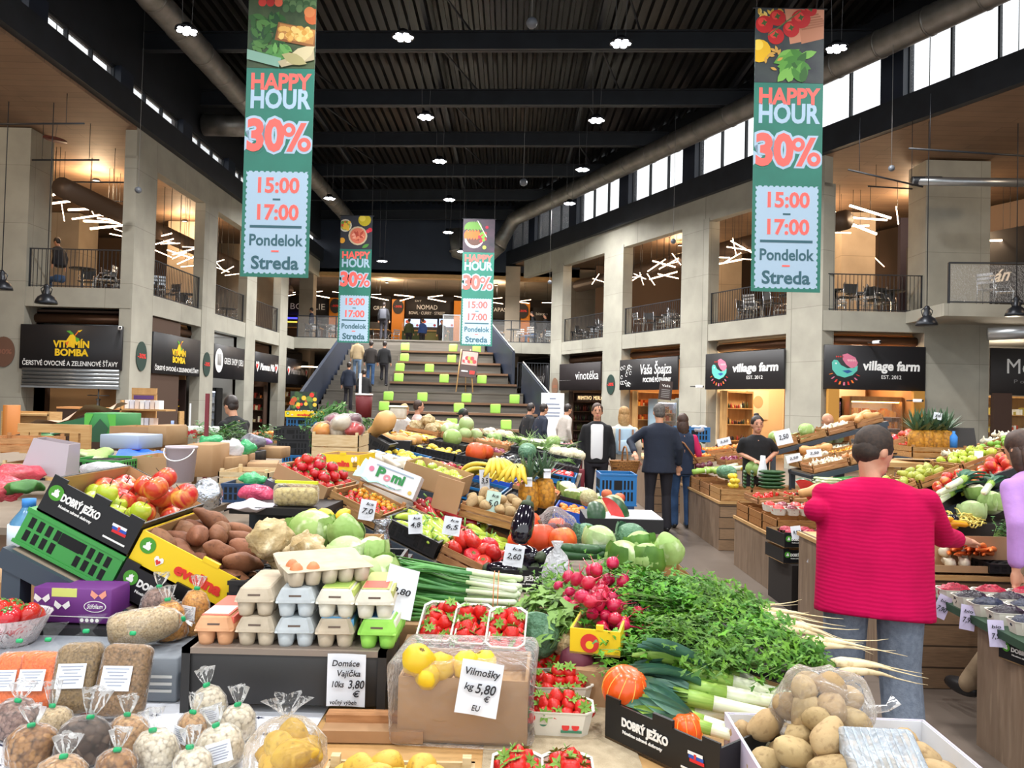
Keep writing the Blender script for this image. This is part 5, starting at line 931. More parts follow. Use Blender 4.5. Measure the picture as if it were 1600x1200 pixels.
def root(seed, L=.2, m=white_root, r=.014):
    q = random.Random(seed); b = q.uniform(-.04, .04); c = q.uniform(-.07, -.01); return MB().tube([(-.01, 0, 0), (.02, 0, 0), (L * .35, b * .15, 0), (L * .6, b * .4, c * .2), (L * .85, b * .8, c * .6), (L * 1.15, b * 1.4, c), (L * 1.35, b * 2, c * 1.2)], [r * .6, r, r * .7, r * .35, r * .14, .0012, .0005], m, 8)
for i in range(3):
    S_, G = sprig(24, .3, i, pars, .0145, .15, nl=28); proto('leafy_parsley' + ['', '_b', '_c'][i], 'parsley', S_, [('leaves', G)]); proto('parsley_bunch' + ['', '_b', '_c'][i], 'parsley', S_, [('leaves', G)] + [('root', (lambda r: (setattr(r, 'v', [(x, y + .022 * (k - 1), z + .01 * (k % 2)) for x, y, z in r.v]) or r))(root(i * 5 + k))) for k in range(3)])
S_, G = sprig(22, .26, 9, leafd, .018, .16, flat=1.2); proto('herb_bunch', 'herbs', S_, [('leaves', G)])
def radish_bunch(seed, n=15):
    S_, G = sprig(6, .2, seed, M('radish leaf', 0x7aa04a, .55, 0x648a3a, 9, rnd=.1), .03, .1); q = random.Random(seed); Ps = [('leaves', G)]
    for i in range(n):
        a = q.uniform(0, 6.28); r = .016 * math.sqrt(i); T = F((.03 + q.uniform(0, .05), r * math.cos(a) * 1.5, r * math.sin(a) * 1.5), q.uniform(-40, 40), q.uniform(-30, 30)); Ps.append(('radish', MB().lathe([(.001, -.019), (.012, -.015), (.0185, 0), (.013, .015), (.003, .021), (.0012, .03), (.0004, .055)], rad_m, 10, T @ X90)))
    return S_, Ps
for i in range(2): b, L = radish_bunch(i + 2); proto('radish_bunch' + ['', '_b'][i], 'radishes', b, L)
def pack(kind, c, r, n, dia, label, group):
    pts = []
    for t in range(4000):
        p = Vector((HR.uniform(-1, 1), HR.uniform(-1, 1), HR.uniform(-1, 1)))
        if p.length > 1: continue
        p = Vector((p.x * r[0], p.y * r[1], p.z * r[2]))
        if all((p - q).length > dia * .85 for q in pts): pts.append(p)
        if len(pts) >= n: break
    for p in pts: spawn(HR.choice(VAR(kind)), Matrix.Translation(Vector(c) + p) @ Euler((HR.uniform(-.6, .6), HR.uniform(-.6, .6), HR.uniform(0, 6))).to_matrix().to_4x4(), label, group)
def VAR(k): return [k] + [k + s for s in ('_b', '_c') if k + s in KIND]
HR = random.Random(99)
def heap(kind, mw, w, d, n, dia, label, group, dome=.5, rot='any', bare=False, z0=0, jit=.22):
    """n things heaped on the local rectangle w x d, rows first, then a dome of further layers"""
    V = [k for kk in (kind if isinstance(kind, (list, tuple)) else [kind]) for k in VAR(kk)]; out = []; lay = 0; left = n
    while left > 0 and lay < 4:
        if lay and (w - lay * dia * 1.1 < dia * .9 or d - lay * dia * 1.1 < dia * .9): break
        ww, dd = max(dia * .9, w - lay * dia * 1.1), max(dia * .9, d - lay * dia * 1.1); nx, ny = max(1, int(ww / dia)), max(1, int(dd / (dia * .9))); cells = [(i, j) for j in range(ny) for i in range(nx)]
        if left < len(cells): HR.shuffle(cells)
        for i, j in cells:
            if left <= 0: break
            x = (w - ww) / 2 + (i + .5 + (.25 if (j + lay) % 2 else -.25) * (nx > 1)) * ww / nx; y = (d - dd) / 2 + (j + .5) * dd / ny
            p = Vector((x + HR.uniform(-jit, jit) * dia, y + HR.uniform(-jit, jit) * dia, z0 + dia * .46 + lay * dia * .66 + HR.uniform(0, .06) * dia))
            if rot == 'any': E = Euler((HR.uniform(-.9, .9), HR.uniform(-.9, .9), HR.uniform(0, 6.28)))
            elif rot == 'up': E = Euler((HR.uniform(-.25, .25), HR.uniform(-.25, .25), HR.uniform(0, 6.28)))
            elif rot == 'flat': E = Euler((0, HR.uniform(-.15, .15), HR.uniform(0, 6.28)))
            else: E = Euler((0, HR.uniform(-.1, .1), R(rot) + HR.uniform(-.2, .2)))
            out.append(spawn(HR.choice(V), mw @ Matrix.Translation(p) @ E.to_matrix().to_4x4() @ Matrix.Scale(HR.uniform(.88, 1.1), 4), label, group, bare)); left -= 1
        lay += 1
    return out
# ================================================================ CONTAINERS
lettw = M('print white', 0xf2f2ee, .6); dgreen = C(0x4a9a2c); boxyellow = M('yellow box', 0xf2cf1c, .5); crategreen = M('green plastic', 0x3f9a48, .4); crateblue = M('blue plastic', 0x1f6fae, .4); crateblueb = M('bright blue box', 0x2458c8, .5); crateblack = M('black plastic', 0x1d1e22, .4); pulp = M('moulded pulp', 0xc8bfae, .85, 0xb8ae9c, 20, bump=.1, bsc=120); boxpurple = C(0x6a2c7c); boxwhite = M('white card', 0xdfe3ea, .6); boxgrey = M('grey box', 0x858c94, .5); ink = M('ink', 0x22242c, .6)
def openbox(mb, w, d, h, t, o, i, front=None):
    mb.b2((0, 0, 0), (w, d, t), i); f = front or h
    for a, b in (((0, 0, 0), (w, t, f)), ((0, d - t, 0), (w, d, h)), ((0, t, 0), (t, d - t, h)), ((w - t, t, 0), (w, d - t, h))): mb.b2(a, b, o)
    for a, b in (((t, t, t), (w - t, t * 1.4, f - .002)), ((t, d - t * 1.4, t), (w - t, d - t, h - .002)), ((t, t, t), (t * 1.4, d - t, h - .002)), ((w - t * 1.4, t, t), (w - t, d - t, h - .002))): mb.b2(a, b, i)
    return mb
def badge(o, x, z, r, y=-.002):
    m = MB().disc((x, y, z), r, dgreen); k = r; m.poly([(x + a * k, y - .0012, z + b * k) for a, b in ((-.45, -.45), (.4, -.5), (.5, -.15), (.28, .2), (.35, .5), (.12, .42), (0, .6), (-.12, .4), (-.3, .3), (-.25, -.1), (-.5, -.2))], lettw); m.build('round_logo', o)
def flagmark(o, x, z, s, y=-.002):
    m = MB()
    for i, c in enumerate((C(0xf4f4f4), C(0x2a56b8), C(0xd8262c))): q = .34 * s; m.poly([(x - s + .12 * s * i, y, z + q * (.5 - i)), (x + s * .8 + .1 * s * i, y, z + q * (.62 - i)), (x + s * .8 + .1 * s * i, y, z + q * (1.6 - i)), (x - s + .12 * s * i, y, z + q * (1.45 - i))], c)
    m.poly([(x - .2 * s, y - .001, z - .1 * s), (x + .05 * s, y - .001, z - .1 * s), (x + .08 * s, y - .001, z + .35 * s), (x - .23 * s, y - .001, z + .35 * s)], rd); m.build('flag_mark', o)
def dobry(mw, w, d, h, label, group=None, logo=True, tab=True):
    b = openbox(MB(), w, d, h, .006, M('black printed box', 0x111215, .45), card_in)
    if tab: b.b2((w * .45, -.002, h), (w * .62, .008, h + .018), MATS['black printed box'])
    for x in (0, w - .05): b.b2((x, 0, h), (x + .05, .006, h + .012), MATS['black printed box'])
    o = b.build('produce_box', None, mw, label, 'box', group)
    if logo: badge(o, w * .1, h * .66, h * .22)
    ft('DOBRÝ JEŽKO', o, T_(w * .38, -.003, h * .62), h * .19, w * .42, lettw, bold=.05); ft('Nosíme zdravé dobroty', o, T_(w * .36, -.003, h * .38), h * .075, w * .36, lettw, bold=.03); flagmark(o, w * .82, h * .55, h * .24); MB().box((w * .82, -.002, h * .22), (w * .24, .001, h * .05), lettw).build('printed_line', o); return o
def evelina(mw, w, d, h, label, full=True):
    o = openbox(MB(), w, d, h, .006, boxyellow, card_in).b2((w * .52, -.003, h), (w * .66, .012, h + .014), boxyellow).build('produce_box', None, mw, label, 'box')
    if full:
        badge(o, w * .09, h * .66, h * .24); ft('evelina', o, T_(w * .56, -.003, h * .45), h * .32, w * .4, C(0xe0362a), bold=.05); m = MB(); heart(m, w * .22, h * .38, h * .3, -.002, lettw); heart(m, w * .22, h * .35, h * .16, -.003, rd); m.build('heart_print', o)
        m = MB(); x, z = w * .9, h * .42; m.disc((x, -.003, z), h * .16, C(0xf4b81c), ry=h * .2)
        for i in range(3): m.box((x, -.0045, z - h * .1 + i * h * .1), (h * .28, .001, h * .04), black)
        for a, b in ((-.16, .3), (.04, .34), (.22, -.16)): m.disc((x + a * h, -.0025, z + b * h), h * .1, lettw, ry=h * .16)
        m.build('bee_print', o)
    return o
def plain(mw, w, d, h, label, o_=None, i_=None, cat='box', name='cardboard_box', t=.006, group=None): return openbox(MB(), w, d, h, t, o_ or card, i_ or card_in).build(name, None, mw, label, cat, group)
def wcrate(mw, w, d, h, label, m=None, n=2, group=None):
    m = m or wood_crate; b = MB(); t = .008; sl = h / n
    for i in range(n):
        a, c = i * sl + .006, (i + 1) * sl - .004
        b.b2((0, 0, a), (w, t, c), m).b2((0, d - t, a), (w, d, c), m).b2((0, 0, a), (t, d, c), m).b2((w - t, 0, a), (w, d, c), m)
    o = b.b2((0, 0, 0), (w, d, .008), m).build('wooden_crate', None, mw, label, 'crate', group)
    for x in (t, w - t - .02):
        for y in (t, d - t - .02): MB().b2((x, y, 0), (x + .02, y + .02, h + .015), m).build('corner_post', o)
    return o
def pcrate(mw, w, d, h, label, m, group=None, slots=(9, 2)):
    b = MB(); t = .012; b.b2((0, 0, 0), (w, d, .01), m); dk = M('painted slot shade', 0x0c0d0f, .8); n, k = slots  # walls are solid; near-black boxes paint the shade inside slots and handle openings
    for y in (0, d - t): b.b2((0, y, 0), (w, y + t, h), m)
    for x in (0, w - t): b.b2((x, t, 0), (x + t, d - t, h), m)
    for y in (-.004, d): b.b2((-.004, y, h - .014), (w + .004, y + .004, h), m).b2((-.004, y, 0), (w + .004, y + .004, .012), m)
    for i in range(k):
        z0, z1 = h * (.16 + .72 * i / k), h * (.16 + .72 * (i + .78) / k)
        for j in range(n):
            x = w * (.06 + .88 * j / n)
            if .36 < (j + .4) / n < .6: continue
            b.b2((x, -.0015, z0), (x + w * .5 / n, d + .0015, z1), dk)
        for j in range(int(n * d / w)):
            y = d * (.08 + .86 * j / int(n * d / w)); b.b2((-.0015, y, z0), (w + .0015, y + d * .4 / int(n * d / w), z1), dk)
    b.b2((w * .38, -.002, h * .5), (w * .6, d + .002, h * .8), dk)
    return b.build('plastic_crate', None, mw, label, 'crate', group)
def card_sign(mw, w, h, lines, label, m=None, name='price_card', stick=0):
    """paper card, origin at its centre, facing local -y; lines = (text, x, z, cap height, width)"""
    pts = [(x - w / 2, .0035 * math.sin(x / w * 4), z) for z in (-h / 2, h / 2) for x in [w * i / 6 for i in range(7)]]
    p = MB().loft([pts[:7], pts[7:]], m or paper, False, None, True, False); p.loft([[(a, b + .0012, c) for a, b, c in pts[:7]], [(a, b + .0012, c) for a, b, c in pts[7:]]], m or paper, False, None, True, False); o = p.build(name, None, mw, label, 'price card')
    for s, x, z, c, ww in lines: ft(s, o, T_(x * w, -.006, z * h), c * h, ww * w, ink, name='handwriting', shear=.18, bold=.012)
    if stick: MB().b2((-.004, .002, -h / 2 - stick), (.004, .006, h / 2 - .01), white).build('holder', o)
    return o
def punnet(mw, label, w=.185, d=.115, h=.06, fill='strawberry', n=16, blabel='', group=None, m=None, logo=False):
    o = thing('berry_punnet', label, 'punnet', mw, group); b = MB(); k = .84; m = m or M('punnet card', 0xded9cc, .7); c = .18 * d
    def ring(s, z): return [(x * s, y * s, z) for x, y in ((-w / 2 + c, -d / 2), (w / 2 - c, -d / 2), (w / 2, -d / 2 + c), (w / 2, d / 2 - c), (w / 2 - c, d / 2), (-w / 2 + c, d / 2), (-w / 2, d / 2 - c), (-w / 2, -d / 2 + c))]
    b.loft([ring(.94, h), ring(k * .95, .004)], m, False, None, False).loft([ring(k, 0), ring(.98, h), ring(1.03, h + .002), ring(1.03, h + .006), ring(.94, h + .004)], m, False, None, False); b.poly(ring(k, .001), m); b.build('tray', o)
    if logo: q = MB().disc((-w * .22, -d * .475, h * .6), h * .22, C(0x3c7a5c)).disc((w * .1, -d * .475, h * .4), h * .17, rd).disc((w * .24, -d * .475, h * .42), h * .17, rd).box((w * .16, -d * .475, h * .78), (w * .2, .001, h * .06), C(0xe08a8a)).box((w * .18, -d * .475, h * .2), (w * .3, .001, h * .1), C(0x3c7a5c)); q.build('printed_label', o, F((0, -.001, 0), 0, 0, -7) @ Matrix.Translation((0, .0, -.004)))
    if n: heap(fill, mw @ Matrix.Translation((-w * .44, -d * .44, h * .5)), w * .88, d * .88, n + 7, .031, blabel, blabel)
    return o
def clip(p, rz=0): return MB().rbox((0, 0, 0), (.018, .008, .012), M('green clip', 0x17a868, .4), .003, 1, F(p, rz))
film_m = film('bag film', 0xffffff, .02, .1); film_d = film('crinkled film', 0xffffff, .05, .12)
def bag(p, r, h, m, label, group, rz=0, lean=0, flat=.8, lab=False, neck=1, seed=0, name='dried_goods_bag', cat='bag', rx=0, clipped=True):
    o = thing(name, label, cat, F(p, rz, lean, rx), group)
    pf = [(.004, 0), (r * .8, .006), (r * .98, h * .16), (r, h * .45), (r * .93, h * .78), (r * .6, h * .97), (.004, h)]
    MB().lathe(pf, m, 18, Matrix.Diagonal((1, flat, 1, 1))).noise(r * .1, 9, seed).build('contents', o)
    f = MB().lathe([(a * 1.035 + .001, z * 1.0 - .001) for a, z in pf[:-2]] + [(r * .66, h * .98), (r * .2, h * 1.07), (r * .13, h * 1.1), (r * .3, h * 1.1 + .014 * neck), (r * .5, h * 1.1 + .038 * neck)], film_m, 22, Matrix.Diagonal((1, flat, 1, 1)), lambda t, z: 1 + (.05 * math.sin(t * 44 + seed) if z < h else .3 * math.sin(t * 25 + seed)))
    f.noise(r * .1, 9, seed).build('film', o)
    if clipped: clip((0, -r * .1, h * 1.09), 20).build('clip', o)
    if lab: MB().box((0, -r * flat * 1.06, h * .58), (r * 1.05, .002, r * .95), paper).build('printed_label', o); q = MB(); [q.box((0, -r * flat * 1.06 - .0016, h * .58 + r * .3 - i * r * .12), (r * .8 * (1 - .15 * (i % 3)), .001, r * .035), C(0x9aa0b0)) for i in range(6)]; q.build('label_print', o)
    return o
beanw = gran('white beans', 0xe8dfcc, 0xd8ccb4, 105, .4, 0x8a7a64); chick = gran('chickpeas', 0xcaa678, 0xb88e60, 110, .5, 0x6a4c30); lentr = gran('red lentils', 0xf0843a, 0xe8742c, 200, .5, 0xc85a20, .7); lentb = gran('brown lentils', 0xa08458, 0x8a7044, 190, .5, 0x5a4426, .8); corn = gran('maize', 0xe0a850, 0xd0903a, 150, .4, 0x8a5a20); oats = gran('oats', 0xd0bc98, 0xc0a880, 190, .6, 0x8a7454); mott = gran('mottled beans', 0xa88a7c, 0x7a5a50, 120, .4, 0x3a2620); mush = gran('dried mushrooms', 0x4a3a32, 0x8a7464, 45, .7, 0x1c1412); nuts = gran('mixed nuts', 0xb88a54, 0x8a6038, 80, .5, 0x4a3018)
# ================================================================ NEAR TABLE
TB = .87
burlap = M('burlap cloth', 0xb8a88c, .9, 0xa8987c, 30, bump=.3, bsc=200)
def ctable(name, label, x0, x1, y0, y1, z, top, legm, panel=None):
    o = thing(name, label, 'table', F((x0, y0, 0))); w, d = x1 - x0, y1 - y0
    MB().b2((0, 0, z - .04), (w, d, z), top).build('table_top', o)
    for x in (.04, w - .08):
        for y in (.04, d - .08): MB().b2((x, y, 0), (x + .05, y + .05, z - .04), legm).build('leg', o)
    return o
ctable('market_table', 'low wooden market table holding bags, eggs and strawberries in front', -1.95, 1.02, 1.35, 2.85, TB - .004, wood_lt, steel_dark)
cl = MB().b2((-1.93, 1.4, TB - .003), (-.5, 2.3, TB), M('printed tablecloth', 0xdfe2ea, .7)); cl.b2((-1.93, 1.385, TB - .3), (-.5, 1.4, TB), MATS['printed tablecloth'])
o = cl.build('tablecloth', None, None, 'white tablecloth printed with dark leaves under the bags of pulses', 'tablecloth'); q = MB(); rr.seed(8); nv = C(0x2a2f4a)
for i in range(15):
    for j in range(7):
        x, y, a = -1.85 + i * .095 + .04 * (j % 2), 1.62 + j * .1, rr.uniform(0, 6)
        q.add([(x + r_ * math.cos(a + k * .52), y + r_ * .5 * math.sin(a + k * .52), TB + .0008) for k, r_ in enumerate([.02, .007] * 6)], [tuple(range(12))], nv if (i + j) % 4 else rd)
q.build('leaf_print', o)
MB().b2((.02, 1.5, TB - .003), (.34, 2.6, TB), burlap).b2((-.05, 1.5, TB - .0035), (.02, 2.2, TB - .001), burlap).build('burlap_cloth', None, None, 'beige burlap cloth under the strawberry punnets', 'cloth')
# black stand with egg cartons
a = at(284, 1010, 2.14); EZ = 1.05; ex0, ex1 = a.x, at(604, 1020, 2.14).x
o = thing('egg_stand', 'black wooden stand carrying the egg cartons', 'stand', F((ex0, 2.14, TB))); MB().rbox(((ex1 - ex0) / 2, .02, (EZ - TB) / 2 + .012), (ex1 - ex0, .03, EZ - TB - .028), M('stand black', 0x2b2a2a, .55), .004, 1).build('front_panel', o)
for x in (.012, ex1 - ex0 - .012): MB().b2((x - .012, 0, 0), (x + .012, .26, EZ - TB), MATS['stand black']).build('side_panel', o)
MB().b2((0, 0, EZ - TB - .016), (ex1 - ex0, .28, EZ - TB), M('stand top', 0x8a7c70, .6)).build('top', o)
def carton(mw, m, label, lab=None, open_=False, n=5):
    o = thing('egg_carton', label, 'egg carton', mw, None); w, L, h = .108, .25 * n / 5, .042; b = MB()
    for i in range(n):
        for s in (-1, 1): b.lathe([(.002, 0), (.0185, .0), (.021, .008), (.0265, h)], m, 12, F((s * .0265, .03 + i * (L - .06) / (n - 1), 0)))
    b.rbox((0, L / 2, h), (w, L, .006), m, .003, 1).build('cup_tray', o); l = MB(); ring = lambda sw, sl, z: [(x * sw * w / 2, L / 2 + y * sl * L / 2, z) for x, y in ((-.8, -1), (.8, -1), (1, -.9), (1, .9), (.8, 1), (-.8, 1), (-1, .9), (-1, -.9))]
    if open_: T = Matrix.Translation((-w / 2, 0, h)) @ Matrix.Rotation(R(-170), 4, 'Y') @ Matrix.Translation((w / 2, 0, -h))
    else: T = None
    l.loft([ring(1.02, 1.01, h), ring(.99, 1, h + .008), ring(.78, .93, h + .034), ring(.7, .9, h + .038)], m, True, T, False).build('lid', o)
    if not open_: MB().box((0, .004, h + .018), (.034, .004, .005), M('carton slot', 0x6a5a50, .8)).build('closing_slot', o, F((0, 0, 0), 0, 0, 0))
    if lab and not open_:
        q = MB().b2((-w * .36, .018, h + .0385), (w * .36, L - .018, h + .04), C(lab[0])); q.b2((-w * .34, .03, h + .0402), (w * .3, L * .45, h + .0408), C(lab[1])).b2((w * .405, .02, h + .012), (w * .47, L - .02, h + .034), C(lab[0])); q.build('printed_label', o)
    return o
pk_ = M('pulp beige', 0xc8baa4, .85, 0xb8aa94, 20); po = M('pulp orange', 0xe0aa80, .85, 0xd49c72, 20); pb = M('pulp bluegrey', 0xc4ccd0, .85, 0xb4bcc0, 20); pg = M('pulp green', 0x9ad85c, .8, 0x8acc50, 20); pc = M('pulp cream', 0xdcd8c8, .85, 0xccc8b8, 20)
for px, m, l, lab in ((333, po, 'salmon egg carton at the left end of the black stand', (0xe06a58, 0xf0e0d0)), (397, pk_, 'beige egg carton in the lower row beside the salmon one', None), (459, pb, 'bluish egg carton in the middle of the lower row', None), (522, pk_, 'beige egg carton with a blue label in the lower row', (0x5a9ac8, 0xe8e4d8)), (588, pg, 'bright green egg carton at the right end of the stand', (0xdfe8d0, 0x4a8ac0))): carton(F((at(px, 1005, 2.16).x, 2.155, EZ), rg.uniform(-4, 4)), m, l, lab)
for px, m, l, lab in ((397, pk_, 'beige egg carton in the upper row under the open carton', None), (461, pb, 'bluish egg carton in the upper row', None), (523, pc, 'cream egg carton with a green meadow label', (0xb8c86a, 0x8aa84a)), (585, pc, 'cream egg carton with a red and green label', (0xb0b468, 0xb85a48))): carton(F((at(px, 965, 2.17).x, 2.16, EZ + .082), rg.uniform(-4, 4)), m, l, lab)
oc = F((at(442, 925, 2.2).x, 2.2, EZ + .165), -62); carton(oc, pk_, 'open egg carton with three brown eggs on top of the stacks', None, True)
for i, (x, y) in enumerate(((-.0265, .03), (.0265, .03), (.0265, .0775))): spawn('egg', oc @ F((x, y, .034)), 'brown egg in the open carton, %s' % ['left one at the near end', 'right one at the near end', 'one in the second row'][i], 'brown eggs in the open carton')
card_sign(F(at(541, 1063, 2.13), 0, 0), .106, .143, [('Domáce', -.02, .33, .11, .72), ('Vajíčka', .06, .14, .11, .62), ('10ks', -.22, -.07, .11, .34), ('3,80', .26, -.07, .15, .42), ('€', .26, -.25, .11, .18), ('voľný výbeh', -.06, -.41, .075, .72)], 'handwritten egg price card hanging on the black stand')
o = card_sign(F(at(625, 925, 2.28), 35, 20, -15), .105, .145, [('9,80', 0, 0, .12, .6)], 'white card stuck behind the red labelled egg carton')
# boxes and bags on the left of the table
MB().rbox((0, 0, 0), (.75, .38, .128), boxgrey, .006, 1).build('grey_box', None, F((-1.31, 2.39, TB + .064), 1), 'flat grey cardboard box under the bags of maize and oats', 'box')
o = bpy.context.scene.objects['grey_box']; q = MB()
for i in range(3): q.box((.3, -.192, -.03 + .02 * i), (.12, .001, .008), lettw)
q.build('printed_lines', o)
def lbag(px, py, d, w, h, m, label, rz, seed):
    b = at(px, py, d); b.z = TB; o = thing('pulse_bag', label, 'bag', F((b.x, d, TB + .012), rz, 0, -22)); c = MB().rbox((0, 0, h / 2), (w, .065, h), m, .028, 4).noise(.012, 14, seed); c.build('contents', o)
    MB().rbox((0, 0, h / 2), (w + .004, .068, h + .004), film_m, .029, 4).noise(.012, 14, seed).loft([[(-w * .45, 0, h), (w * .45, 0, h)], [(-w * .12, .0, h + .03), (w * .12, 0, h + .03)], [(-w * .3, 0.01, h + .075), (w * .35, .02, h + .08)]], film_m, False, None, True, False).build('film', o); clip((.0, -.004, h + .03)).build('clip', o)
    MB().box((-.005, -.042, h * .52), (w * .62, .002, h * .34), paper).build('printed_label', o); q = MB(); [q.box((-.005, -.0436, h * (.65 - i * .045)), (w * .5 * (1 - .2 * (i % 3)), .0008, h * .014), C(0x9aa0b0)) for i in range(6)]; q.build('label_print', o)
lbag(8, 1100, 2.08, .1, .155, lentr, 'bag of orange lentils cut off by the left edge', 8, 1); lbag(52, 1108, 2.08, .105, .16, lentr, 'labelled bag of orange lentils, second from the left', 6, 2); lbag(112, 1112, 2.08, .115, .185, lentb, 'labelled bag of brown lentils between the orange lentils and the speckled one', 8, 3); lbag(183, 1114, 2.07, .125, .185, M('x', 0, .5) if 0 else gran('speckled lentils', 0xa8845c, 0x8a6a40, 160, .5, 0x5a4426, .8), 'labelled bag of speckled brown lentils next to the grey box', 2, 4)
GZ = TB + .128
for px, py, d, r, h, m, l, ln in ((242, 975, 2.45, .052, .13, mott, 'bag of mottled beans behind the oats', 5), (270, 985, 2.36, .045, .115, corn, 'small bag of maize beside the mottled beans', -8), (300, 985, 2.42, .045, .135, corn, 'tall bag of maize left of the salmon carton', 6)): v = at(px, py, d); bag((v.x, d, GZ), r, h, m, l, 'bags on the grey box', rg.uniform(-20, 20), ln, .8, px > 250, 1, px)
bag((at(150, 1000, 2.3).x + .06, 2.26, GZ + .05), .05, .19, oats, 'bag of oats lying across the grey box', 'bags on the grey box', 10, 80, .9, False, .6, 5)
for px, d, r, h, m, l, lab, sd in ((334, 2.0, .042, .125, beanw, 'tall labelled bag of white beans left of the yellow potato bag', 1, 1), (298, 1.92, .04, .09, chick, 'small labelled bag of pale beans behind the front row', 1, 2), (372, 1.98, .045, .085, beanw, 'bag of flat white beans before the black stand', 0, 3), (352, 1.84, .052, .095, beanw, 'bag of white beans beside the yellow potato bag', 1, 4), (305, 1.76, .045, .075, beanw, 'bag of white beans at the lower edge, left of the labelled one', 0, 5), (250, 1.82, .05, .085, beanw, 'bag of large white beans in the front row', 0, 6), (205, 1.9, .05, .085, chick, 'bag of chickpeas with a green clip', 0, 7), (126, 1.84, .058, .1, mush, 'bag of dark dried mushrooms', 0, 8), (52, 1.83, .055, .085, nuts, 'bag of brown nuts at the lower left corner', 0, 9), (22, 1.98, .055, .085, mott, 'bag of mottled beans at the left edge', 0, 10), (182, 1.74, .045, .075, nuts, 'bag of mixed nuts below the dried mushrooms', 0, 11), (88, 1.98, .045, .07, oats, 'half empty bag of flakes behind the mushrooms', 0, 12), (95, 1.7, .05, .075, chick, 'bag of chickpeas at the lower edge below the mushrooms', 0, 13)):
    bag((at(px, 1100, d).x, d, TB), r, h, m, l, 'bags of pulses in the front row', rg.uniform(-30, 30), rg.uniform(-12, 12), .85, lab, 1.1 + .5 * (sd in (8, 12)), sd)
# bag of yellow potatoes, crate of yellow potatoes
v = at(447, 1165, 1.78); o = thing('potato_bag', 'knotted clear bag of yellow potatoes at the lower edge', 'bag', F((v.x, 1.78, TB))); MB().lathe([(.01, .001), (.07, .003), (.09, .04), (.088, .09), (.06, .125), (.02, .14), (.008, .147), (.02, .165), (.045, .185)], film_m, 24, None, lambda t, z: 1 + (.04 if z < .14 else .35) * math.sin(t * 38)).build('film', o)
pack('yellow_potato', (v.x, 1.78, TB + .07), (.055, .055, .042), 14, .055, 'yellow potato inside the knotted clear bag', 'yellow potatoes in the knotted bag')
wcrate(F((at(505, 1190, 1.68).x, 1.5, TB), 1), .33, .26, .065, 'wooden crate of yellow potatoes at the lower edge', wood_pale, 1); a = at(505, 1190, 1.68); MB().b2((.01, .01, 0), (.32, .25, .004), white).build('paper_lining', None, F((a.x, 1.5, TB + .009), 1), 'white paper lining the crate of yellow potatoes', 'paper')
heap('yellow_potato', F((a.x + .02, 1.53, TB + .014)), .29, .21, 20, .068, 'yellow potato in the crate at the lower edge', 'yellow potatoes in the front crate', .4)
MB().b2((0, 0, 0), (.26, .05, .03), card).b2((0, .05, 0), (.26, .09, .05), wood_crate).build('wood_offcut', None, F((at(505, 1130, 2.0).x, 1.98, TB), 1), 'strip of brown card and wood below the egg price card', 'board')
# wrapped box of quinces with its card
a = at(617, 1140, 1.96); o = plain(F((a.x, 2.0, TB), -3), .335, .24, .165, 'cardboard box wrapped in clear film with quinces on top', None, None); q = MB().rbox((.167, .11, .1), (.37, .3, .21), film_d, .03, 3).noise(.025, 9, 3); q.build('film_wrap', o)
MB().b2((.006, .006, .006), (.329, .234, .11), card).build('inner_tray', o)
for px, py, d, s, k in ((653, 1032, 2.0, 1.05, 0), (690, 1042, 2.02, .95, 1), (728, 1040, 2.03, 1.0, 2), (756, 1038, 2.05, .9, 3), (668, 1056, 1.985, .8, 4)): spawn('quince', F(at(px, py, d), k * 70, 20, 15, s), 'yellow quince in the wrapped box, %s' % ['round one at the left', 'second from the left', 'behind the price card', 'half hidden right of the card', 'low one at the box edge'][k], 'quinces in the wrapped box') if 'quince' in KIND else (proto('quince', 'quince', MB().lathe([(.002, -.036), (.014, -.037), (.034, -.024), (.04, 0), (.034, .022), (.02, .036), (.008, .038), (.003, .033)], M('quince skin', 0xe8c424, .45, 0xdcb41c, 9, rnd=.06), 22, None, lambda t, z: 1 + .05 * math.sin(t * 31)).noise(.007, 24, 2), [('blossom_end', star(.01, .036, stemb))]), spawn('quince', F(at(px, py, d), 0, 20, 25, s), 'yellow quince in the wrapped box, round one at the left', 'quinces in the wrapped box'))
card_sign(F(at(749, 1076, 1.93), 0, 8, -6), .105, .13, [('Vilmošky', 0, .3, .13, .84), ('kg', -.26, .02, .12, .22), ('5,80', .14, .0, .17, .48), ('€', .2, -.17, .1, .14), ('EU', -.02, -.36, .1, .2)], 'handwritten quince price card leaning on the wrapped box')
SB = 'ripe strawberry in the punnet '
for i, (px, py, d, s) in enumerate(((687, 1022, 2.38, 'behind the quinces, left of three'), (738, 1030, 2.36, 'behind the quinces, middle of three'), (791, 1040, 2.33, 'behind the quinces, right of three'))): v = at(px, py, d); punnet(F((v.x, d, 1.02), 86, -22, 0), 'pulp punnet of strawberries ' + s, blabel=SB + s, n=13)
MB().b2((-.32, 2.3, TB), (.08, 2.52, TB + .115), card).build('cardboard_box', None, None, 'low cardboard box under the three tilted strawberry punnets', 'box')
for px, d, s, rz, lg in ((873, 2.1, 'front printed one on the burlap', -3, 1), (874, 2.28, 'second one behind the printed punnet', 2, 0), (858, 2.44, 'third one behind the printed punnet', 6, 0)): punnet(F((at(px, 1100, d).x, d, TB), rz), 'wide punnet of strawberries, ' + s, blabel=SB + s, n=18, logo=lg)
for px, s in ((808, 'left one at the lower edge'), (888, 'right one at the lower edge')): punnet(F((at(px, 1190, 1.72).x, 1.72, TB), 88), 'punnet of strawberries, ' + s, blabel=SB + s, n=20)
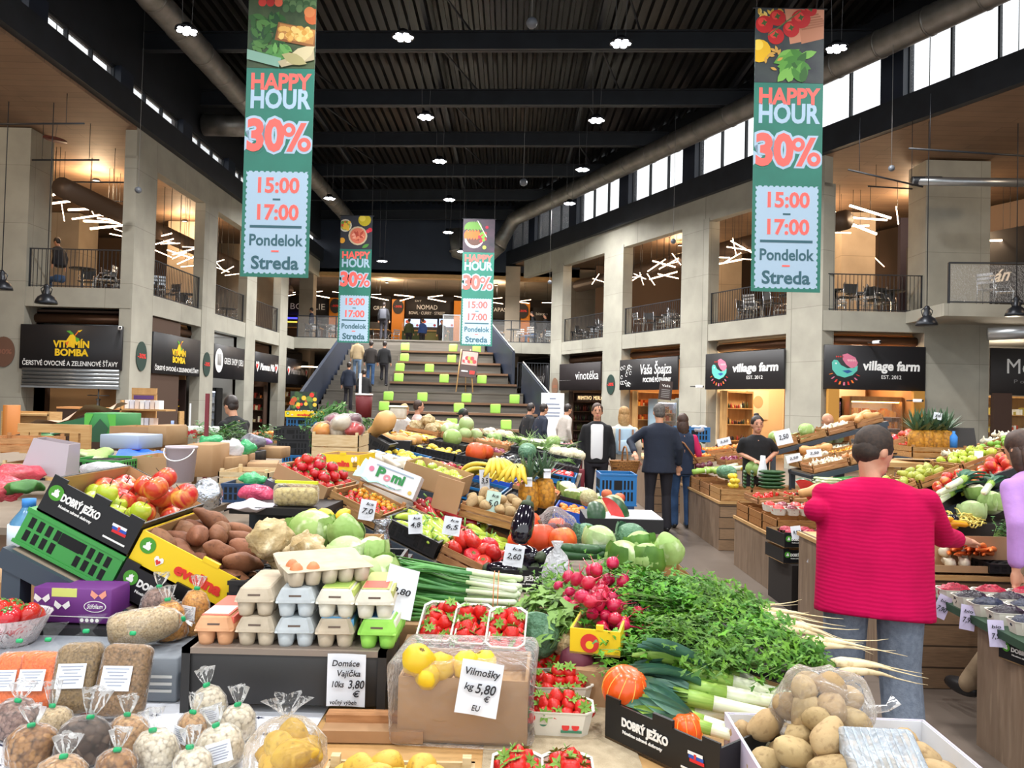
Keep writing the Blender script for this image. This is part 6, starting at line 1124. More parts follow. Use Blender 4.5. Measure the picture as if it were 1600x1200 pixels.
# ================================================================ NEAR RACK WITH APPLES AND ROOTS
frame_m = M('rack steel', 0x3a4450, .45); board_m = M('rack board', 0x8a7c6c, .7)
def rack(mw, L, D, label, legz, name='display_rack'):
    """slanted display rack: local x runs down the slope, y to the back"""
    o = thing(name, label, 'rack', mw); MB().b2((0, .0, -.03), (L, D, -.012), board_m).build('shelf_board', o); f = MB()
    for y in (0, D - .05): f.b2((-.02, y - .02, -.075), (L, y + .03, -.013), frame_m)
    for x in (-.02, L - .05): f.b2((x, 0, -.07), (x + .05, D, -.03), frame_m)
    f.build('rack_frame', o)
    for x in (0, L - .06):
        for y in (0, D - .06):
            p = mw @ Vector((x + .02, y + .02, -.04)); l = MB().b2((p.x - .03, p.y - .03, 0), (p.x + .03, p.y + .03, p.z - .015), frame_m).build('leg', o); l.matrix_parent_inverse = mw.inverted()
    return o
v = at(22, 852, 2.5); R1 = F((v.x, 2.5, v.z), 0, 26); rack(R1, .98, 1.3, 'dark steel slanted rack holding the apple and sweet potato boxes', 0)
K = lambda x, y, z, rz=0: R1 @ F((x, y, z), rz)
pcrate(K(-.02, .02, 0), .35, .42, .125, 'green plastic crate under the apple box', crategreen, None, (10, 2))
dobry(K(.0, .02, .127), .332, .5, .118, 'black printed box of apples on the green crate')
heap('green_apple', K(.02, .05, .15), .29, .2, 20, .074, 'green apple in the black box on the green crate', 'green apples in the black apple box', rot='up'); heap('red_apple', K(.02, .25, .15), .29, .24, 17, .085, 'red and yellow apple in the black box on the green crate', 'red apples in the black apple box', rot='up')
for px, py, d, s in ((257, 748, 2.86, 1), (243, 763, 2.75, 1), (288, 775, 2.72, 1.05)): spawn('red_apple', F(at(px, py, d), px, 20, 30, s), 'large red apple on top of the heap in the black apple box', 'red apples on top of the heap')
dobry(K(.338, .02, 0), .4, .5, .112, 'black printed box under the yellow sweet potato box'); evelina(K(.338, .03, .114), .42, .48, .112, 'yellow printed box full of sweet potatoes')
heap('sweet_potato', K(.36, .06, .15), .37, .42, 30, .085, 'brown sweet potato heaped in the yellow box', 'sweet potatoes in the yellow box', rot='flat')
MB().b2((0, 0, 0), (.5, .75, 1.1 - TB), black).build('cardboard_box', None, F((-.9, 2.5, TB)), 'big dark closed box under the celeriac and cabbages', 'box'); pcrate(F((-.9, 2.5, 1.1)), .5, .6, .05, 'flat black crate of celeriac and cabbages', crateblack, None, (9, 1))
for k, px, py, d, s, l in (('celeriac', 423, 842, 2.62, 1.12, 'knobbly celeriac between the sweet potatoes and the green cabbage'), ('celeriac_b', 479, 865, 2.56, 1.1, 'knobbly celeriac right above the open egg carton'), ('green_cabbage', 487, 832, 2.85, .9, 'smooth green cabbage behind the celeriac'), ('pointed_cabbage', 541, 835, 2.8, .85, 'pointed pale cabbage at the back of the crate'), ('white_cabbage', 541, 868, 2.6, .85, 'white cabbage in the middle of the crate'), ('white_cabbage_b', 582, 862, 2.62, .72, 'small pale cabbage on the right of the crate'), ('white_cabbage', 566, 898, 2.45, .78, 'white cabbage showing a cut side above the cream cartons'), ('white_cabbage_b', 598, 893, 2.5, .72, 'pale cabbage at the right end above the cartons'), ('celeriac', 445, 880, 2.7, .8, 'smaller celeriac half hidden behind the open carton'), ('white_cabbage_b', 515, 897, 2.6, .75, 'cabbage hidden low behind the cream cartons')): spawn(k, F(at(px, py, d), px * 7 % 360, px % 30, 0, s), l, 'celeriac and cabbages in the flat crate')
heap('potato', F((-1.02, 3.0, 1.12)), .3, .3, 14, .08, 'brown potato behind the sweet potatoes', 'potatoes behind the sweet potatoes'); heap('lemon', F((-.95, 3.25, 1.16)), .3, .16, 12, .07, 'lemon behind the celeriac', 'lemons behind the celeriac'); plain(F((-1.06, 2.98, 1.06)), .5, .5, .08, 'shallow box of potatoes and lemons behind the sweet potatoes'); MB().b2((0, 0, 0), (.5, .5, 1.06), card).build('cardboard_box', None, F((-1.06, 2.98, 0)), 'tall stack of cardboard under the potatoes and lemons', 'box')
# purple box, tomato bowl, water bottle
a = at(50, 972, 2.42); bx = F((a.x, 2.42, a.z), -2); o = MB().rbox((.125, .12, .055), (.25, .24, .11), boxpurple, .004, 1).build('purple_box', None, bx, 'purple box with butterfly print under the slanted rack', 'box'); q = MB().b2((.06, -.001, .082), (.14, .003, .108), C(0xd8e07a)).disc((.2, -.0025, .055), .036, lettw, ry=.018).disc((.2, -.0032, .055), .033, boxpurple, ry=.0155).box((.125, -.002, .022), (.24, .001, .002), lettw)
for i in range(4): q.disc((.16 + .016 * i, -.0025, .012), .006, lettw)
for x, z, c in ((.03, .075, lettw), (.21, .09, C(0xf0a088)), (.095, .055, lettw)):
    for sg in (-1, 1): q.poly([(x, -.0025, z), (x + sg * .022, -.0025, z + .016), (x + sg * .026, -.0025, z), (x + sg * .012, -.0025, z - .012)], c)
q.build('butterfly_print', o); ft('Stifolium', o, T_(.2, -.004, .055), .014, .05, lettw, shear=.3)
MB().b2((0, 0, 0), (.5, .3, a.z - TB - .004), black).build('black_tray', None, F((a.x - .06, 2.38, TB)), 'black tray under the purple box', 'tray')
v = at(14, 975, 2.28); o = thing('tomato_bowl', 'clear plastic bowl of tomatoes at the left edge', 'bowl', F((v.x, 2.3, GZ))); MB().lathe([(.06, 0), (.085, .05), (.1, .085), (.104, .087), (.098, .085), (.082, .05), (.058, .004)], film_d, 24).build('bowl', o); pack('tomato', (v.x, 2.3, GZ + .075), (.055, .055, .045), 9, .055, 'red tomato in the clear bowl at the left edge', 'tomatoes in the clear bowl')
v = at(32, 800, 2.9); o = thing('water_bottle', 'large blue water bottle behind the green crate', 'bottle', F((v.x, 2.95, 1.05))); MB().lathe([(.06, 0), (.066, .02), (.062, .04), (.066, .06), (.062, .08), (.066, .1), (.062, .12), (.067, .15), (.06, .2), (.03, .24), (.02, .26)], M('blue bottle', 0x7ab8e0, .1, tr=.6), 24).build('bottle_body', o); MB().lathe([(.024, .255), (.024, .285), (.002, .286)], C(0x3a8ad8), 16).build('cap', o); MB().lathe([(.068, .1), (.068, .19)], C(0xcfe0ee), 24).build('printed_label', o)
MB().b2((0, 0, 0), (.6, .5, 1.05), card).build('cardboard_box', None, F((-2.3, 2.8, 0)), 'brown carton stack at the left edge under the water bottle', 'box')
# ================================================================ NEAR GREENS
MB().b2((0, 0, 0), (.46, .36, .14), card).build('cardboard_box', None, F((-.4, 2.54, TB)), 'flat cardboard box under the spring onions', 'box'); MB().b2((0, 0, 0), (.3, .38, .13), MATS['black printed box']).build('cardboard_box', None, F((.06, 2.5, TB)), 'black carton under the radishes', 'box')
n = 0; zb = TB + .14
for lay in range(6):
    for j in range(8 - lay):
        y = 2.6 + .034 * j + .017 * lay; z = zb + .012 + .026 * lay; spawn(HR.choice(VAR('scallion')), F((-.155 + HR.uniform(-.012, .012), y, z), HR.uniform(-9, 6), HR.uniform(0, 3) + lay, HR.uniform(0, 360)), 'spring onion in the big bundle tied with rubber bands', 'spring onions in the near bundle', True if 0 else False)
q = MB()
for x in (-.045, -.03): q.tube([(x, 2.69 + .13 * math.cos(t), zb + .065 + .08 * math.sin(t)) for t in [i * 2 * math.pi / 20 for i in range(21)]], .0018, C(0xc87a4a), 5)
q.build('rubber_band', None, None, 'rubber bands around the near spring onion bundle', 'rubber band')
for k, px, py, d, rz, ry, s, l in (('radish_bunch', 905, 948, 2.55, -25, -35, 1.25, 'big radish bunch in front of the black box, left part'), ('radish_bunch_b', 922, 925, 2.68, 70, -40, 1.3, 'radish bunch on top of the heap near the black box'), ('radish_bunch', 915, 975, 2.5, 15, -15, 1.2, 'radish bunch low above the yellow carton'), ('radish_bunch_b', 945, 955, 2.56, -60, -20, 1.15, 'radish bunch on the right beside the parsley'), ('radish_bunch', 868, 945, 2.62, -10, -20, .9, 'small radish bunch beside the spring onion roots')): spawn(k, F(at(px, py, d), rz, ry, 0, s), l, 'radish bunches')
for k, px, py, d, s, l in (('savoy_cabbage', 838, 992, 2.45, .85, 'blue green cabbage leaves beside the film wrapped punnets'), ('celeriac', 850, 968, 2.6, .75, 'pale celeriac below the small radish bunch'), ('celeriac_b', 886, 1008, 2.45, .7, 'celeriac by the yellow carton'), ('beetroot', 902, 1036, 2.35, 1.7, 'dark purple root beside the strawberries')): spawn(k, F(at(px, py, d), px, 20, 10, s), l)
o = evelina(F(at(890, 1020, 2.32), -14), .15, .2, .075, 'small yellow carton below the radishes', False); MB().disc((.06, -.003, .035), .028, rd).disc((.06, -.004, .03), .012, boxyellow).build('apple_print', o); MB().b2((0, 0, 0), (.22, .3, .1), card).build('cardboard_box', None, F((.17, 2.28, TB), -14), 'brown carton under the yellow one', 'box')
# parsley heap
MB().b2((0, 0, 0), (.66, .72, .1), MATS['black printed box']).build('produce_box', None, F((.3, 2.3, TB)), 'black carton under the parsley heap', 'box')
i = 0
for row in range(6):
    for c in range(3):
        y = 2.32 + row * .125 + HR.uniform(-.03, .03); x = .97 - .2 * c - .03 * row + HR.uniform(-.02, .02); z = TB + .085 + .035 * (c == 0) + .05 * math.sin(row / 5 * math.pi) + .03 * (c == 1)
        spawn(HR.choice(VAR('parsley_bunch' if c == 0 else 'leafy_parsley')), F((x, y, z), HR.uniform(-14, 14) - 6, HR.uniform(-6, 8), HR.uniform(-20, 20), 1.05), 'bunch of root parsley in the big green heap', 'root parsley bunches'); i += 1
# leeks, pumpkins and their box
a = Vector((at(945, 1150, 2.05).x, 2.05, TB)); DB = F(a, -51); dobry(DB, .36, .5, .1, 'black printed box of leeks and pumpkins at the lower edge', None, False)
spawn('striped_pumpkin', F(at(977, 1076, 2.1), 20, 14, 12, 1.03), 'orange striped pumpkin on the black box beside the strawberries', 'small pumpkins in the leek box'); spawn('striped_pumpkin', F(at(1012, 1112, 2.08), 80, 30, 0, .85), 'reddish pumpkin half hidden behind the black box flap', 'small pumpkins in the leek box'); spawn('striped_pumpkin', F(at(1072, 1138, 1.97), 130, 10, 0, .7), 'orange pumpkin low at the right end of the black box', 'small pumpkins in the leek box')
for k, (px, py, d, rz, ry, s) in enumerate(((1120, 1068, 2.2, -12, 9, .72), (1110, 1085, 2.15, -8, 5, .72), (1130, 1060, 2.28, -16, 10, .7), (1090, 1100, 2.1, -14, 6, .68), (1075, 1128, 2.0, -20, 8, .55), (1088, 1140, 1.95, -24, 6, .5), (1060, 1112, 2.12, -5, 0, .6))): spawn('leek', F(at(px + 24, py, d), rz, ry, k * 25 - 60, s), 'leek lying over the black box, %s' % ['uppermost long one', 'second long one', 'rearmost one below the parsley', 'thick one in the middle', 'short one above the flap', 'lowest short one', 'pale one at the left'][k], 'leeks over the near black box')
# potato box with a bag of potatoes, clear tray
a = at(1122, 1112, 1.98); PB = F((a.x, 1.52, TB), -2); o = plain(PB, .5, .46, a.z - TB, 'lilac white box of brown potatoes at the lower right', M('lilac card', 0xc4bcd4, .6), boxwhite, 'box', 'produce_box'); MB().rbox((.31, .455, .1), (.09, .01, .018), C(0xd8a47c), .004, 1).build('hand_hole', o)
heap('potato', PB @ F((.29, .02, .0)), .2, .42, 14, .08, 'brown potato in the lilac white box', 'brown potatoes in the lilac box', .4); heap('potato', PB @ F((.01, .02, .03)), .31, .43, 50, .08, 'brown potato in the lilac white box', 'brown potatoes in the lilac box', .4)
v = at(1285, 1108, 1.84); o = thing('potato_bag', 'knotted clear bag of brown potatoes on the lilac box', 'bag', F((v.x, 1.84, v.z))); MB().ell((0, 0, 0), (.118, .1, .1), film_d, None, 26, 16).noise(.028, 14, 4).tube([(.07, 0, .02), (.11, 0, .0), (.15, -.01, .01), (.17, -.01, .03)], [.03, .012, .008, .015], film_d, 8).build('film', o); pack('potato', v, (.075, .062, .06), 13, .06, 'brown potato inside the knotted bag', 'brown potatoes in the knotted bag')
v = at(1378, 1182, 1.62); o = MB().rbox((0, 0, 0), (.16, .12, .045), film('tray plastic', 0xdfeaf4, .3, .15), .015, 3)
for i in range(9): o.box((-.065 + i * .016, 0, .0235), (.005, .1, .002), MATS['tray plastic'])
o.build('plastic_tray', None, F(v, -3, 0, 30), 'empty clear ribbed plastic tray at the lower right', 'tray'); MB().b2((-.11, -.1, 0), (.11, .12, v.z - .05), card).build('cardboard_box', None, F((v.x + .02, 1.62, 0)), 'carton stack under the clear plastic tray', 'box')
# ================================================================ MIDDLE ISLAND
def clr(style, mw, w, d, h, label):
    if style in 'kb': return pcrate(mw, w, d, h, label, crateblack if style == 'k' else crateblue, None, (8, 2))
    if style == 'w': return wcrate(mw, w, d, h, label, None, 2)
    if style == 'e': return evelina(mw, w, d, h, label)
    if style == 'd': return dobry(mw, w, d, h, label)
    if style == 'B': return plain(mw, w, d, h, label, crateblueb, crateblueb, name='produce_box')
    return plain(mw, w, d, h, label)
SN = dict(k='black plastic crate', b='blue plastic crate', w='wooden crate', e='yellow printed box', d='black printed box', p='cardboard box', B='bright blue box')
DIA = dict(tomato=.062, beef_tomato=.09, cherry_tomato=.034, yellow_cherry_tomato=.034, orange=.075, mandarin=.058, peach=.068, lemon=.065, lime=.055, pear=.075, onion=.066, white_onion=.076, red_onion=.064, garlic=.05, green_apple=.076, red_apple=.085, potato=.08, pale_pepper=.07, red_pepper=.075, yellow_courgette=.06, courgette=.055, cucumber=.05, carrot=.04, aubergine=.1, banana_bunch=.17, pineapple=.14, melon=.15, cauliflower=.15, white_cabbage=.165, green_cabbage=.19, savoy_cabbage=.19, lettuce=.17, hokkaido_pumpkin=.19, butternut=.14, leek=.07, herb_bunch=.12, radish_bunch=.12, celeriac=.12, sweet_potato=.08, beetroot=.065, watermelon_slice=.17, strawberry=.036, noodle_pack=.09, quince=.075, scallion=.03)
packm = M('pack film', 0xe0d8c8, .35, 0xcfc4b0, 14, coat=.3); proto('noodle_pack', 'packet', MB().rbox((0, 0, 0), (.15, .06, .11), packm, .02, 3).noise(.01, 18, 2), [('printed_label', MB().box((0, -.032, 0), (.06, .002, .04), paper))])
ROTS = dict(pineapple='up', banana_bunch='up', cauliflower='up', white_cabbage='up', green_cabbage='up', savoy_cabbage='up', lettuce='up', hokkaido_pumpkin='up', tomato='up', cucumber=0, courgette=0, leek=10, carrot=80, scallion=0, herb_bunch='flat', radish_bunch='flat', noodle_pack='up', watermelon_slice='flat', pale_pepper='flat', red_pepper='flat', yellow_courgette='flat', aubergine='flat', butternut='flat')
RW = ['front', 'second', 'third', 'fourth', 'fifth', 'sixth']
def cells(mw, rows, cw, cd, where, h=.1, bare=False, rise=0, depth=1):
    for r, row in enumerate(rows):
        for c, sp in enumerate(row):
            if not sp: continue
            kind, style, n = sp; k0 = kind if isinstance(kind, str) else kind[0]; nm = k0.replace('_', ' '); T = mw @ F((c * cw, r * cd, r * rise)); hh = h
            on = ['', ', second box', ', third box', ', fourth box', ', fifth box', ', sixth box'][min(c, 5)]
            if style: clr(style, T, cw - .02, cd - .03, h, '%s of %s, %s row%s, %s' % (SN[style], nm, RW[r], on, where))
            heap(kind, T @ F((.02, .02, 0)), cw - .06, cd - .07, n, DIA[k0], '%s in the %s row%s, %s' % (nm, RW[r], on, where), '%s, %s row of %s, column %d' % (nm, RW[r], where, c + 1), rot=ROTS.get(k0, 'any'), bare=bare, z0=h * .45 if style else 0)
v = at(425, 747, 4.3); R2 = F(v, -12, 22); rack(R2, 1.5, .95, 'dark steel slanted rack of tomatoes and peppers', 0)
Q = lambda x, y, z, rz=0: R2 @ F((x, y, z), rz)
cells(Q(.0, .0, 0), [[('tomato', 'p', 44), (['cherry_tomato'], 'w', 70), (['pale_pepper', 'pale_pepper_b'], 'k', 17), ('beef_tomato', 'w', 16)], [None, None, ('red_pepper', 'p', 14), (['pale_pepper', 'pale_pepper_b'], 'w', 12)]], .348, .42, 'the tomato rack', .09)
heap('yellow_cherry_tomato', Q(.38, .24, .05), .26, .12, 24, .034, 'yellow cherry tomato behind the red ones on the tomato rack', 'yellow cherry tomatoes on the tomato rack')
heap('beef_tomato', Q(1.08, .05, .08), .26, .16, 6, .09, 'ribbed red tomato on top of the wooden crate of the tomato rack', 'ribbed tomatoes on top')
pm = at(562, 750, 4.6); PO = F(pm, -6, 19, -14); o = plain(PO, .34, .12, .15, 'white printed box lid standing over the cherry tomatoes', boxwhite, card_in, 'box', 'printed_box'); ft('P', o, T_(.1, -.003, .085), .055, .05, C(0x2c8a4a), bold=.05); ft('o', o, T_(.148, -.003, .075), .05, .045, C(0xe08a9a), bold=.03); ft('mi', o, T_(.215, -.003, .085), .055, .08, C(0x2c8a4a), bold=.05); q = MB().box((.18, -.003, .125), (.24, .001, .006), C(0x9ab0c4)).box((.18, -.003, .025), (.08, .001, .005), C(0x7a90a8)).disc((.04, -.003, .09), .016, C(0xd87a9a)).disc((.31, -.003, .035), .012, C(0xd8b85a)); q.build('box_print', o)
cells(F(at(625, 752, 4.95), -10, 16), [[('green_apple', 'p', 14)]], .4, .4, 'the boxes behind the white lid', .14); MB().b2((0, 0, 0), (.17, .012, .2), card).build('cardboard_sheet', None, F(at(672, 792, 4.7), -8, 14), 'brown cardboard sheet standing behind the peppers', 'board')
o = MB().loft([[(x * .05, y * .05, .012 * math.sin(x * 2.3 + y * 1.7)) for x in range(7)] for y in range(6)], M('mint paper', 0x9edcc4, .7), False, None, True, False); o.build('mint_paper', None, Q(.3, .36, .12) @ F((0, 0, 0), 10, -5, 15), 'mint green paper sheet behind the tomatoes', 'paper')
for px, py, d, w, h, l, s in ((574, 797, 4.15, .085, .11, '7,0', 'tilted price card on the crate of cherry tomatoes'), (649, 819, 4.05, .075, .1, '4,8', 'price card before the pale peppers'), (706, 822, 3.98, .09, .095, '6,5', 'price card on the crate of ribbed tomatoes'), (803, 868, 3.92, .1, .11, '2,60', 'price card on the black aubergine box'), (770, 785, 4.8, .09, .14, '5,0', 'tall pale green card over the brown roots'), (757, 750, 5.5, .07, .15, '3,5', 'narrow card hanging before the banana crate')):
    card_sign(F(at(px, py, d), 0, 8 if w > .08 else -4, -8), w, h, [(l, 0, -.05, .24, .7), ('ks', .1, .3, .13, .5)], s, M('mint card', 0xc4e4d8, .6) if px == 770 else None)
# things around the tomato rack
o = thing('zip_bag', 'yellow topped zip bag of pale pasta under the tomato box', 'bag', F(at(425, 790, 3.9), -4)); MB().rbox((.11, .04, .045), (.22, .08, .09), gran('pasta', 0xe0cf94, 0xd0bc7c, 60, .5, 0x9a8450), .03, 3).noise(.01, 12, 2).build('contents', o); MB().rbox((.11, .04, .055), (.23, .085, .115), film_d, .03, 3).build('film', o); MB().b2((0, .03, .11), (.22, .05, .125), C(0xd8e02c)).build('zipper', o)
MB().b2((-.2, -.05, -.04), (.27, .4, -.005), black).b2((-.2, .2, -1.15), (.27, .4, -.04), M('dark stand', 0x2a3138, .6)).build('black_shelf', None, F(at(425, 790, 3.9), -4), 'black shelf under the pasta bag', 'shelf', None)
a = at(596, 845, 3.95); o = MB().lathe([(.02, -.1), (.06, -.08), (.05, 0), (.03, .08), (.05, .11)], M('silver film', 0xb8bcc4, .18, metal=.9, bump=.8, bsc=40), 14).noise(.02, 20, 3).build('silver_film', None, F(a), 'crumpled silver film hanging from the tomato rack', 'film'); 
# low table with aubergines, pumpkins, lettuces
TM = .78; ctable('market_table', 'low table under the aubergines, pumpkins and lettuces', -.3, 1.05, 3.72, 5.4, TM, board_m, steel_dark)
a = at(768, 884, 3.95); dobry(F((a.x, 3.95, TM)), .42, .34, .11, 'black printed box of aubergines on the low table')
heap('aubergine', F((a.x + .03, 3.98, TM + .04)), .36, .26, 11, .105, 'dark aubergine in the black box on the low table', 'aubergines on the low table', rot='flat'); spawn('aubergine', F(at(818, 815, 4.05), 70, -55, 0, 1.25), 'big aubergine standing up out of the box', 'aubergines on the low table')
for px, py, d, s, l in ((825, 818, 4.5, .8, 'red pumpkin behind the upright aubergine'), (845, 842, 4.35, .95, 'big red pumpkin in the middle of the low table'), (878, 845, 4.3, .85, 'red pumpkin at the right of the pumpkin group'), (808, 845, 4.3, .55, 'small orange pumpkin beside the aubergines'), (870, 822, 4.8, .6, 'pumpkin under the bag of beets')): spawn('hokkaido_pumpkin', F(at(px, py, d), px, 12, 8, s), l, 'pumpkins on the low table')
for i, (px, py) in enumerate(((905, 858), (915, 866), (895, 868), (925, 858))): spawn('courgette', F(at(px, py, 4.1), -12 + 4 * i, 0, 0, 1.1), 'dark courgette beside the pumpkins, %s' % RW[i], 'courgettes on the low table')
o = MB().ell((0, 0, 0), (.12, .1, .09), film_d, None, 22, 14).noise(.03, 12, 6).build('beet_bag', None, F(at(868, 820, 4.6)), 'clear bag of pale roots over the pumpkins', 'bag'); heap('beetroot', F(at(858, 834, 4.6) + Vector((-.04, -.05, 0))), .16, .12, 7, .06, 'root in the clear bag over the pumpkins', 'roots in the clear bag')
a = at(957, 922, 3.84); dobry(F((a.x, 3.84, TM + .03)), .41, .36, .085, 'black printed box of lettuces at the aisle end of the low table')
for k, px, py, d, rz, s, l in (('white_cabbage', 936, 845, 4.25, 10, 1.1, 'pale cabbage left behind the lettuce box'), ('lettuce', 975, 872, 4.0, 40, 1.15, 'light green lettuce on the left of the lettuce box'), ('lettuce', 1012, 875, 3.98, 100, 1.1, 'light green lettuce in the middle of the lettuce box'), ('pointed_cabbage', 1045, 862, 4.0, 200, 1.15, 'pointed green cabbage at the right of the lettuce box'), ('savoy_cabbage', 985, 838, 4.4, 20, .9, 'mottled green cabbage behind the lettuces'), ('lettuce', 1000, 852, 4.25, 150, 1, 'lettuce at the back of the lettuce box'), ('courgette', 1010, 848, 4.4, 10, 1, 'courgette behind the lettuces'), ('savoy_cabbage', 915, 835, 4.6, 60, .8, 'dark cabbage behind the courgettes')): spawn(k, F(at(px, py, d), rz, 12, 8, s), l)
o = MB().lathe([(.07, -.1), (.075, -.02), (.05, .06), (.015, .1), (.03, .13)], film('white bag', 0xf0f2f6, .55, .3), 18, None, lambda t, z: 1 + .12 * math.sin(t * 50)).build('white_bag', None, F(at(870, 888, 3.75)), 'thin white plastic bag hanging before the lettuces', 'bag')
# second and third racks running back along the aisle
R3 = F(at(548, 735, 5.9), -8, 11.5); rack(R3, 1.98, 1.05, 'slanted rack of bananas, pineapples and mandarins', 0)
cells(R3, [[('noodle_pack', 'k', 12), ('noodle_pack', 'k', 12), ('banana_bunch', 'b', 4), (['cherry_tomato'], 'k', 20), ('mandarin', 'B', 26)], [('lemon', 'b', 14), (['yellow_courgette', 'red_pepper'], 'k', 10), ('quince', 'B', 14), ('peach', 'w', 16), ('cauliflower', 'k', 6)]], .395, .5, 'the banana rack', .1, False, .03)
for px, py, d, l in ((826, 775, 5.45, 'pineapple with a paper tag, left of the pair'), (851, 770, 5.5, 'pineapple with a paper tag, right of the pair')): spawn('pineapple', F(at(px, py, d), px, 6, 0, 1.1), l, 'pineapples over the black crate'); card_sign(F(at(px + (4 if px > 840 else 0), py - 22 - (8 if px > 840 else 0), d - .12), 8, 0, -6), .05, .065, [('ANANÁS', 0, .2, .12, .8)], 'paper tag on the ' + l)
for i, (px, py, d, k, s) in enumerate(((937, 795, 5.3, 'melon', .9), (958, 790, 5.4, 'melon', 1.05), (920, 778, 5.8, 'melon', .9), (955, 806, 5.1, 'watermelon_slice', 1), (930, 808, 5.05, 'watermelon_slice', .8), (948, 772, 5.9, 'peach', 1.2), (968, 778, 5.8, 'peach', 1.2))): spawn(k, F(at(px, py, d), px * 3, -30 if 'slice' in k else 0, 0, s), ['pale netted melon left of the striped one', 'striped netted melon at the aisle', 'melon behind the mandarins', 'cut watermelon slice on white paper', 'dark rind piece of watermelon', 'peach behind the melons', 'second peach behind the melons'][i])
wcrate(F(at(715, 806, 4.75), -8, 12), .42, .4, .08, 'wooden crate of brown roots above the ribbed tomatoes'); heap('potato', F(at(717, 800, 4.75), -8, 12) @ F((.02, .04, .03)), .36, .3, 22, .08, 'brown root in the crate above the ribbed tomatoes', 'brown roots in the crate'); ctable('market_table', 'table under the mandarins and melons', -.4, 1.0, 4.75 + .75, 6.3, .74, board_m, steel_dark); MB().b2((0, 0, 0), (.5, .45, .09), black).b2((.05, .02, .09), (.5, .43, .094), white).build('black_tray', None, F(at(915, 832, 4.95)), 'black tray with white paper under the watermelon', 'tray')
pcrate(F(at(937, 790, 6.3), 0), .3, .3, .26, 'blue plastic tub standing at the aisle end of the banana rack', crateblue)
R4 = F(at(588, 700, 7.5), -7, 9); rack(R4, 1.98, 1.6, 'slanted rack of pumpkins, cabbages and roots in the middle of the hall', 0)
cells(R4, [[('butternut', 'k', 4), ('lemon', 'k', 16), ('hokkaido_pumpkin', 'k', 3), ('aubergine', 'k', 8), ('tomato', 'b', 26)], [(['yellow_courgette'], 'w', 12), ('green_cabbage', 'k', 6), ('red_onion', 'w', 18), ('savoy_cabbage', 'k', 4), ('radish_bunch', 'k', 5)], [('celeriac', 'w', 9), ('white_cabbage', 'w', 5), ('onion', 'w', 22), ('herb_bunch', 'k', 5), ('cauliflower', 'k', 6)]], .395, .5, 'the middle pumpkin rack', .09, True, .05)
R5 = F(at(640, 692, 9.6), -6, 7); rack(R5, 1.98, 1.6, 'slanted rack of cabbages and greens farther down the aisle', 0)
cells(R5, [[('green_cabbage', 'k', 5), ('celeriac', 'k', 8), ('herb_bunch', 'k', 5), ('tomato', 'b', 22), ('white_cabbage', 'k', 5)], [('white_cabbage', 'w', 6), ('onion', 'w', 18), ('lettuce', 'k', 5), ('beetroot', 'k', 16), ('herb_bunch', 'k', 6)], [('butternut', 'w', 5), ('sweet_potato', 'w', 12), ('cauliflower', 'k', 5), ('leek', 'k', 6), ('lettuce', 'k', 6)]], .39, .5, 'the far cabbage rack', .09, True, .05)
o = thing('draped_table', 'small table with a white top and grey skirt at the far end of the island', 'table', F((at(842, 700, 11.6).x, 11.6, 0))); MB().rbox((.28, .3, .5), (.5, .6, 1.0), M('grey skirt', 0x6f777e, .8, 0x5f676e, 30, stretch=(30, 30, .1)), .02, 1).build('table_skirt', o); MB().rbox((.28, .3, 1.01), (.64, .7, .03), white, .01, 1).build('table_top', o)
cells(F((at(840, 690, 11.7).x, 11.62, 1.03)), [[('carrot', 'k', 12), ('red_onion', 'k', 14)]], .3, .4, 'the draped table', .1, True)
# pallet box, jam jar, herbs and boxes behind the tomatoes
wcrate(F(at(484, 738, 5.6)), .35, .4, .28, 'pale wooden crate of bagged fruit behind the tomatoes', wood_pale, 3); a = at(484, 738, 5.6)
for i, (x, y, z, c) in enumerate(((.06, .1, .3, chy_m), (.17, .12, .3, packm), (.29, .1, .31, tom_m), (.12, .2, .36, red_on), (.25, .22, .37, beet_m), (.2, .08, .36, packm))): o = MB().ell((0, 0, 0), (.07, .07, .06), c, None, 14, 10).noise(.012, 14, i).build('fruit_bag', None, F(a + Vector((x, y, z))), 'bagged fruit on the pale crate, %s' % ['orange bag at the left', 'pale bag in front', 'red bag at the right', 'purple bag at the back', 'dark bag at the back right', 'pale bag on top'][i], 'bag', 'bagged fruit on the pale crate'); MB().ell((0, 0, .005), (.076, .076, .068), film_d, None, 16, 10).noise(.02, 16, i).build('film', o)
MB().b2((0, 0, 0), (.5, .5, a.z), card).build('cardboard_box', None, F((a.x - .05, 5.55, 0)), 'carton stack under the pale wooden crate', 'box'); evelina(F(at(498, 735, 5.1), -10), .28, .3, .11, 'yellow printed box before the pale wooden crate'); MB().b2((0, 0, 0), (.4, .35, at(498, 735, 5.1).z), card).build('cardboard_box', None, F((at(498, 735, 5.1).x - .05, 5.1, 0), -10), 'carton stack under the yellow printed box', 'box')
spawn('butternut', F(at(592, 668, 6.6), 140, 35, 0, 1.35), 'large butternut squash propped over the dark crate'); pcrate(F(at(562, 700, 6.5), -6, 25), .22, .3, .14, 'dark crate tilted under the butternut squash', crateblack); o = thing('jam_bucket', 'dark red bucket with a white lid behind the bagged fruit', 'bucket', F(at(568, 652, 7.0))); MB().lathe([(.07, 0), (.078, .2), (.076, .2), (.002, .2)], C(0x6a1a20), 18).build('bucket_body', o); MB().lathe([(.082, .2), (.082, .215), (.002, .217)], white, 18).build('lid', o); MB().b2((-.05, 0, .2), (-.03, .02, .4), white).build('card_holder', o)
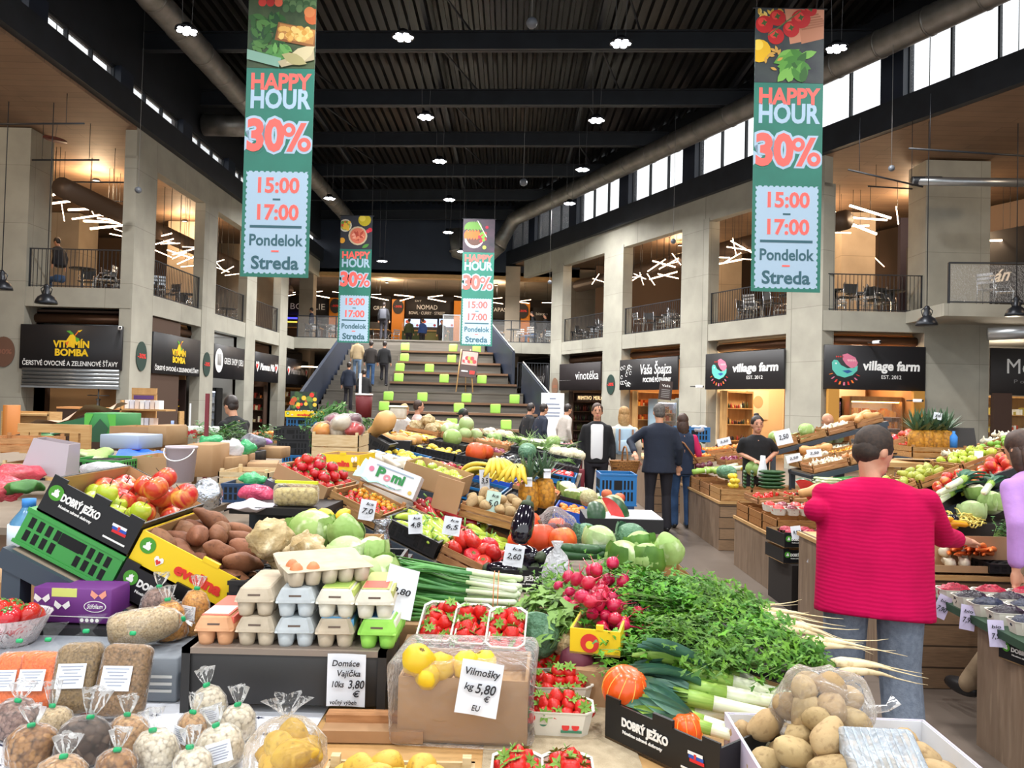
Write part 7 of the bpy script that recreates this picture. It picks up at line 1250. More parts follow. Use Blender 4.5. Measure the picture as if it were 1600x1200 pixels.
for i, (px, py) in enumerate(((525, 635), (540, 628), (515, 645), (545, 642))): spawn('herb_bunch', F(at(px, py, 7.6), 60 * i, -70, 0, 1.5), 'tall bunch of green herbs left of the red bucket', 'green herbs before the stairs')
MB().b2((0, 0, 0), (.9, .7, 1.35), black).build('dark_cabinet', None, F((at(500, 660, 7.5).x, 7.4, 0)), 'dark cabinet under the green herbs', 'cabinet'); o = thing('plastic_jar', 'clear plastic box of pasta with a pale lid by the far cabbages', 'jar', F(at(622, 655, 7.9))); MB().rbox((0, 0, .06), (.16, .14, .12), packm, .02, 2).build('contents', o); MB().rbox((0, 0, .13), (.18, .16, .02), C(0xd8dcc8), .01, 2).build('lid', o)
for px, py, d, rz, l in ((772, 745, 5.55, 20, 'yellow banana bunch at the left of the blue crate'), (812, 755, 5.5, -25, 'big banana bunch at the right of the blue crate')): spawn('banana_bunch', F(at(px, py, d), rz, 0, 0, 1.1), l, 'bananas over the blue crate')

# ================================================================ STALL BACK AREA AT THE LEFT
ctable('market_table', 'long table cluttered with cartons behind the apples', -6.2, -2.0, 4.3, 6.6, .98, board_m, steel_dark); ctable('market_table', 'table of greens and cartons behind the sweet potatoes', -1.95, -1.45, 3.6, 7.2, .95, board_m, steel_dark); ctable('market_table', 'dark table with boxes by the left stalls', -6.4, -2.4, 8.2, 10.5, .95, board_m, steel_dark)
Z1 = .98
def onT(px, py, d): v = at(px, py, d); return v
def bx(px0, py0, px1, py1, d, dep, label, m=None, kind='plain', yaw=0, z=None, down=False):
    """carton whose front face spans the given photo box at depth d"""
    a, b = at(px0, py1, d), at(px1, py0, d); w, h = b.x - a.x, b.z - a.z; T = F(a, yaw)
    if kind == 'plain': o = plain(T, w, dep, h, label, m, None)
    elif kind == 'w': o = wcrate(T, w, dep, h, label, m)
    elif kind == 'p': o = pcrate(T, w, dep, h, label, m)
    else: o = MB().rbox((w / 2, dep / 2, h / 2), (w, dep, h), m or card, .006, 1).build('cardboard_box', None, T, label, 'box')
    return o
bx(170, 668, 262, 700, 6.0, .35, 'long open carton with a hand hole behind the blue sheet', None, 'plain', -6); bx(230, 665, 262, 695, 5.9, .3, 'end of the long carton with a printed square', card, 'solid', -6); bx(205, 715, 275, 745, 5.0, .35, 'tall cardboard flaps behind the big red apple'); bx(290, 695, 333, 745, 5.0, .3, 'carton closed with clear tape behind the white bucket', card, 'solid'); bx(332, 715, 364, 742, 5.2, .3, 'small closed carton right of the taped one', card, 'solid'); bx(363, 710, 385, 728, 5.6, .2, 'carton with a black printed square', card, 'solid'); bx(155, 680, 222, 700, 5.6, .3, 'pale blue carton lid over the blue sheet', C(0x9eaabc), 'solid', -8)
bx(100, 720, 190, 736, 4.8, .4, 'green plastic crate with bags behind the black apple box', crategreen, 'p'); bx(340, 738, 420, 756, 4.6, .35, 'shallow pale crate with green wrapping', wood_pale, 'w'); bx(345, 757, 425, 785, 4.4, .4, 'dark blue plastic crate below the pale one', M('navy crate', 0x1c3f66, .4), 'p'); bx(385, 725, 432, 742, 5.4, .3, 'cardboard edge left of the tomato box', card, 'solid', 15)
# timber frame, tilted green cartons, wooden crates far left
o = thing('timber_trestle', 'wooden frame of planks before the green cartons', 'frame', F(at(26, 708, 6.2))); 
for x0, x1, z0, z1, l in ((0, .58, .17, .24, 'top_rail'), (.02, .09, 0, .17, 'post'), (.1, .17, 0, .17, 'post'), (.42, .49, -.06, .17, 'post'), (.51, .58, 0, .17, 'post')): MB().b2((x0, 0, z0), (x1, .035, z1), wood_lt).build(l, o)
T = F(at(12, 700, 6.9), 0, -14); gm = C(0x2c6a44)
pcrate(T @ F((0, 0, 0)), .3, .4, .1, 'black tilted crate with white tags at the far left', crateblack); o = plain(T @ F((.3, 0, .02)), .5, .4, .1, 'green printed carton row tilted behind the timber frame', gm, card_in, 'box', 'produce_box'); MB().b2((.1, -.003, .02), (.17, 0, .08), C(0xb8d8cc)).build('price_tag', o); o = MB().loft([[(x * .09, y * .1, .03 * math.sin(x * 1.3 + y) + .02 * math.cos(y * 2 + x)) for x in range(9)] for y in range(5)], M('kraft paper', 0xc8a890, .8), False, None, True, False); o.build('kraft_paper', None, T @ F((.22, .0, .15), 0, -3), 'crumpled kraft paper over the green cartons', 'paper')
o = bx(131, 646, 183, 690, 6.6, .4, 'large green printed carton standing at the end of the row', C(0x3a8a4a), 'solid', -4); q = MB(); w = .28
q.poly([(.0, -.004, .24), (.08, -.004, .24), (.02, -.004, .1), (0, -.004, .1)], C(0x5ab84a)).poly([(.2, -.004, .24), (.28, -.004, .24), (.28, -.004, .05), (.24, -.004, .1)], C(0x5ab84a)).poly([(.06, -.0045, .1), (.14, -.0045, .2), (.22, -.0045, .12), (.16, -.0045, 0), (.08, -.0045, 0)], C(0x2a5a40)).poly([(.2, -.005, 0), (.26, -.005, .07), (.26, -.005, 0)], C(0xd8a830)); q.build('carton_print', o)
for px, py, s, m in ((0, 745, 'pale wooden crate with red mesh at the left edge', wood_pale), (-40, 705, 'wooden crate cut off by the left edge', wood_crate)): wcrate(F(at(px, py, 5.4), 4), .42, .4, .1, s, m)
a = at(0, 740, 5.5); heap('cherry_tomato', F(a + Vector((.05, .05, .03))), .3, .2, 30, .034, 'small red fruit in the pale crate at the left edge', 'red fruit at the left edge', bare=True)
# plastic tubs, bucket, bags, sheet
tub = M('milky plastic', 0xcfc4cc, .3, tr=.25); o = MB().loft([[(x * s, y * s, z) for x, y in ((-.1, -.08), (.1, -.08), (.1, .08), (-.1, .08))] for s, z in ((1.25, 0), (1.0, .2), (.96, .2), (1.2, .005))], tub, False, None, False).build('plastic_tub', None, F(at(78, 740, 4.6), 8, 10), 'milky plastic tub turned upside down left of the green crate', 'tub')
o = thing('white_bucket', 'milky white bucket with a handle behind the red apples', 'bucket', F(at(282, 752, 4.7))); MB().lathe([(.075, 0), (.09, .2), (.094, .2), (.094, .215), (.088, .21), (.073, .004)], tub, 22).build('bucket_body', o); MB().tube([(.09 * math.cos(t), -.03 - .06 * math.sin(t), .2 - .07 * math.sin(t)) for t in [i * math.pi / 10 for i in range(11)]], .004, white, 6).build('handle', o)
o = MB().loft([[(x * .07, y * .06, .018 * math.sin(x * 1.9 + y * 2.2) - .012 * y * (y > 3)) for x in range(9)] for y in range(6)], M('blue sheet', 0x1560e0, .5), False, None, True, False).build('blue_sheet', None, F(at(166, 722, 5.3), 0, 2, 24), 'bright blue plastic sheet over the cartons', 'sheet')
def blob(px, py, d, r, m, label, seed, cat='bag', name='plastic_bag', group=None): return MB().ell((0, 0, 0), r, m, None, 20, 12).noise(max(r) * .3, 1.6 / max(r), seed).build(name, None, F(at(px, py, d)), label, cat, group)
thinw = film('thin bag white', 0xf0eef2, .5, .25); thing_g = film('thin bag green', 0x4ac07a, .65, .25); thinr = film('thin bag red', 0xe85a6a, .6, .25); thinp = film('thin bag pink', 0xf05a80, .7, .25)
for px, py, d, r, m, l, s in ((165, 735, 4.5, (.14, .1, .05), thinw, 'heap of white bags on the green crate', 1), (30, 742, 4.4, (.12, .1, .05), thinr, 'red striped bag beside the milky tub', 2), (5, 765, 4.0, (.1, .1, .06), thinr, 'red and white bag at the left edge', 3), (330, 692, 5.6, (.09, .1, .06), thing_g, 'green and white bag behind the taped carton', 4), (358, 700, 5.4, (.1, .1, .06), thinw, 'white bags by the green herbs', 5), (385, 700, 5.6, (.07, .08, .05), thing_g, 'green bag at the end of the white bags', 6), (395, 690, 6.0, (.09, .1, .06), film('grey bag', 0x8a8a94, .6, .3), 'grey bag before the herbs', 7), (395, 748, 4.5, (.08, .07, .03), thing_g, 'green wrapping in the shallow pale crate', 8), (400, 772, 4.2, (.1, .08, .04), thinp, 'pink bag beside the rack post', 9), (390, 790, 3.9, (.12, .1, .02), M('printed bag', 0xd8d4e0, .4), 'white printed bag behind the potatoes', 10), (325, 772, 3.6, (.07, .06, .07), MATS['silver film'], 'crumpled silver film right of the red apples', 11), (40, 760, 4.0, (.08, .1, .03), leafd, 'dark green leaves behind the black apple box', 12), (70, 690, 6.6, (.12, .1, .05), leafd, 'green leaves inside the timber frame', 13), (140, 712, 5.2, (.14, .12, .04), cabg_m, 'pale green leaves under the blue sheet', 14), (412, 690, 6.2, (.07, .06, .025), C(0x9a7ac8), 'lilac cloth behind the grey bag', 15)): blob(px, py, d, r, m, l, s)
for i, (px, py, d) in enumerate(((345, 672, 6.2), (362, 685, 6.0), (385, 678, 6.6), (400, 672, 6.8), (335, 668, 6.4))): spawn('herb_bunch', F(at(px, py + 12, d), 50 * i, -10, 0, .9), 'bunch of dark herbs on the table before the vendor in black', 'herbs before the vendor in black')
MB().b2((-.012, -.012, -.3), (.012, .012, .35), C(0x7a2a34)).build('timber_stake', None, F(at(322, 690, 5.6)), 'dark red stake standing among the bags', 'stake')
# stalls under the left arcade
LQ = lambda px, py, d, yaw=0, sl=0: F(at(px, py, d), yaw, sl)
ctable('market_table', 'fruit table of the vendor in black', at(300, 680, 10.3).x, at(490, 680, 10.3).x, 10.2, 11.6, 1.0, wood_lt, wood_lt)
cells(F((at(302, 680, 10.3).x, 10.3, 1.0), 0, -6), [[('red_pepper', 'w', 14), ('lettuce', 'w', 4), None, ('pineapple', 'w', 3), ('tomato', 'w', 24)], [('red_apple', 'w', 16), ('peach', 'w', 16), ('orange', 'w', 16), ('peach', 'w', 16), ('white_onion', 'w', 14)]], .36, .5, 'the fruit table at the left', .09, True, .05)
evelina(F(at(445, 652, 9.6)), .42, .3, .08, 'yellow printed box on blue crates at the end of the fruit table'); bx(447, 653, 495, 672, 9.7, .4, 'blue plastic crate under the yellow printed box', crateblue, 'p'); bx(427, 668, 482, 688, 8.6, .4, 'black plastic crate on top of a stack left of the pale crate', crateblack, 'p'); bx(432, 688, 484, 712, 8.6, .4, 'lower black plastic crate of the stack left of the pale crate', crateblack, 'p'); bx(440, 712, 484, 730, 8.4, .4, 'blue crate at the bottom of the stack', crateblue, 'p'); MB().b2((0, 0, 0), (.5, .5, at(440, 730, 8.4).z), card).build('cardboard_box', None, F((at(436, 730, 8.4).x, 8.4, 0)), 'carton under the stack of plastic crates', 'box')
o = thing('display_stand', 'tall plywood stand with two shelves of white packets', 'stand', F(at(202, 725, 15.5))); b = o.matrix_world.translation.z; o.matrix_world.translation.z = 0; MB().b2((0, 0, 0), (.5, .04, 1.75), ply).b2((0, -.45, 0), (.03, .04, 1.6), ply).build('back_panel', o); MB().b2((0, -.01, 1.72), (.5, .03, 1.85), ply).b2((.05, -.02, 1.62), (.45, .0, 1.7), C(0x5a3a78)).build('header', o)
for z, n in ((1.05, 6), (1.4, 7)):
    MB().b2((0, -.45, z), (.9, 0, z + .03), ply).build('shelf_board', o); q = MB(); [q.box((.08 + i * .1, -.25, z + .12), (.08, .2, .17), [white, C(0xdfe2f0), C(0xe8d8d0)][i % 3]) for i in range(n)]; q.build('packet', None, o.matrix_world.copy(), 'row of white packets on the %s shelf of the plywood stand' % ('lower' if z < 1.2 else 'upper'), 'packets', None, 'stuff')
shelf(F((at(2, 690, 12.5).x, 12.5, 0)), .75, 1.4, 3, 'low wooden shelf with paper goods at the left edge', wood_lt, [white, C(0xd8d8d8), C(0x3a3440)], seed=21); bx(0, 633, 12, 740, 11.0, .3, 'orange wooden panel at the left edge', C(0xb8702c), 'solid')
MB().b2((0, 0, 0), (1.5, .6, .04), M('painted glow counter', 0xf0a868, .4)).b2((0, .02, -.9), (1.5, .58, 0), brownw).build('counter', None, F((at(88, 640, 17).x, 17, 1.36)), 'warm painted light counter top before the wide juice shop', 'counter')  # the glow of this top is only its orange base colour
card_sign(F(at(297, 655, 8.5)), .02, .35, [], 'thin white post before the fruit table', white, 'sign_post')
o = bx(276, 668, 322, 685, 6.3, .3, 'white carton printed with red fruit behind the stake', C(0xd8e0d8), 'solid'); q = MB(); rr.seed(3); [q.disc((rr.uniform(.02, .22), -.002 - i * .0002, rr.uniform(.015, .07)), .016, C(0xc83040)) for i in range(14)]; q.build('fruit_print', o)
MB().lathe([(.03, 0), (.032, .14), (.012, .19), (.012, .22)], C(0x8aa0d0), 14).build('plastic_bottle', None, F(at(268, 700, 6.2)), 'small pale blue bottle left of the fruit printed carton', 'bottle')
for px0, py0, px1, py1, d, l in ((385, 706, 400, 728, 5.8, 'dark small box at the end of the carton row'), (400, 700, 440, 716, 6.1, 'brown paper carton below the lilac cloth'), (250, 702, 292, 716, 5.5, 'flattened brown carton left of the white bucket'), (60, 716, 100, 742, 5.0, 'brown carton between the milky tub and the green crate')): bx(px0, py0, px1, py1, d, .25, l, black if 'dark' in l else card, 'solid')
# ================================================================ RIGHT ISLAND
plank = brickmat('counter planks', 0x9c7f62, 0x8a6e52, 0x4a3a2c, 1.4, .135, .006, .55, .3, False, grain=(1.2, 1.2, 14)); plankv = M('counter side', 0x8a7460, .5, 0x7a6450, 3, stretch=(6, 6, .8), c3=0x96806a, sc3=5)
def mcounter(x0, x1, y0, y1, h, label):
    o = thing('market_counter', label, 'counter', F((x0, y0, 0))); w, d = x1 - x0, y1 - y0; MB().b2((0, 0, 0), (w, .03, h), plank).build('front_panel', o); MB().b2((0, .03, 0), (.03, d, h), plankv).build('side_panel', o); MB().b2((.03, .03, .02), (w, d, h - .03), darkw).build('carcass', o); MB().b2((-.02, -.02, h - .03), (w, d, h), wood_lt).build('counter_top', o)
mcounter(2.57, 5.4, 9.4, 11.6, .6, 'wooden market counter below the cucumbers and the vendor in black'); mcounter(2.52, 4.9, 7.25, 8.6, .55, 'wooden market counter below the strawberry punnets behind the pink cardigan'); mcounter(2.45, 5.0, 4.9, 6.5, .72, 'wooden market counter behind the woman in the pink cardigan'); mcounter(2.5, 4.6, 2.9, 4.1, .66, 'wooden market counter at the lower right edge under the berries'); mcounter(2.3, 3.1, 12.6, 14.5, .85, 'wooden market counter beyond the couple')
# crates as parapets of the stalls
for i in range(4): wcrate(F((2.58 + i * .0, 9.42 + i * .52, .6)), .38, .5, .15, 'wooden crate on the aisle edge of the cucumber counter, %s' % RW[i])
wcrate(F((2.97, 9.42, .6)), .6, .4, .15, 'wide wooden crate below the stacked cucumbers')
for i in range(3): wcrate(F((2.53, 7.27 + i * .44, .55)), .38, .42, .15, 'burnt wooden crate on the aisle edge of the strawberry counter, %s' % RW[i], M('burnt crate wood', 0xa8743c, .7, 0x8a5a2c, 6, stretch=(2, 14, 14)))
# cucumber stall
for j in range(3):
    for lay in range(5): spawn('cucumber', F((3.25, 9.5 + .05 * j, .775 + .046 * lay), 2, 0, 30 * j, 1), 'dark cucumber in the neat stack before the vendor in black', 'cucumbers in the neat stack')
for j in range(2):
    for lay in range(5): spawn('courgette', F((2.9 + .09 * j, 9.5, .78 + .044 * lay), 75, 0, 0, .9), 'dark courgette stacked left of the cucumbers', 'courgettes stacked left of the cucumbers')
for i in range(8): spawn('lemon', F((2.74 + .04 * (i % 2), 9.46 + .06 * (i // 4), .79 + .055 * (i // 2 % 3)), 50 * i, 0, 0, 1.2), 'yellow pepper pile left of the courgettes' if 0 else 'yellow fruit piled left of the courgettes', 'yellow fruit left of the courgettes')
RA = F((2.62, 9.75, .8), 2, -7); 
cells(RA, [[('savoy_cabbage', None, 4), (['green_cabbage'], None, 4), None, None, None, None], [('leek', None, 8), ('lemon', None, 8), None, None, ('carrot', None, 14), ('garlic', 'w', 20)], [('beetroot', None, 10), ('red_onion', 'w', 14), ('red_onion', None, 14), None, ('butternut', 'w', 4), ('white_onion', 'w', 14)], [('orange', 'w', 18), ('banana_bunch', 'w', 4), ('red_onion', 'w', 14), ('peach', 'w', 14), ('green_cabbage', 'w', 5), ('white_cabbage', 'w', 5)], [('watermelon_slice', 'b', 4), ('orange', 'w', 18), ('orange', 'w', 18), ('tomato', 'w', 26), ('lettuce', 'w', 5), ('hokkaido_pumpkin', 'w', 3)]], .4, .43, 'the cucumber stall', .09, True, .04)
for i in range(24): spawn(HR.choice(VAR('scallion')), F((3.78 + HR.uniform(-.03, .03), 8.75 + .03 * (i % 8), .9 + .028 * (i // 8)), 175 + HR.uniform(-6, 6), 0, 60 * i, 1.15), 'spring onion in the bundle right of the cucumbers', 'spring onions right of the cucumbers')
wcrate(F((3.5, 8.68, .72)), .75, .4, .16, 'pale wooden crate under the far spring onions', wood_pale); MB().b2((0, 0, 0), (.75, .4, .72), darkw).build('crate_base', None, F((3.5, 8.7, 0)), 'dark base under the far spring onions', 'base')
# crates of cabbages rising to the right behind, onions, chillies
RB2 = F((3.55, 9.0, 1.0), 0, -14); rack(RB2, 1.9, .8, 'dark rack of cabbage crates rising to the right', 0)
cells(RB2, [[(['garlic'], 'w', 26), ('onion', 'w', 18), ('cherry_tomato', 'w', 30), ('radish_bunch', 'w', 5)], [('white_onion', 'w', 14), ('yellow_cherry_tomato', 'w', 40), ('beef_tomato', 'w', 12), ('red_apple', 'w', 14)]], .45, .4, 'the garlic rack', .09, True, .03)
RB3 = F((3.7, 10.9, 1.15), 0, -16); rack(RB3, 1.7, .5, 'dark rack of green cabbages before the farm shop', 0); cells(RB3, [[('green_cabbage', 'w', 9), ('green_cabbage', 'w', 9), ('white_onion', 'w', 16), ('butternut', 'w', 5)]], .42, .45, 'the farm shop cabbage rack', .1, True)
for px, py, d, s in ((1224, 683, 9.4, 'large pale blue card behind the vendor'), (1272, 708, 8.9, 'card on the right cabbage crate'), (1240, 716, 8.9, 'card on the left cabbage crate'), (1131, 690, 9.6, 'card over the oranges')): card_sign(F(at(px, py, d), 0, -14 if px < 1260 else -6, -10), .2 if px == 1224 else .17, .18 if px == 1224 else .09, [('2,50', 0, 0, .3, .6)], s + ' in the right island')
# strawberry counter
BP = 'wide punnet of berries on the strawberry counter, '
berry = gran('raspberries', 0xb81c3c, 0xa01434, 130, .4, 0x5a0818, 1); bberry = gran('blueberries', 0x2c3450, 0x1e2438, 120, .4, 0x0c0e18, 1); blackb = gran('blackberries', 0x1e1620, 0x2a1c2c, 130, .3, 0x08060a, 1); cherrym = gran('dark cherries', 0x8a1424, 0x6a0e1c, 80, .2, 0x20040a, 1)
def berries(mw, m, label, w=.185, d=.115, pm=None, h=.06): 
    punnet(mw, 'punnet holding the ' + label, w, d, h, n=0, m=pm); MB().ell((0, 0, h * .75), (w * .48, d * .47, h * .8), m, mw, 28, 18).noise(.012, 75, 3).build('berries', None, None, label, 'berries', None, 'stuff')
for i in range(6):
    for j in range(2):
        l = '%s punnet from the left, %s line' % (['first', 'second', 'third', 'fourth', 'fifth', 'sixth'][i], ['near', 'far'][j]); T = F((2.62 + .13 * i, 7.5 + .25 * j, .72), 88)
        if i in (0, 2, 3): berries(T, stb_m, 'strawberries behind the pink cardigan, ' + l)
        else: berries(T, [0, cherrym, 0, 0, berry, blackb][i], 'dark berries behind the pink cardigan, ' + l)
RB = F((2.6, 8.05, .74), 0, -5); cells(RB, [[('strawberry', 'w', 16), ('cherry_tomato', 'w', 30), ('orange', None, 10), ('lemon', None, 8), ('butternut', None, 2)]], .36, .5, 'the strawberry counter', .07, True)
spawn('watermelon_slice', F(at(1255, 770, 7.2), 20, -40, 0, 1.1), 'cut watermelon wedge left of the pale squash'); spawn('butternut', F(at(1268, 768, 7.0), 160, 15, 0, 1.0), 'pale squash lying by the watermelon wedge')
for z, y0, s in ((.52, 6.72, 'lower'), (.66, 6.7, 'upper')): dobry(F((2.4, y0, z - .12), 4), .36, .4, .12, '%s black printed box of raspberries at the corner behind the pink cardigan' % s); 
for i in range(2): pcrate(F((2.78, 6.6 - .02 * i, .41 + .13 * i), 4), .4, .4, .12, '%s black crate left of the pink cardigan' % ['lower', 'upper'][i], crateblack)
MB().b2((0, 0, 0), (.8, .6, .4), darkw).build('crate_base', None, F((2.45, 6.65, 0)), 'dark base under the raspberry boxes', 'base')
for i in range(4): berries(F((2.5 + .16 * (i % 2), 6.8 + .14 * (i // 2), .6), 4), berry, 'raspberries on the black corner box, %s' % RW[i], pm=blackgloss, w=.14)
for px, py, d, s in ((1244, 832, 6.55, 'card on the upper black box'), (1272, 873, 6.3, 'slanted card on the lower black crate')): card_sign(F(at(px, py, d), 0, -8 if px < 1260 else 30, -8), .085, .11, [('9,90', 0, 0, .25, .7)], s + ' left of the pink cardigan')
# stall behind the pink cardigan
TC = .74
heap('white_onion', F((2.7, 4.92, TC)), .34, .22, 12, .09, 'big white onion in the carton beside the pink cardigan', 'white onions by the pink cardigan'); plain(F((2.66, 4.9, TC - .01)), .42, .3, .05, 'shallow cardboard box of white onions')
LT_ = F((2.75, 5.1, .8), 0, -4, 24)
car = [spawn('carrot', F((2.86 + .035 * (i % 9) + HR.uniform(-.01, .01), 4.98 + HR.uniform(-.02, .05), .84 + .03 * (i // 9)), 52 + HR.uniform(-9, 9), 8, 0, 1.15), 'orange carrot in the bundle reached over by the woman in pink', 'carrots by the white onions') for i in range(24)]
spawn('herb_bunch', F((3.22, 5.12, .93), 200, 0, 0, .8), 'carrot tops right of the carrots'); pcrate(F((3.05, 4.88, TC), 0), .5, .25, .06, 'black tray under the carrots', crateblack)
for i in range(5): spawn('yellow_courgette', F(Vector((2.74 + .06 * i, 5.16 + .05 * (i % 2), .98 + .03 * (i % 3))), -25 + 8 * i, 0, 40 * i, 1.05), 'yellow courgette at the hand of the woman in pink, %s' % RW[i], 'yellow courgettes at the reaching hand')
q = MB(); rr.seed(12)
for i in range(70): x, y, a, L = rr.uniform(-.12, .12), rr.uniform(-.08, .08), rr.uniform(0, 3.1), .045; z = .06 * (1 - (x / .16) ** 2) * rr.random() + .01; q.tube([(x - L * math.cos(a), y - L * math.sin(a), z), (x, y, z + .012), (x + L * math.cos(a), y + L * math.sin(a), z)], .0045, M('wax bean', 0xe4d06a, .45), 5)
q.build('wax_beans', None, F((3.12, 5.3, .98), 0, 0, 20), 'heap of yellow wax beans before the lilac top', 'beans', None, 'stuff'); plain(F((2.7, 5.08, TC)), .8, .55, .2, 'large carton base under courgettes and beans')
for k, px, py, d, s, l in (('white_cabbage', 1518, 800, 5.4, 1.05, 'pale cabbage above the yellow courgettes'), ('white_cabbage_b', 1548, 785, 5.5, 1.15, 'large pale cabbage above the beans'), ('white_cabbage', 1578, 778, 5.6, 1.0, 'pale cabbage beside the lilac top'), ('aubergine', 1490, 815, 5.3, 1, 'dark aubergine behind the courgettes'), ('cauliflower', 1525, 768, 5.6, .9, 'film wrapped broccoli head in the right stall')): spawn(k, F(at(px, py, d), px, 10, 0, s), l)
for i, (px, py) in enumerate(((1490, 762), (1500, 752), (1480, 775), (1545, 760))): spawn('leek', F(at(px, py, 5.55), 215 + 5 * i, 8, 0, .8), 'leek lying in the right stall, %s' % RW[i], 'leeks in the right stall')
heap('carrot', F(at(1545, 775, 5.75)), .25, .12, 10, .045, 'pale orange root behind the cabbages of the right stall', 'pale roots behind the cabbages', rot=10)
MB().b2((0, 0, 0), (1.2, .5, .98), darkw).build('crate_base', None, F((2.75, 5.35, 0)), 'dark riser under the cabbages of the right stall', 'base')
RC = F(at(1418, 808, 5.75), 0, -21); rack(RC, 1.5, .9, 'steep dark rack of apples and citrus in the right stall', 0); o = MB().b2((0, -.03, -.02), (1.5, 0, .085), blackgloss)
for x in (.03, .42, .9, 1.3): o.b2((x, -.033, .02), (x + .1, -.03, .045), C(0xc8d84a))
o.build('black_rail', None, RC, 'long black box front along the apples of the right stall', 'rail')
cells(RC, [[('lemon', None, 16), ('red_apple', None, 18), ('red_apple', None, 18), (['lemon', 'lime'], None, 16)], [('pear', 'w', 16), ('pear', 'w', 14), ('green_apple', 'w', 14), ('lime', 'w', 18)]], .37, .42, 'the apple rack of the right stall', .08, False, .04)
ctable('market_table', 'high table of pineapples behind the apples', 3.3, 4.9, 6.75, 7.4, 1.3, wood_lt, wood_lt)
for i, px in enumerate((1432, 1447, 1461, 1477)): spawn('pineapple', F(at(px, 690, 7.1), 60 * i, 0, 0, 1.12), 'pineapple standing on the crate behind the woman in pink, %s from the left' % ['first', 'second', 'third', 'fourth'][i], 'pineapples on the high table')
wcrate(F(at(1425, 715, 6.85)), .5, .4, .1, 'wooden crate under the pineapples'); card_sign(F(at(1465, 650, 7.0), 0, 8, 0), .075, .065, [('3,90', 0, 0, .3, .7)], 'small white card over the pineapples'); MB().b2((0, 0, 0), (.24, .02, .24), C(0x2c2826)).build('black_board', None, F(at(1487, 708, 7.0), 0, 0, -15), 'black board leaning beside the pineapples', 'board'); MB().lathe([(.03, 0), (.032, .1), (.012, .13), (.012, .15)], C(0x3a8ae0), 12).build('spray_bottle', None, F(at(1490, 700, 6.9)), 'small blue bottle beside the pineapples', 'bottle')
for i, (px, py, d) in enumerate(((1560, 690, 6.9), (1580, 680, 7.1), (1540, 705, 6.8), (1598, 695, 7.0), (1585, 700, 6.7), (1500, 710, 6.6), (1520, 712, 6.5))): heap('garlic', F(at(px, py, d) + Vector((-.08, 0, -.03))), .2, .16, 12, .05, 'pale bulb in the bags at the right edge above the limes' if i < 5 else 'pale bulb behind the apples under white tags', 'pale bulbs at the right edge', bare=True)
MB().b2((0, 0, 0), (.9, .7, 1.34), darkw).build('crate_base', None, F((4.05, 6.45, 0)), 'dark riser under the garlic at the right edge', 'base'); card_sign(F(at(1529, 720, 6.2), 0, 6, -10), .07, .16, [('4,50', 0, 0, .18, .7)], 'tall white card between the apples and limes')
# berry counter at the right edge
TD = .68; dobry(F((2.46, 3.86, TD - .145), -75), .42, .4, .1, 'black printed box under the berries at the right edge')
MB().b2((-.02, 0, 0), (1.6, 1.0, .04), C(0x2a4a34)).build('green_tray', None, F((2.44, 3.55, TD - .04), -4), 'dark green tray under the berry punnets', 'tray')
for r_, (ms, y) in enumerate((((berry,) * 6, 4.42), ((blackb,) * 6, 4.26), ((bberry,) * 6, 4.11), ((blackb, bberry, 0, 0, 0, 0), 3.95), ((bberry, 0, 0, 0), 3.78), ((0, 0, 0), 3.62))):
    for i, m in enumerate(ms):
        l = '%s row of the berry counter, %s from the left' % (RW[r_], ['first', 'second', 'third', 'fourth', 'fifth', 'sixth'][i]); T = F((2.56 + .2 * i, y - .015 * i, TD), -4)
        if m: berries(T, m, {berry: 'raspberries', blackb: 'blackberries', bberry: 'blueberries'}[m] + ' in the ' + l)
        else: punnet(T, 'white punnet of strawberries in the ' + l, blabel='strawberry in the ' + l, n=10)
for px, py, d, ry, s in ((1472, 948, 4.36, 22, 'slanted left card'), (1512, 965, 4.1, 6, 'middle card'), (1557, 990, 3.84, -4, 'right card')): card_sign(F(at(px, py, d), -20, ry, -8), .07, .13, [('7,90', 0, -.1, .2, .7), ('bio', 0, .25, .12, .6)], s + ' hanging from the berry counter', M('lilac paper', 0xd4ccea, .6))
# goods beyond the couple
bx(1062, 668, 1110, 690, 12.8, .5, 'blue crate with white goods beyond the woman in the vest', crateblue, 'p'); cells(F(at(1000, 690, 13.2)), [[('watermelon_slice', None, 3), ('red_apple', 'w', 12), ('watermelon_slice', None, 3)]], .42, .5, 'the counter beyond the couple', .08, True); blob(1092, 672, 12.9, (.16, .12, .08), thinw, 'white bags on the blue crate beyond the couple', 31)
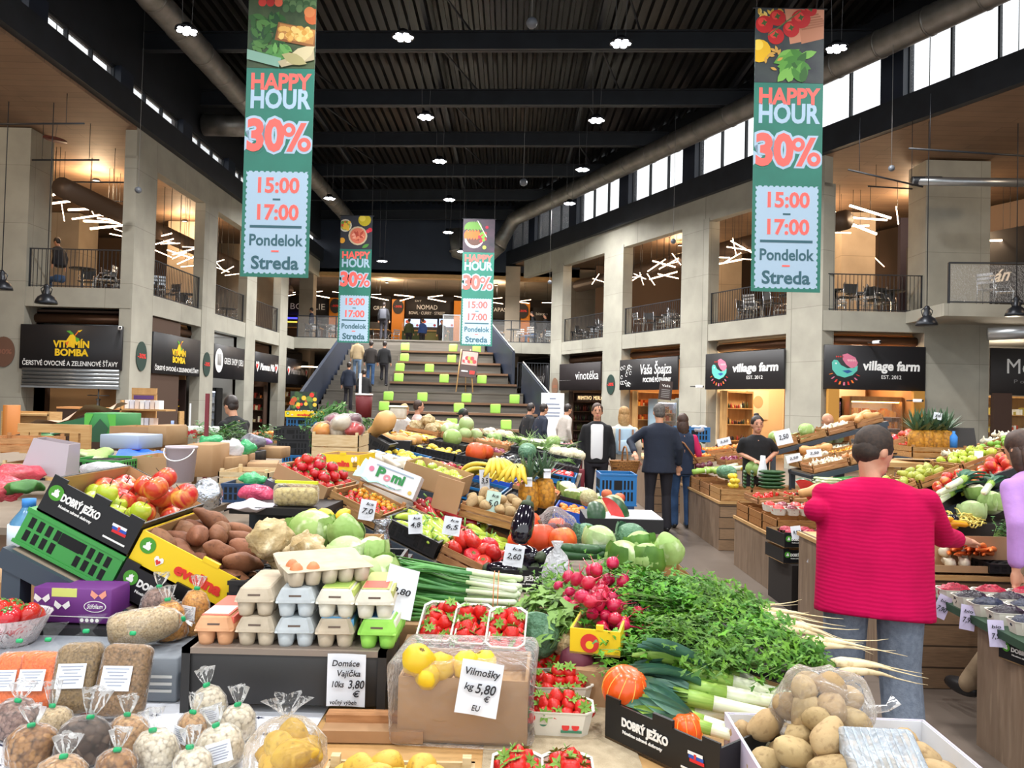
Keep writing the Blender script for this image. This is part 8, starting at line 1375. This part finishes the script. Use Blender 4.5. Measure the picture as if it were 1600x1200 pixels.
# ================================================================ PEOPLE
skin = M('skin', 0xd09a7c, .5, 0xc48c70, 9, rnd=.06); lipm = M('lips', 0xa85a54, .5); eyem = M('eyes', 0x1c1614, .2); shoem = M('shoe', 0x1a1a1c, .4); denim = M('denim', 0x3a5a86, .8, 0x2f4c74, 9); fabn = lambda h: M('cloth %06x' % h, h, .85, tuple(.85 * c for c in lin(h)[:3]), 6, bump=.25, bsc=14)
def vox(mb, name, par, v, it=4):
    o = mb.build(name, par); r = o.modifiers.new('Remesh', 'REMESH'); r.mode = 'VOXEL'; r.voxel_size = v; r.use_smooth_shade = True; s = o.modifiers.new('Smooth', 'SMOOTH'); s.iterations = it; s.factor = .5; return o
def limb(mb, pts, rs, m, n=12):
    mb.tube(pts, rs, m, n)
    for p, r in zip(pts, rs): mb.ell(p, r * .99, m, None, n, 8)
def person(label, pos, rz, h, top, bot, hair, lean=0, aL=None, aR=None, lL=None, lR=None, look=(0, 0), wd=1, hem=.92, flare=1, sleeve=.92, hairk='short', v=.014, legw=1, inner=None, under=None, seat=False, group=None, cap=None, sm=None, hs=1, straight=False):
    s = h / 1.75; mw = F(pos, rz, s=s); o = thing('person', label, 'person', mw, group); inv = mw.inverted()
    U = Matrix.Translation((0, 0, .95)) @ Matrix.Rotation(-R(lean), 4, 'X') @ Matrix.Translation((0, 0, -.95)); up = lambda p: U @ Vector(p); HR_ = Euler((R(look[1]), 0, R(look[0])))
    Hc = Vector((0, .02, 1.625)); hd = U @ Matrix.Translation(Hc) @ HR_.to_matrix().to_4x4() @ Matrix.Scale(hs, 4); hp = lambda x, y, z: hd @ Vector((x, y, z))
    def arm(a, sg):
        sh = up((sg * .172 * wd, -.01, 1.375))
        if a is None: a = (up((sg * (.235 * wd), -.04, 1.14)), up((sg * .25 * wd, .05, .9)))
        elif a[0] == 'w': a = (inv @ a[1], inv @ a[2])
        else: a = (up(a[0]), up(a[1]))
        return sh, Vector(a[0]), Vector(a[1])
    A = [arm(aL, -1), arm(aR, 1)]
    def leg(l, sg):
        hp_ = Vector((sg * .09 * wd, 0, .92))
        if l is None: l = ((sg * .1 * wd, .02, .5), (sg * .105 * wd, -.02, .08))
        elif l[0] == 'w': l = (inv @ l[1], inv @ l[2])
        return hp_, Vector(l[0]), Vector(l[1])
    Lg = [leg(lL, -1), leg(lR, 1)]
    if seat: Lg = [(Vector((g * .09, 0, .5)) + Vector((0, 0, 0)), Vector((g * .12, .42, .5)), Vector((g * .12, .4, .08))) for g in (-1, 1)]
    b = MB(); b.ell((0, 0, .012), (.074, .092, .108), skin, hd, 16, 12).ell((0, .03, -.06), (.054, .058, .055), skin, hd).ell((0, .096, -.015), (.012, .016, .02), skin, hd, 8, 6)
    for g in (-1, 1): b.ell((g * .076, -.01, -.01), (.012, .022, .03), skin, hd, 8, 6)
    limb(b, [hp(0, -.02, -.06), up((0, -.01, 1.4))], [.05, .058], skin); b.tube([up((0, 0, 1.42)), up((0, 0, 1.2)), (0, 0, .95)], [.1, .12, .12], skin, 12)
    for sh, e, w in A:
        d = (w - e).normalized(); limb(b, [sh, e, w], [.045, .037, .026], skin); a = d.cross(Vector((0, 0, 1)) if abs(d.z) < .8 else Vector((0, 1, 0))).normalized(); c = a.cross(d).normalized(); b.tube([w, w + d * .04, w + d * .085], [.024, .036, .034], skin, 10, None, True, .6)
        for k in range(4): q = w + d * .078 + a * (.025 - .0167 * k); l = (.034, .04, .038, .03)[k]; limb(b, [q, q + d * l - c * .006, q + d * l * 1.5 - c * .028], [.0095, .009, .0075], skin, 8)
        q = w + d * .025 + a * .028; limb(b, [q, q + a * .022 + d * .025 - c * .006, q + a * .022 + d * .05 - c * .016], [.011, .0095, .0085], skin, 8)
    for hj, k, an in Lg: limb(b, [hj, k, an], [.06, .045, .035], skin)
    vox(b, 'body', o, min(v, .01) if v < .02 else v, 3)
    f = MB(); f.ell((-.03, .084, .015), (.011, .008, .008), eyem, hd, 8, 6).ell((.03, .084, .015), (.011, .008, .008), eyem, hd, 8, 6)
    for g in (-1, 1): f.box((g * .031, .09, .037), (.026, .006, .006), hair, hd)
    f.build('eyes', o); MB().ell((0, .088, -.058), (.022, .007, .008), lipm, hd, 8, 6).build('lips', o)
    hm = MB()
    if hairk != 'bald':
        hm.ell((0, -.016, .035), (.086, .094, .1), hair, hd, 18, 12).ell((0, -.04, -.005), (.077, .064, .075), hair, hd, 14, 10)
        if hairk == 'long': hm.ell((0, -.07, -.09), (.085, .05, .13), hair, hd).ell((-.065, -.02, -.06), (.028, .05, .1), hair, hd).ell((.065, -.02, -.06), (.028, .05, .1), hair, hd)
        if hairk == 'bun': hm.ell((0, -.06, .13), (.035, .035, .032), hair, hd, 12, 8)
        hm.noise(.009, 30, len(label)).build('hair', o)
    if cap: MB().ell((0, -.005, .05), (.09, .1, .085), cap, hd, 16, 10).ell((0, .1, .05), (.06, .05, .01), cap, hd).build('cap', o)
    t = MB(); rg_ = [(1.485, .065, .06), (1.455, .12, .08), (1.41, .185, .1), (1.33, .2, .115), (1.12, .185, .122), (1.0, .182, .128), (hem, .185 * flare, .135 * flare)]
    if straight: rg_ = rg_[:4] + [(1.12, .2, .128), (1.0, .2, .132), (hem, .205, .14)]
    if seat: rg_[-1] = (.86, .19, .14)
    t.loft([[up((x * wd * math.cos(a), y * (wd * .5 + .5) * math.sin(a), z)) for a in [2 * math.pi * i / 20 for i in range(20)]] for z, x, y in rg_], top)
    for sh, e, w in A:
        if sleeve > .5: k = (sleeve - .5) * 2; limb(t, [sh, e, e + (w - e) * k], [.06 * (.6 + .4 * wd), .056 * (.6 + .4 * wd), .044 * (.5 + .5 * wd)], sm or top)
        else: limb(t, [sh, sh + (e - sh) * (sleeve * 2)], [.07, .062], sm or top)
    if sm:
        t2 = MB()
        for sh, e, w in A: limb(t2, [sh, e, e + (w - e) * .85], [.062, .054, .043], sm)
        vox(t2, 'sleeves', o, v)
        t = MB().loft([[up((x * wd * math.cos(a), y * math.sin(a), z)) for a in [2 * math.pi * i / 20 for i in range(20)]] for z, x, y in rg_], top)
    vox(t, 'top', o, v, 22 if straight else 6)
    if inner: MB().rbox((0, .085, 1.17), (.19, .09, .54), inner, .04, 3, U).build('shirt', o)
    p = MB(); zs = (.5, .62) if seat else (.8, 1.02)
    p.loft([[(x * wd * math.cos(a), .118 * (wd * .5 + .5) * math.sin(a), z) for a in [2 * math.pi * i / 18 for i in range(18)]] for z, x in ((zs[0], .15), ((zs[0] + zs[1]) / 2, .178), (zs[1], .165))], bot)
    for hj, k, an in Lg: limb(p, [hj, k, an], [.098 * wd ** .6, .066 * legw, .064 * legw], bot)
    vox(p, 'trousers', o, v)
    for hj, k, an in Lg: MB().ell((an.x, an.y + .055, an.z - .035), (.05, .13, .05), shoem, None, 12, 8).build('shoe', o)
    return o
def stand(px, d): return Vector((at(px, 700, d).x, d, 0))
grey_hair, brown_hair, blond, dark_hair = M('grey hair', 0x6a6460, .7, 0x4a4542, 40), M('brown hair', 0x4a3226, .6, 0x36241c, 40), M('blond hair', 0xb8905c, .6, 0x9a7444, 40), M('dark hair', 0x221a18, .5, 0x2e2420, 40)
pinkk = M('pink knit', 0xc6054f, .9, 0xb20446, 5, spec=.2, bump=.12, bsc=15, wave='Z'); trg = M('grey trousers', 0x7d8796, .9, 0x6c7686, 40, bump=.2, bsc=120)
nv, bk, bj = fabn(0x1c2436), fabn(0x17171b), fabn(0x222028)
# the woman in the pink cardigan
c0 = Vector((1.86, 3.92, 0)); person('woman in a bright pink cardigan and grey trousers reaching over the right stall', c0, -22, 1.66, pinkk, trg, M('short dark hair', 0x3a2a20, .7, 0x261b15, 50), 9, ('w', at(1274, 797, 4.0), at(1318, 822, 4.3)), ('w', at(1472, 838, 4.05), at(1512, 846, 4.42)), ((-.14, .05, .5), (-.15, -.02, .08)), ((.13, .02, .5), (.16, -.06, .08)), (-48, -20), 1.46, .75, 1.05, .76, 'short', .009, 1.6, hs=1.14, straight=True)
# couple with the basket, shoppers
m3 = stand(1030, 10.7); person('grey haired man in a dark jacket seen from behind carrying a wicker basket', m3, 4, 1.78, nv, bj, grey_hair, 2, ('w', at(985, 690, 10.7), at(992, 708, 10.45)), None, None, None, (0, 0), 1.15, .8, 1.15)
o = thing('wicker_basket', 'brown wicker basket on the arm of the man in the dark jacket', 'basket', F(at(976, 732, 10.5), 8)); wk = brickmat('wicker', 0xa8743c, 0x94622e, 0x5a3818, .05, .022, .003, .7); MB().loft([[(x * s * .2, y * s * .13, z) for x, y in [(math.cos(i * math.pi / 8), math.sin(i * math.pi / 8)) for i in range(16)]] for s, z in ((.75, -.11), (.95, .0), (1.08, .1), (1.1, .11), (1.0, .1), (.72, -.09))], wk).build('basket_body', o); MB().tube([(.0, .13 * math.cos(t), .1 + .2 * math.sin(t)) for t in [i * math.pi / 12 for i in range(13)]], .012, wk, 8).build('handle', o)
w4 = person('woman in a navy vest with pink sleeves and jeans beside the man with the basket', stand(1066, 11.1), 6, 1.64, fabn(0x26344e), denim, brown_hair, 0, wd=1.05, hem=.82, hairk='long', sm=fabn(0xc81e5c)); MB().tube([(-.16, .12, 1.42), (-.02, -.15, 1.3), (.2, -.14, 1.02), (.22, -.02, .92)], .014, C(0x8a5a34), 6).build('bag_strap', w4)
person('man in a white shirt and black jacket walking toward the viewer', stand(932, 11.6), 176, 1.76, bk, bj, brown_hair, 0, inner=white, hem=.86); o = thing('shopping_bag', 'dark red shopping bag carried by the man in the white shirt', 'bag', F(stand(908, 11.5) + Vector((0, 0, .5)))); MB().rbox((0, 0, .12), (.1, .28, .32), C(0x7a2430), .02, 2).build('bag_body', o); MB().tube([(0, -.08, .27), (0, -.05, .42), (0, .05, .42), (0, .08, .27)], .008, C(0x7a2430), 6).build('handle', o)
bw = stand(974, 11.9); person('blond woman in a cream hooded jacket and wide jeans seen from behind', bw, 0, 1.72, fabn(0xe0d4c0), denim, blond, 0, legw=1.35, hairk='long', hem=.9); o = thing('backpack', 'pale blue backpack worn by the blond woman', 'backpack', F(bw + Vector((0, -.19, 1.0)))); MB().rbox((0, 0, .2), (.3, .12, .42), C(0xb4d0e4), .04, 3).build('bag_body', o); MB().rbox((0, -.065, .12), (.24, .05, .18), C(0xc4dcec), .02, 2).build('pocket', o); q = MB(); [q.b2((x - .012, -.095, .05), (x + .012, -.06, .38), C(0xa87a5c)) for x in (-.1, .1)]; q.build('leather_strap', o)
# vendors
g5 = stand(1181, 10.15); person('young woman vendor in a black t-shirt holding a white bag behind the cucumbers', g5, 178, 1.65, bk, bj, dark_hair, 3, ('w', at(1213, 706, 10.2), at(1198, 720, 9.9)), ('w', at(1155, 708, 10.2), at(1180, 720, 9.9)), hairk='bun', sleeve=.36, v=.011); MB().lathe([(.03, .13), (.035, .05), (.06, -.06), (.07, -.14), (.01, -.16)], M('thin white bag', 0xeef0f4, .5), 16, None, lambda t, z: 1 + .12 * math.sin(t * 44)).build('white_bag', None, F(at(1192, 728, 9.78)), 'white plastic bag in the hands of the vendor in the black t-shirt', 'bag')
person('bald man in a navy jacket bending behind the cabbage crates', stand(1312, 12.4), 70, 1.72, nv, bj, grey_hair, 14, hairk='bald'); person('dark haired vendor in a black sweater bending over the herbs at the left', stand(372, 9.7), 60, 1.76, bk, bj, dark_hair, 12, ((-.2, .25, 1.15), (-.15, .45, 1.0)), ((.2, .2, 1.12), (.15, .42, 1.0)))
lp = Vector((3.22, 4.5, 0)); person('person in a lilac sweater bending at the right edge of the picture', lp, 15, 1.7, fabn(0xb88ad0), fabn(0x9a8468), brown_hair, 22, lL=('w', at(1575, 985, 4.5), at(1515, 1068, 4.55)), wd=1.2, hem=.82, flare=1.15, hairk='long')
# stairs
def stair(px, py):
    best = None
    for i in range(len(TY)):
        for Y, z in ((TY[i] + .3, TZ[i]), (TY[i] - .3, (TZ[i] + (TZ[i + 1] if i + 1 < len(TZ) else 0)) / 2)):
            e_ = abs(at(px, py, Y).z - z)
            if best is None or e_ < best[0]: best = (e_, Y, z)
    return Vector((at(px, py, best[1]).x, best[1], best[2]))
step_l = ((-.1, .16, .62), (-.1, .06, .3))
for px, py, top, bot, hr, l in ((557, 597, fabn(0xb09a78), fabn(0x7a92b0), brown_hair, 'person in a beige jacket and pale jeans'), (578, 600, fabn(0x2c2624), denim, dark_hair, 'person in a dark brown jacket and jeans'), (599, 603, bk, bj, dark_hair, 'person all in black, middle of the climbers'), (543, 640, nv, bj, dark_hair, 'person in navy, lowest at the left'), (567, 648, bk, fabn(0x3a2030), dark_hair, 'person in a black coat, lowest of the climbers')): person(l + ' climbing the stairs', stair(px, py), rg.uniform(-12, 12), 1.76, top, bot, hr, 4, lL=step_l, v=.022, hem=.85)
bp_ = Vector((at(598, 530, 35.8).x, 35.9, 4.5)); person('person with a dark backpack at the top of the stairs', bp_, 0, 1.78, bk, bj, dark_hair, v=.022); MB().rbox((0, 0, 0), (.32, .16, .48), C(0x3a3c44), .05, 2).build('backpack', None, F(bp_ + Vector((0, -.2, 1.2))), 'dark backpack of the person at the top of the stairs', 'backpack')
def gp(px, d): return Vector((at(px, 520, d).x, d, ZG))
for px, d, top, rz, l in ((660, 42.3, fabn(0x2a4a8a), 40, 'person in blue before the food court counters'), (639, 42.4, fabn(0x3a4428), 0, 'person in olive before the dark green counter'), (486, 38.5, fabn(0x1e2a4a), 90, 'person in dark blue beside the left cafe tables'), (763, 39.5, fabn(0x34508a), 150, 'person in blue right of the far right banner'), (852, 38.6, bk, 100, 'person in black standing by the gallery column'), (958, 32.5, fabn(0x5a2c2c), 200, 'person in dark red behind the right gallery railing'), (690, 42.8, fabn(0x2c2c30), 180, 'cook behind the olive counter')): person(l, gp(px, d), rz, 1.74, top, bj, dark_hair, v=.022)
for px, d, top, l in ((835, 37.6, bk, 'person in black sitting at a gallery table by the column'), (90, 22.3, fabn(0x1c1c24), 'person sitting behind the left gallery railing above the juice sign')): person(l, gp(px, d), 80, 1.74, top, denim, dark_hair, 10, seat=True, v=.022)
# shoppers beyond the middle island
for px, d, h, top, hr, rz, l, kw in ((651, 14.5, 1.74, fabn(0xd8b8b0), brown_hair, -70, 'man with short hair in a pale pink shirt beyond the cabbages', {}), (630, 15.2, 1.66, fabn(0xd0c8c0), blond, -40, 'person with fair hair half hidden by the clear jar', {}), (733, 14.0, 1.62, fabn(0x7a8460), dark_hair, 60, 'man in an olive jacket and dark green cap bending over the greens', dict(cap=fabn(0x24342a), lean=12)), (727, 12.8, 1.5, fabn(0x22283c), M('auburn hair', 0x4a2420, .6), 0, 'woman with auburn hair in a padded navy jacket among the greens', dict(hairk='long'))): person(l, stand(px, d), rz, h, top, bj, hr, v=.016, **kw)
for px, d, top, l in ((822, 17.5, bk, 'person with dark hair sitting left of the white notice board'), (842, 16.8, nv, 'person in navy sitting before the white notice board'), (880, 18, fabn(0xb8b0a8), 'person in a pale top sitting right of the notice board')): person(l, stand(px, d), -60, 1.74, top, bj, dark_hair, 8, seat=True, v=.018)
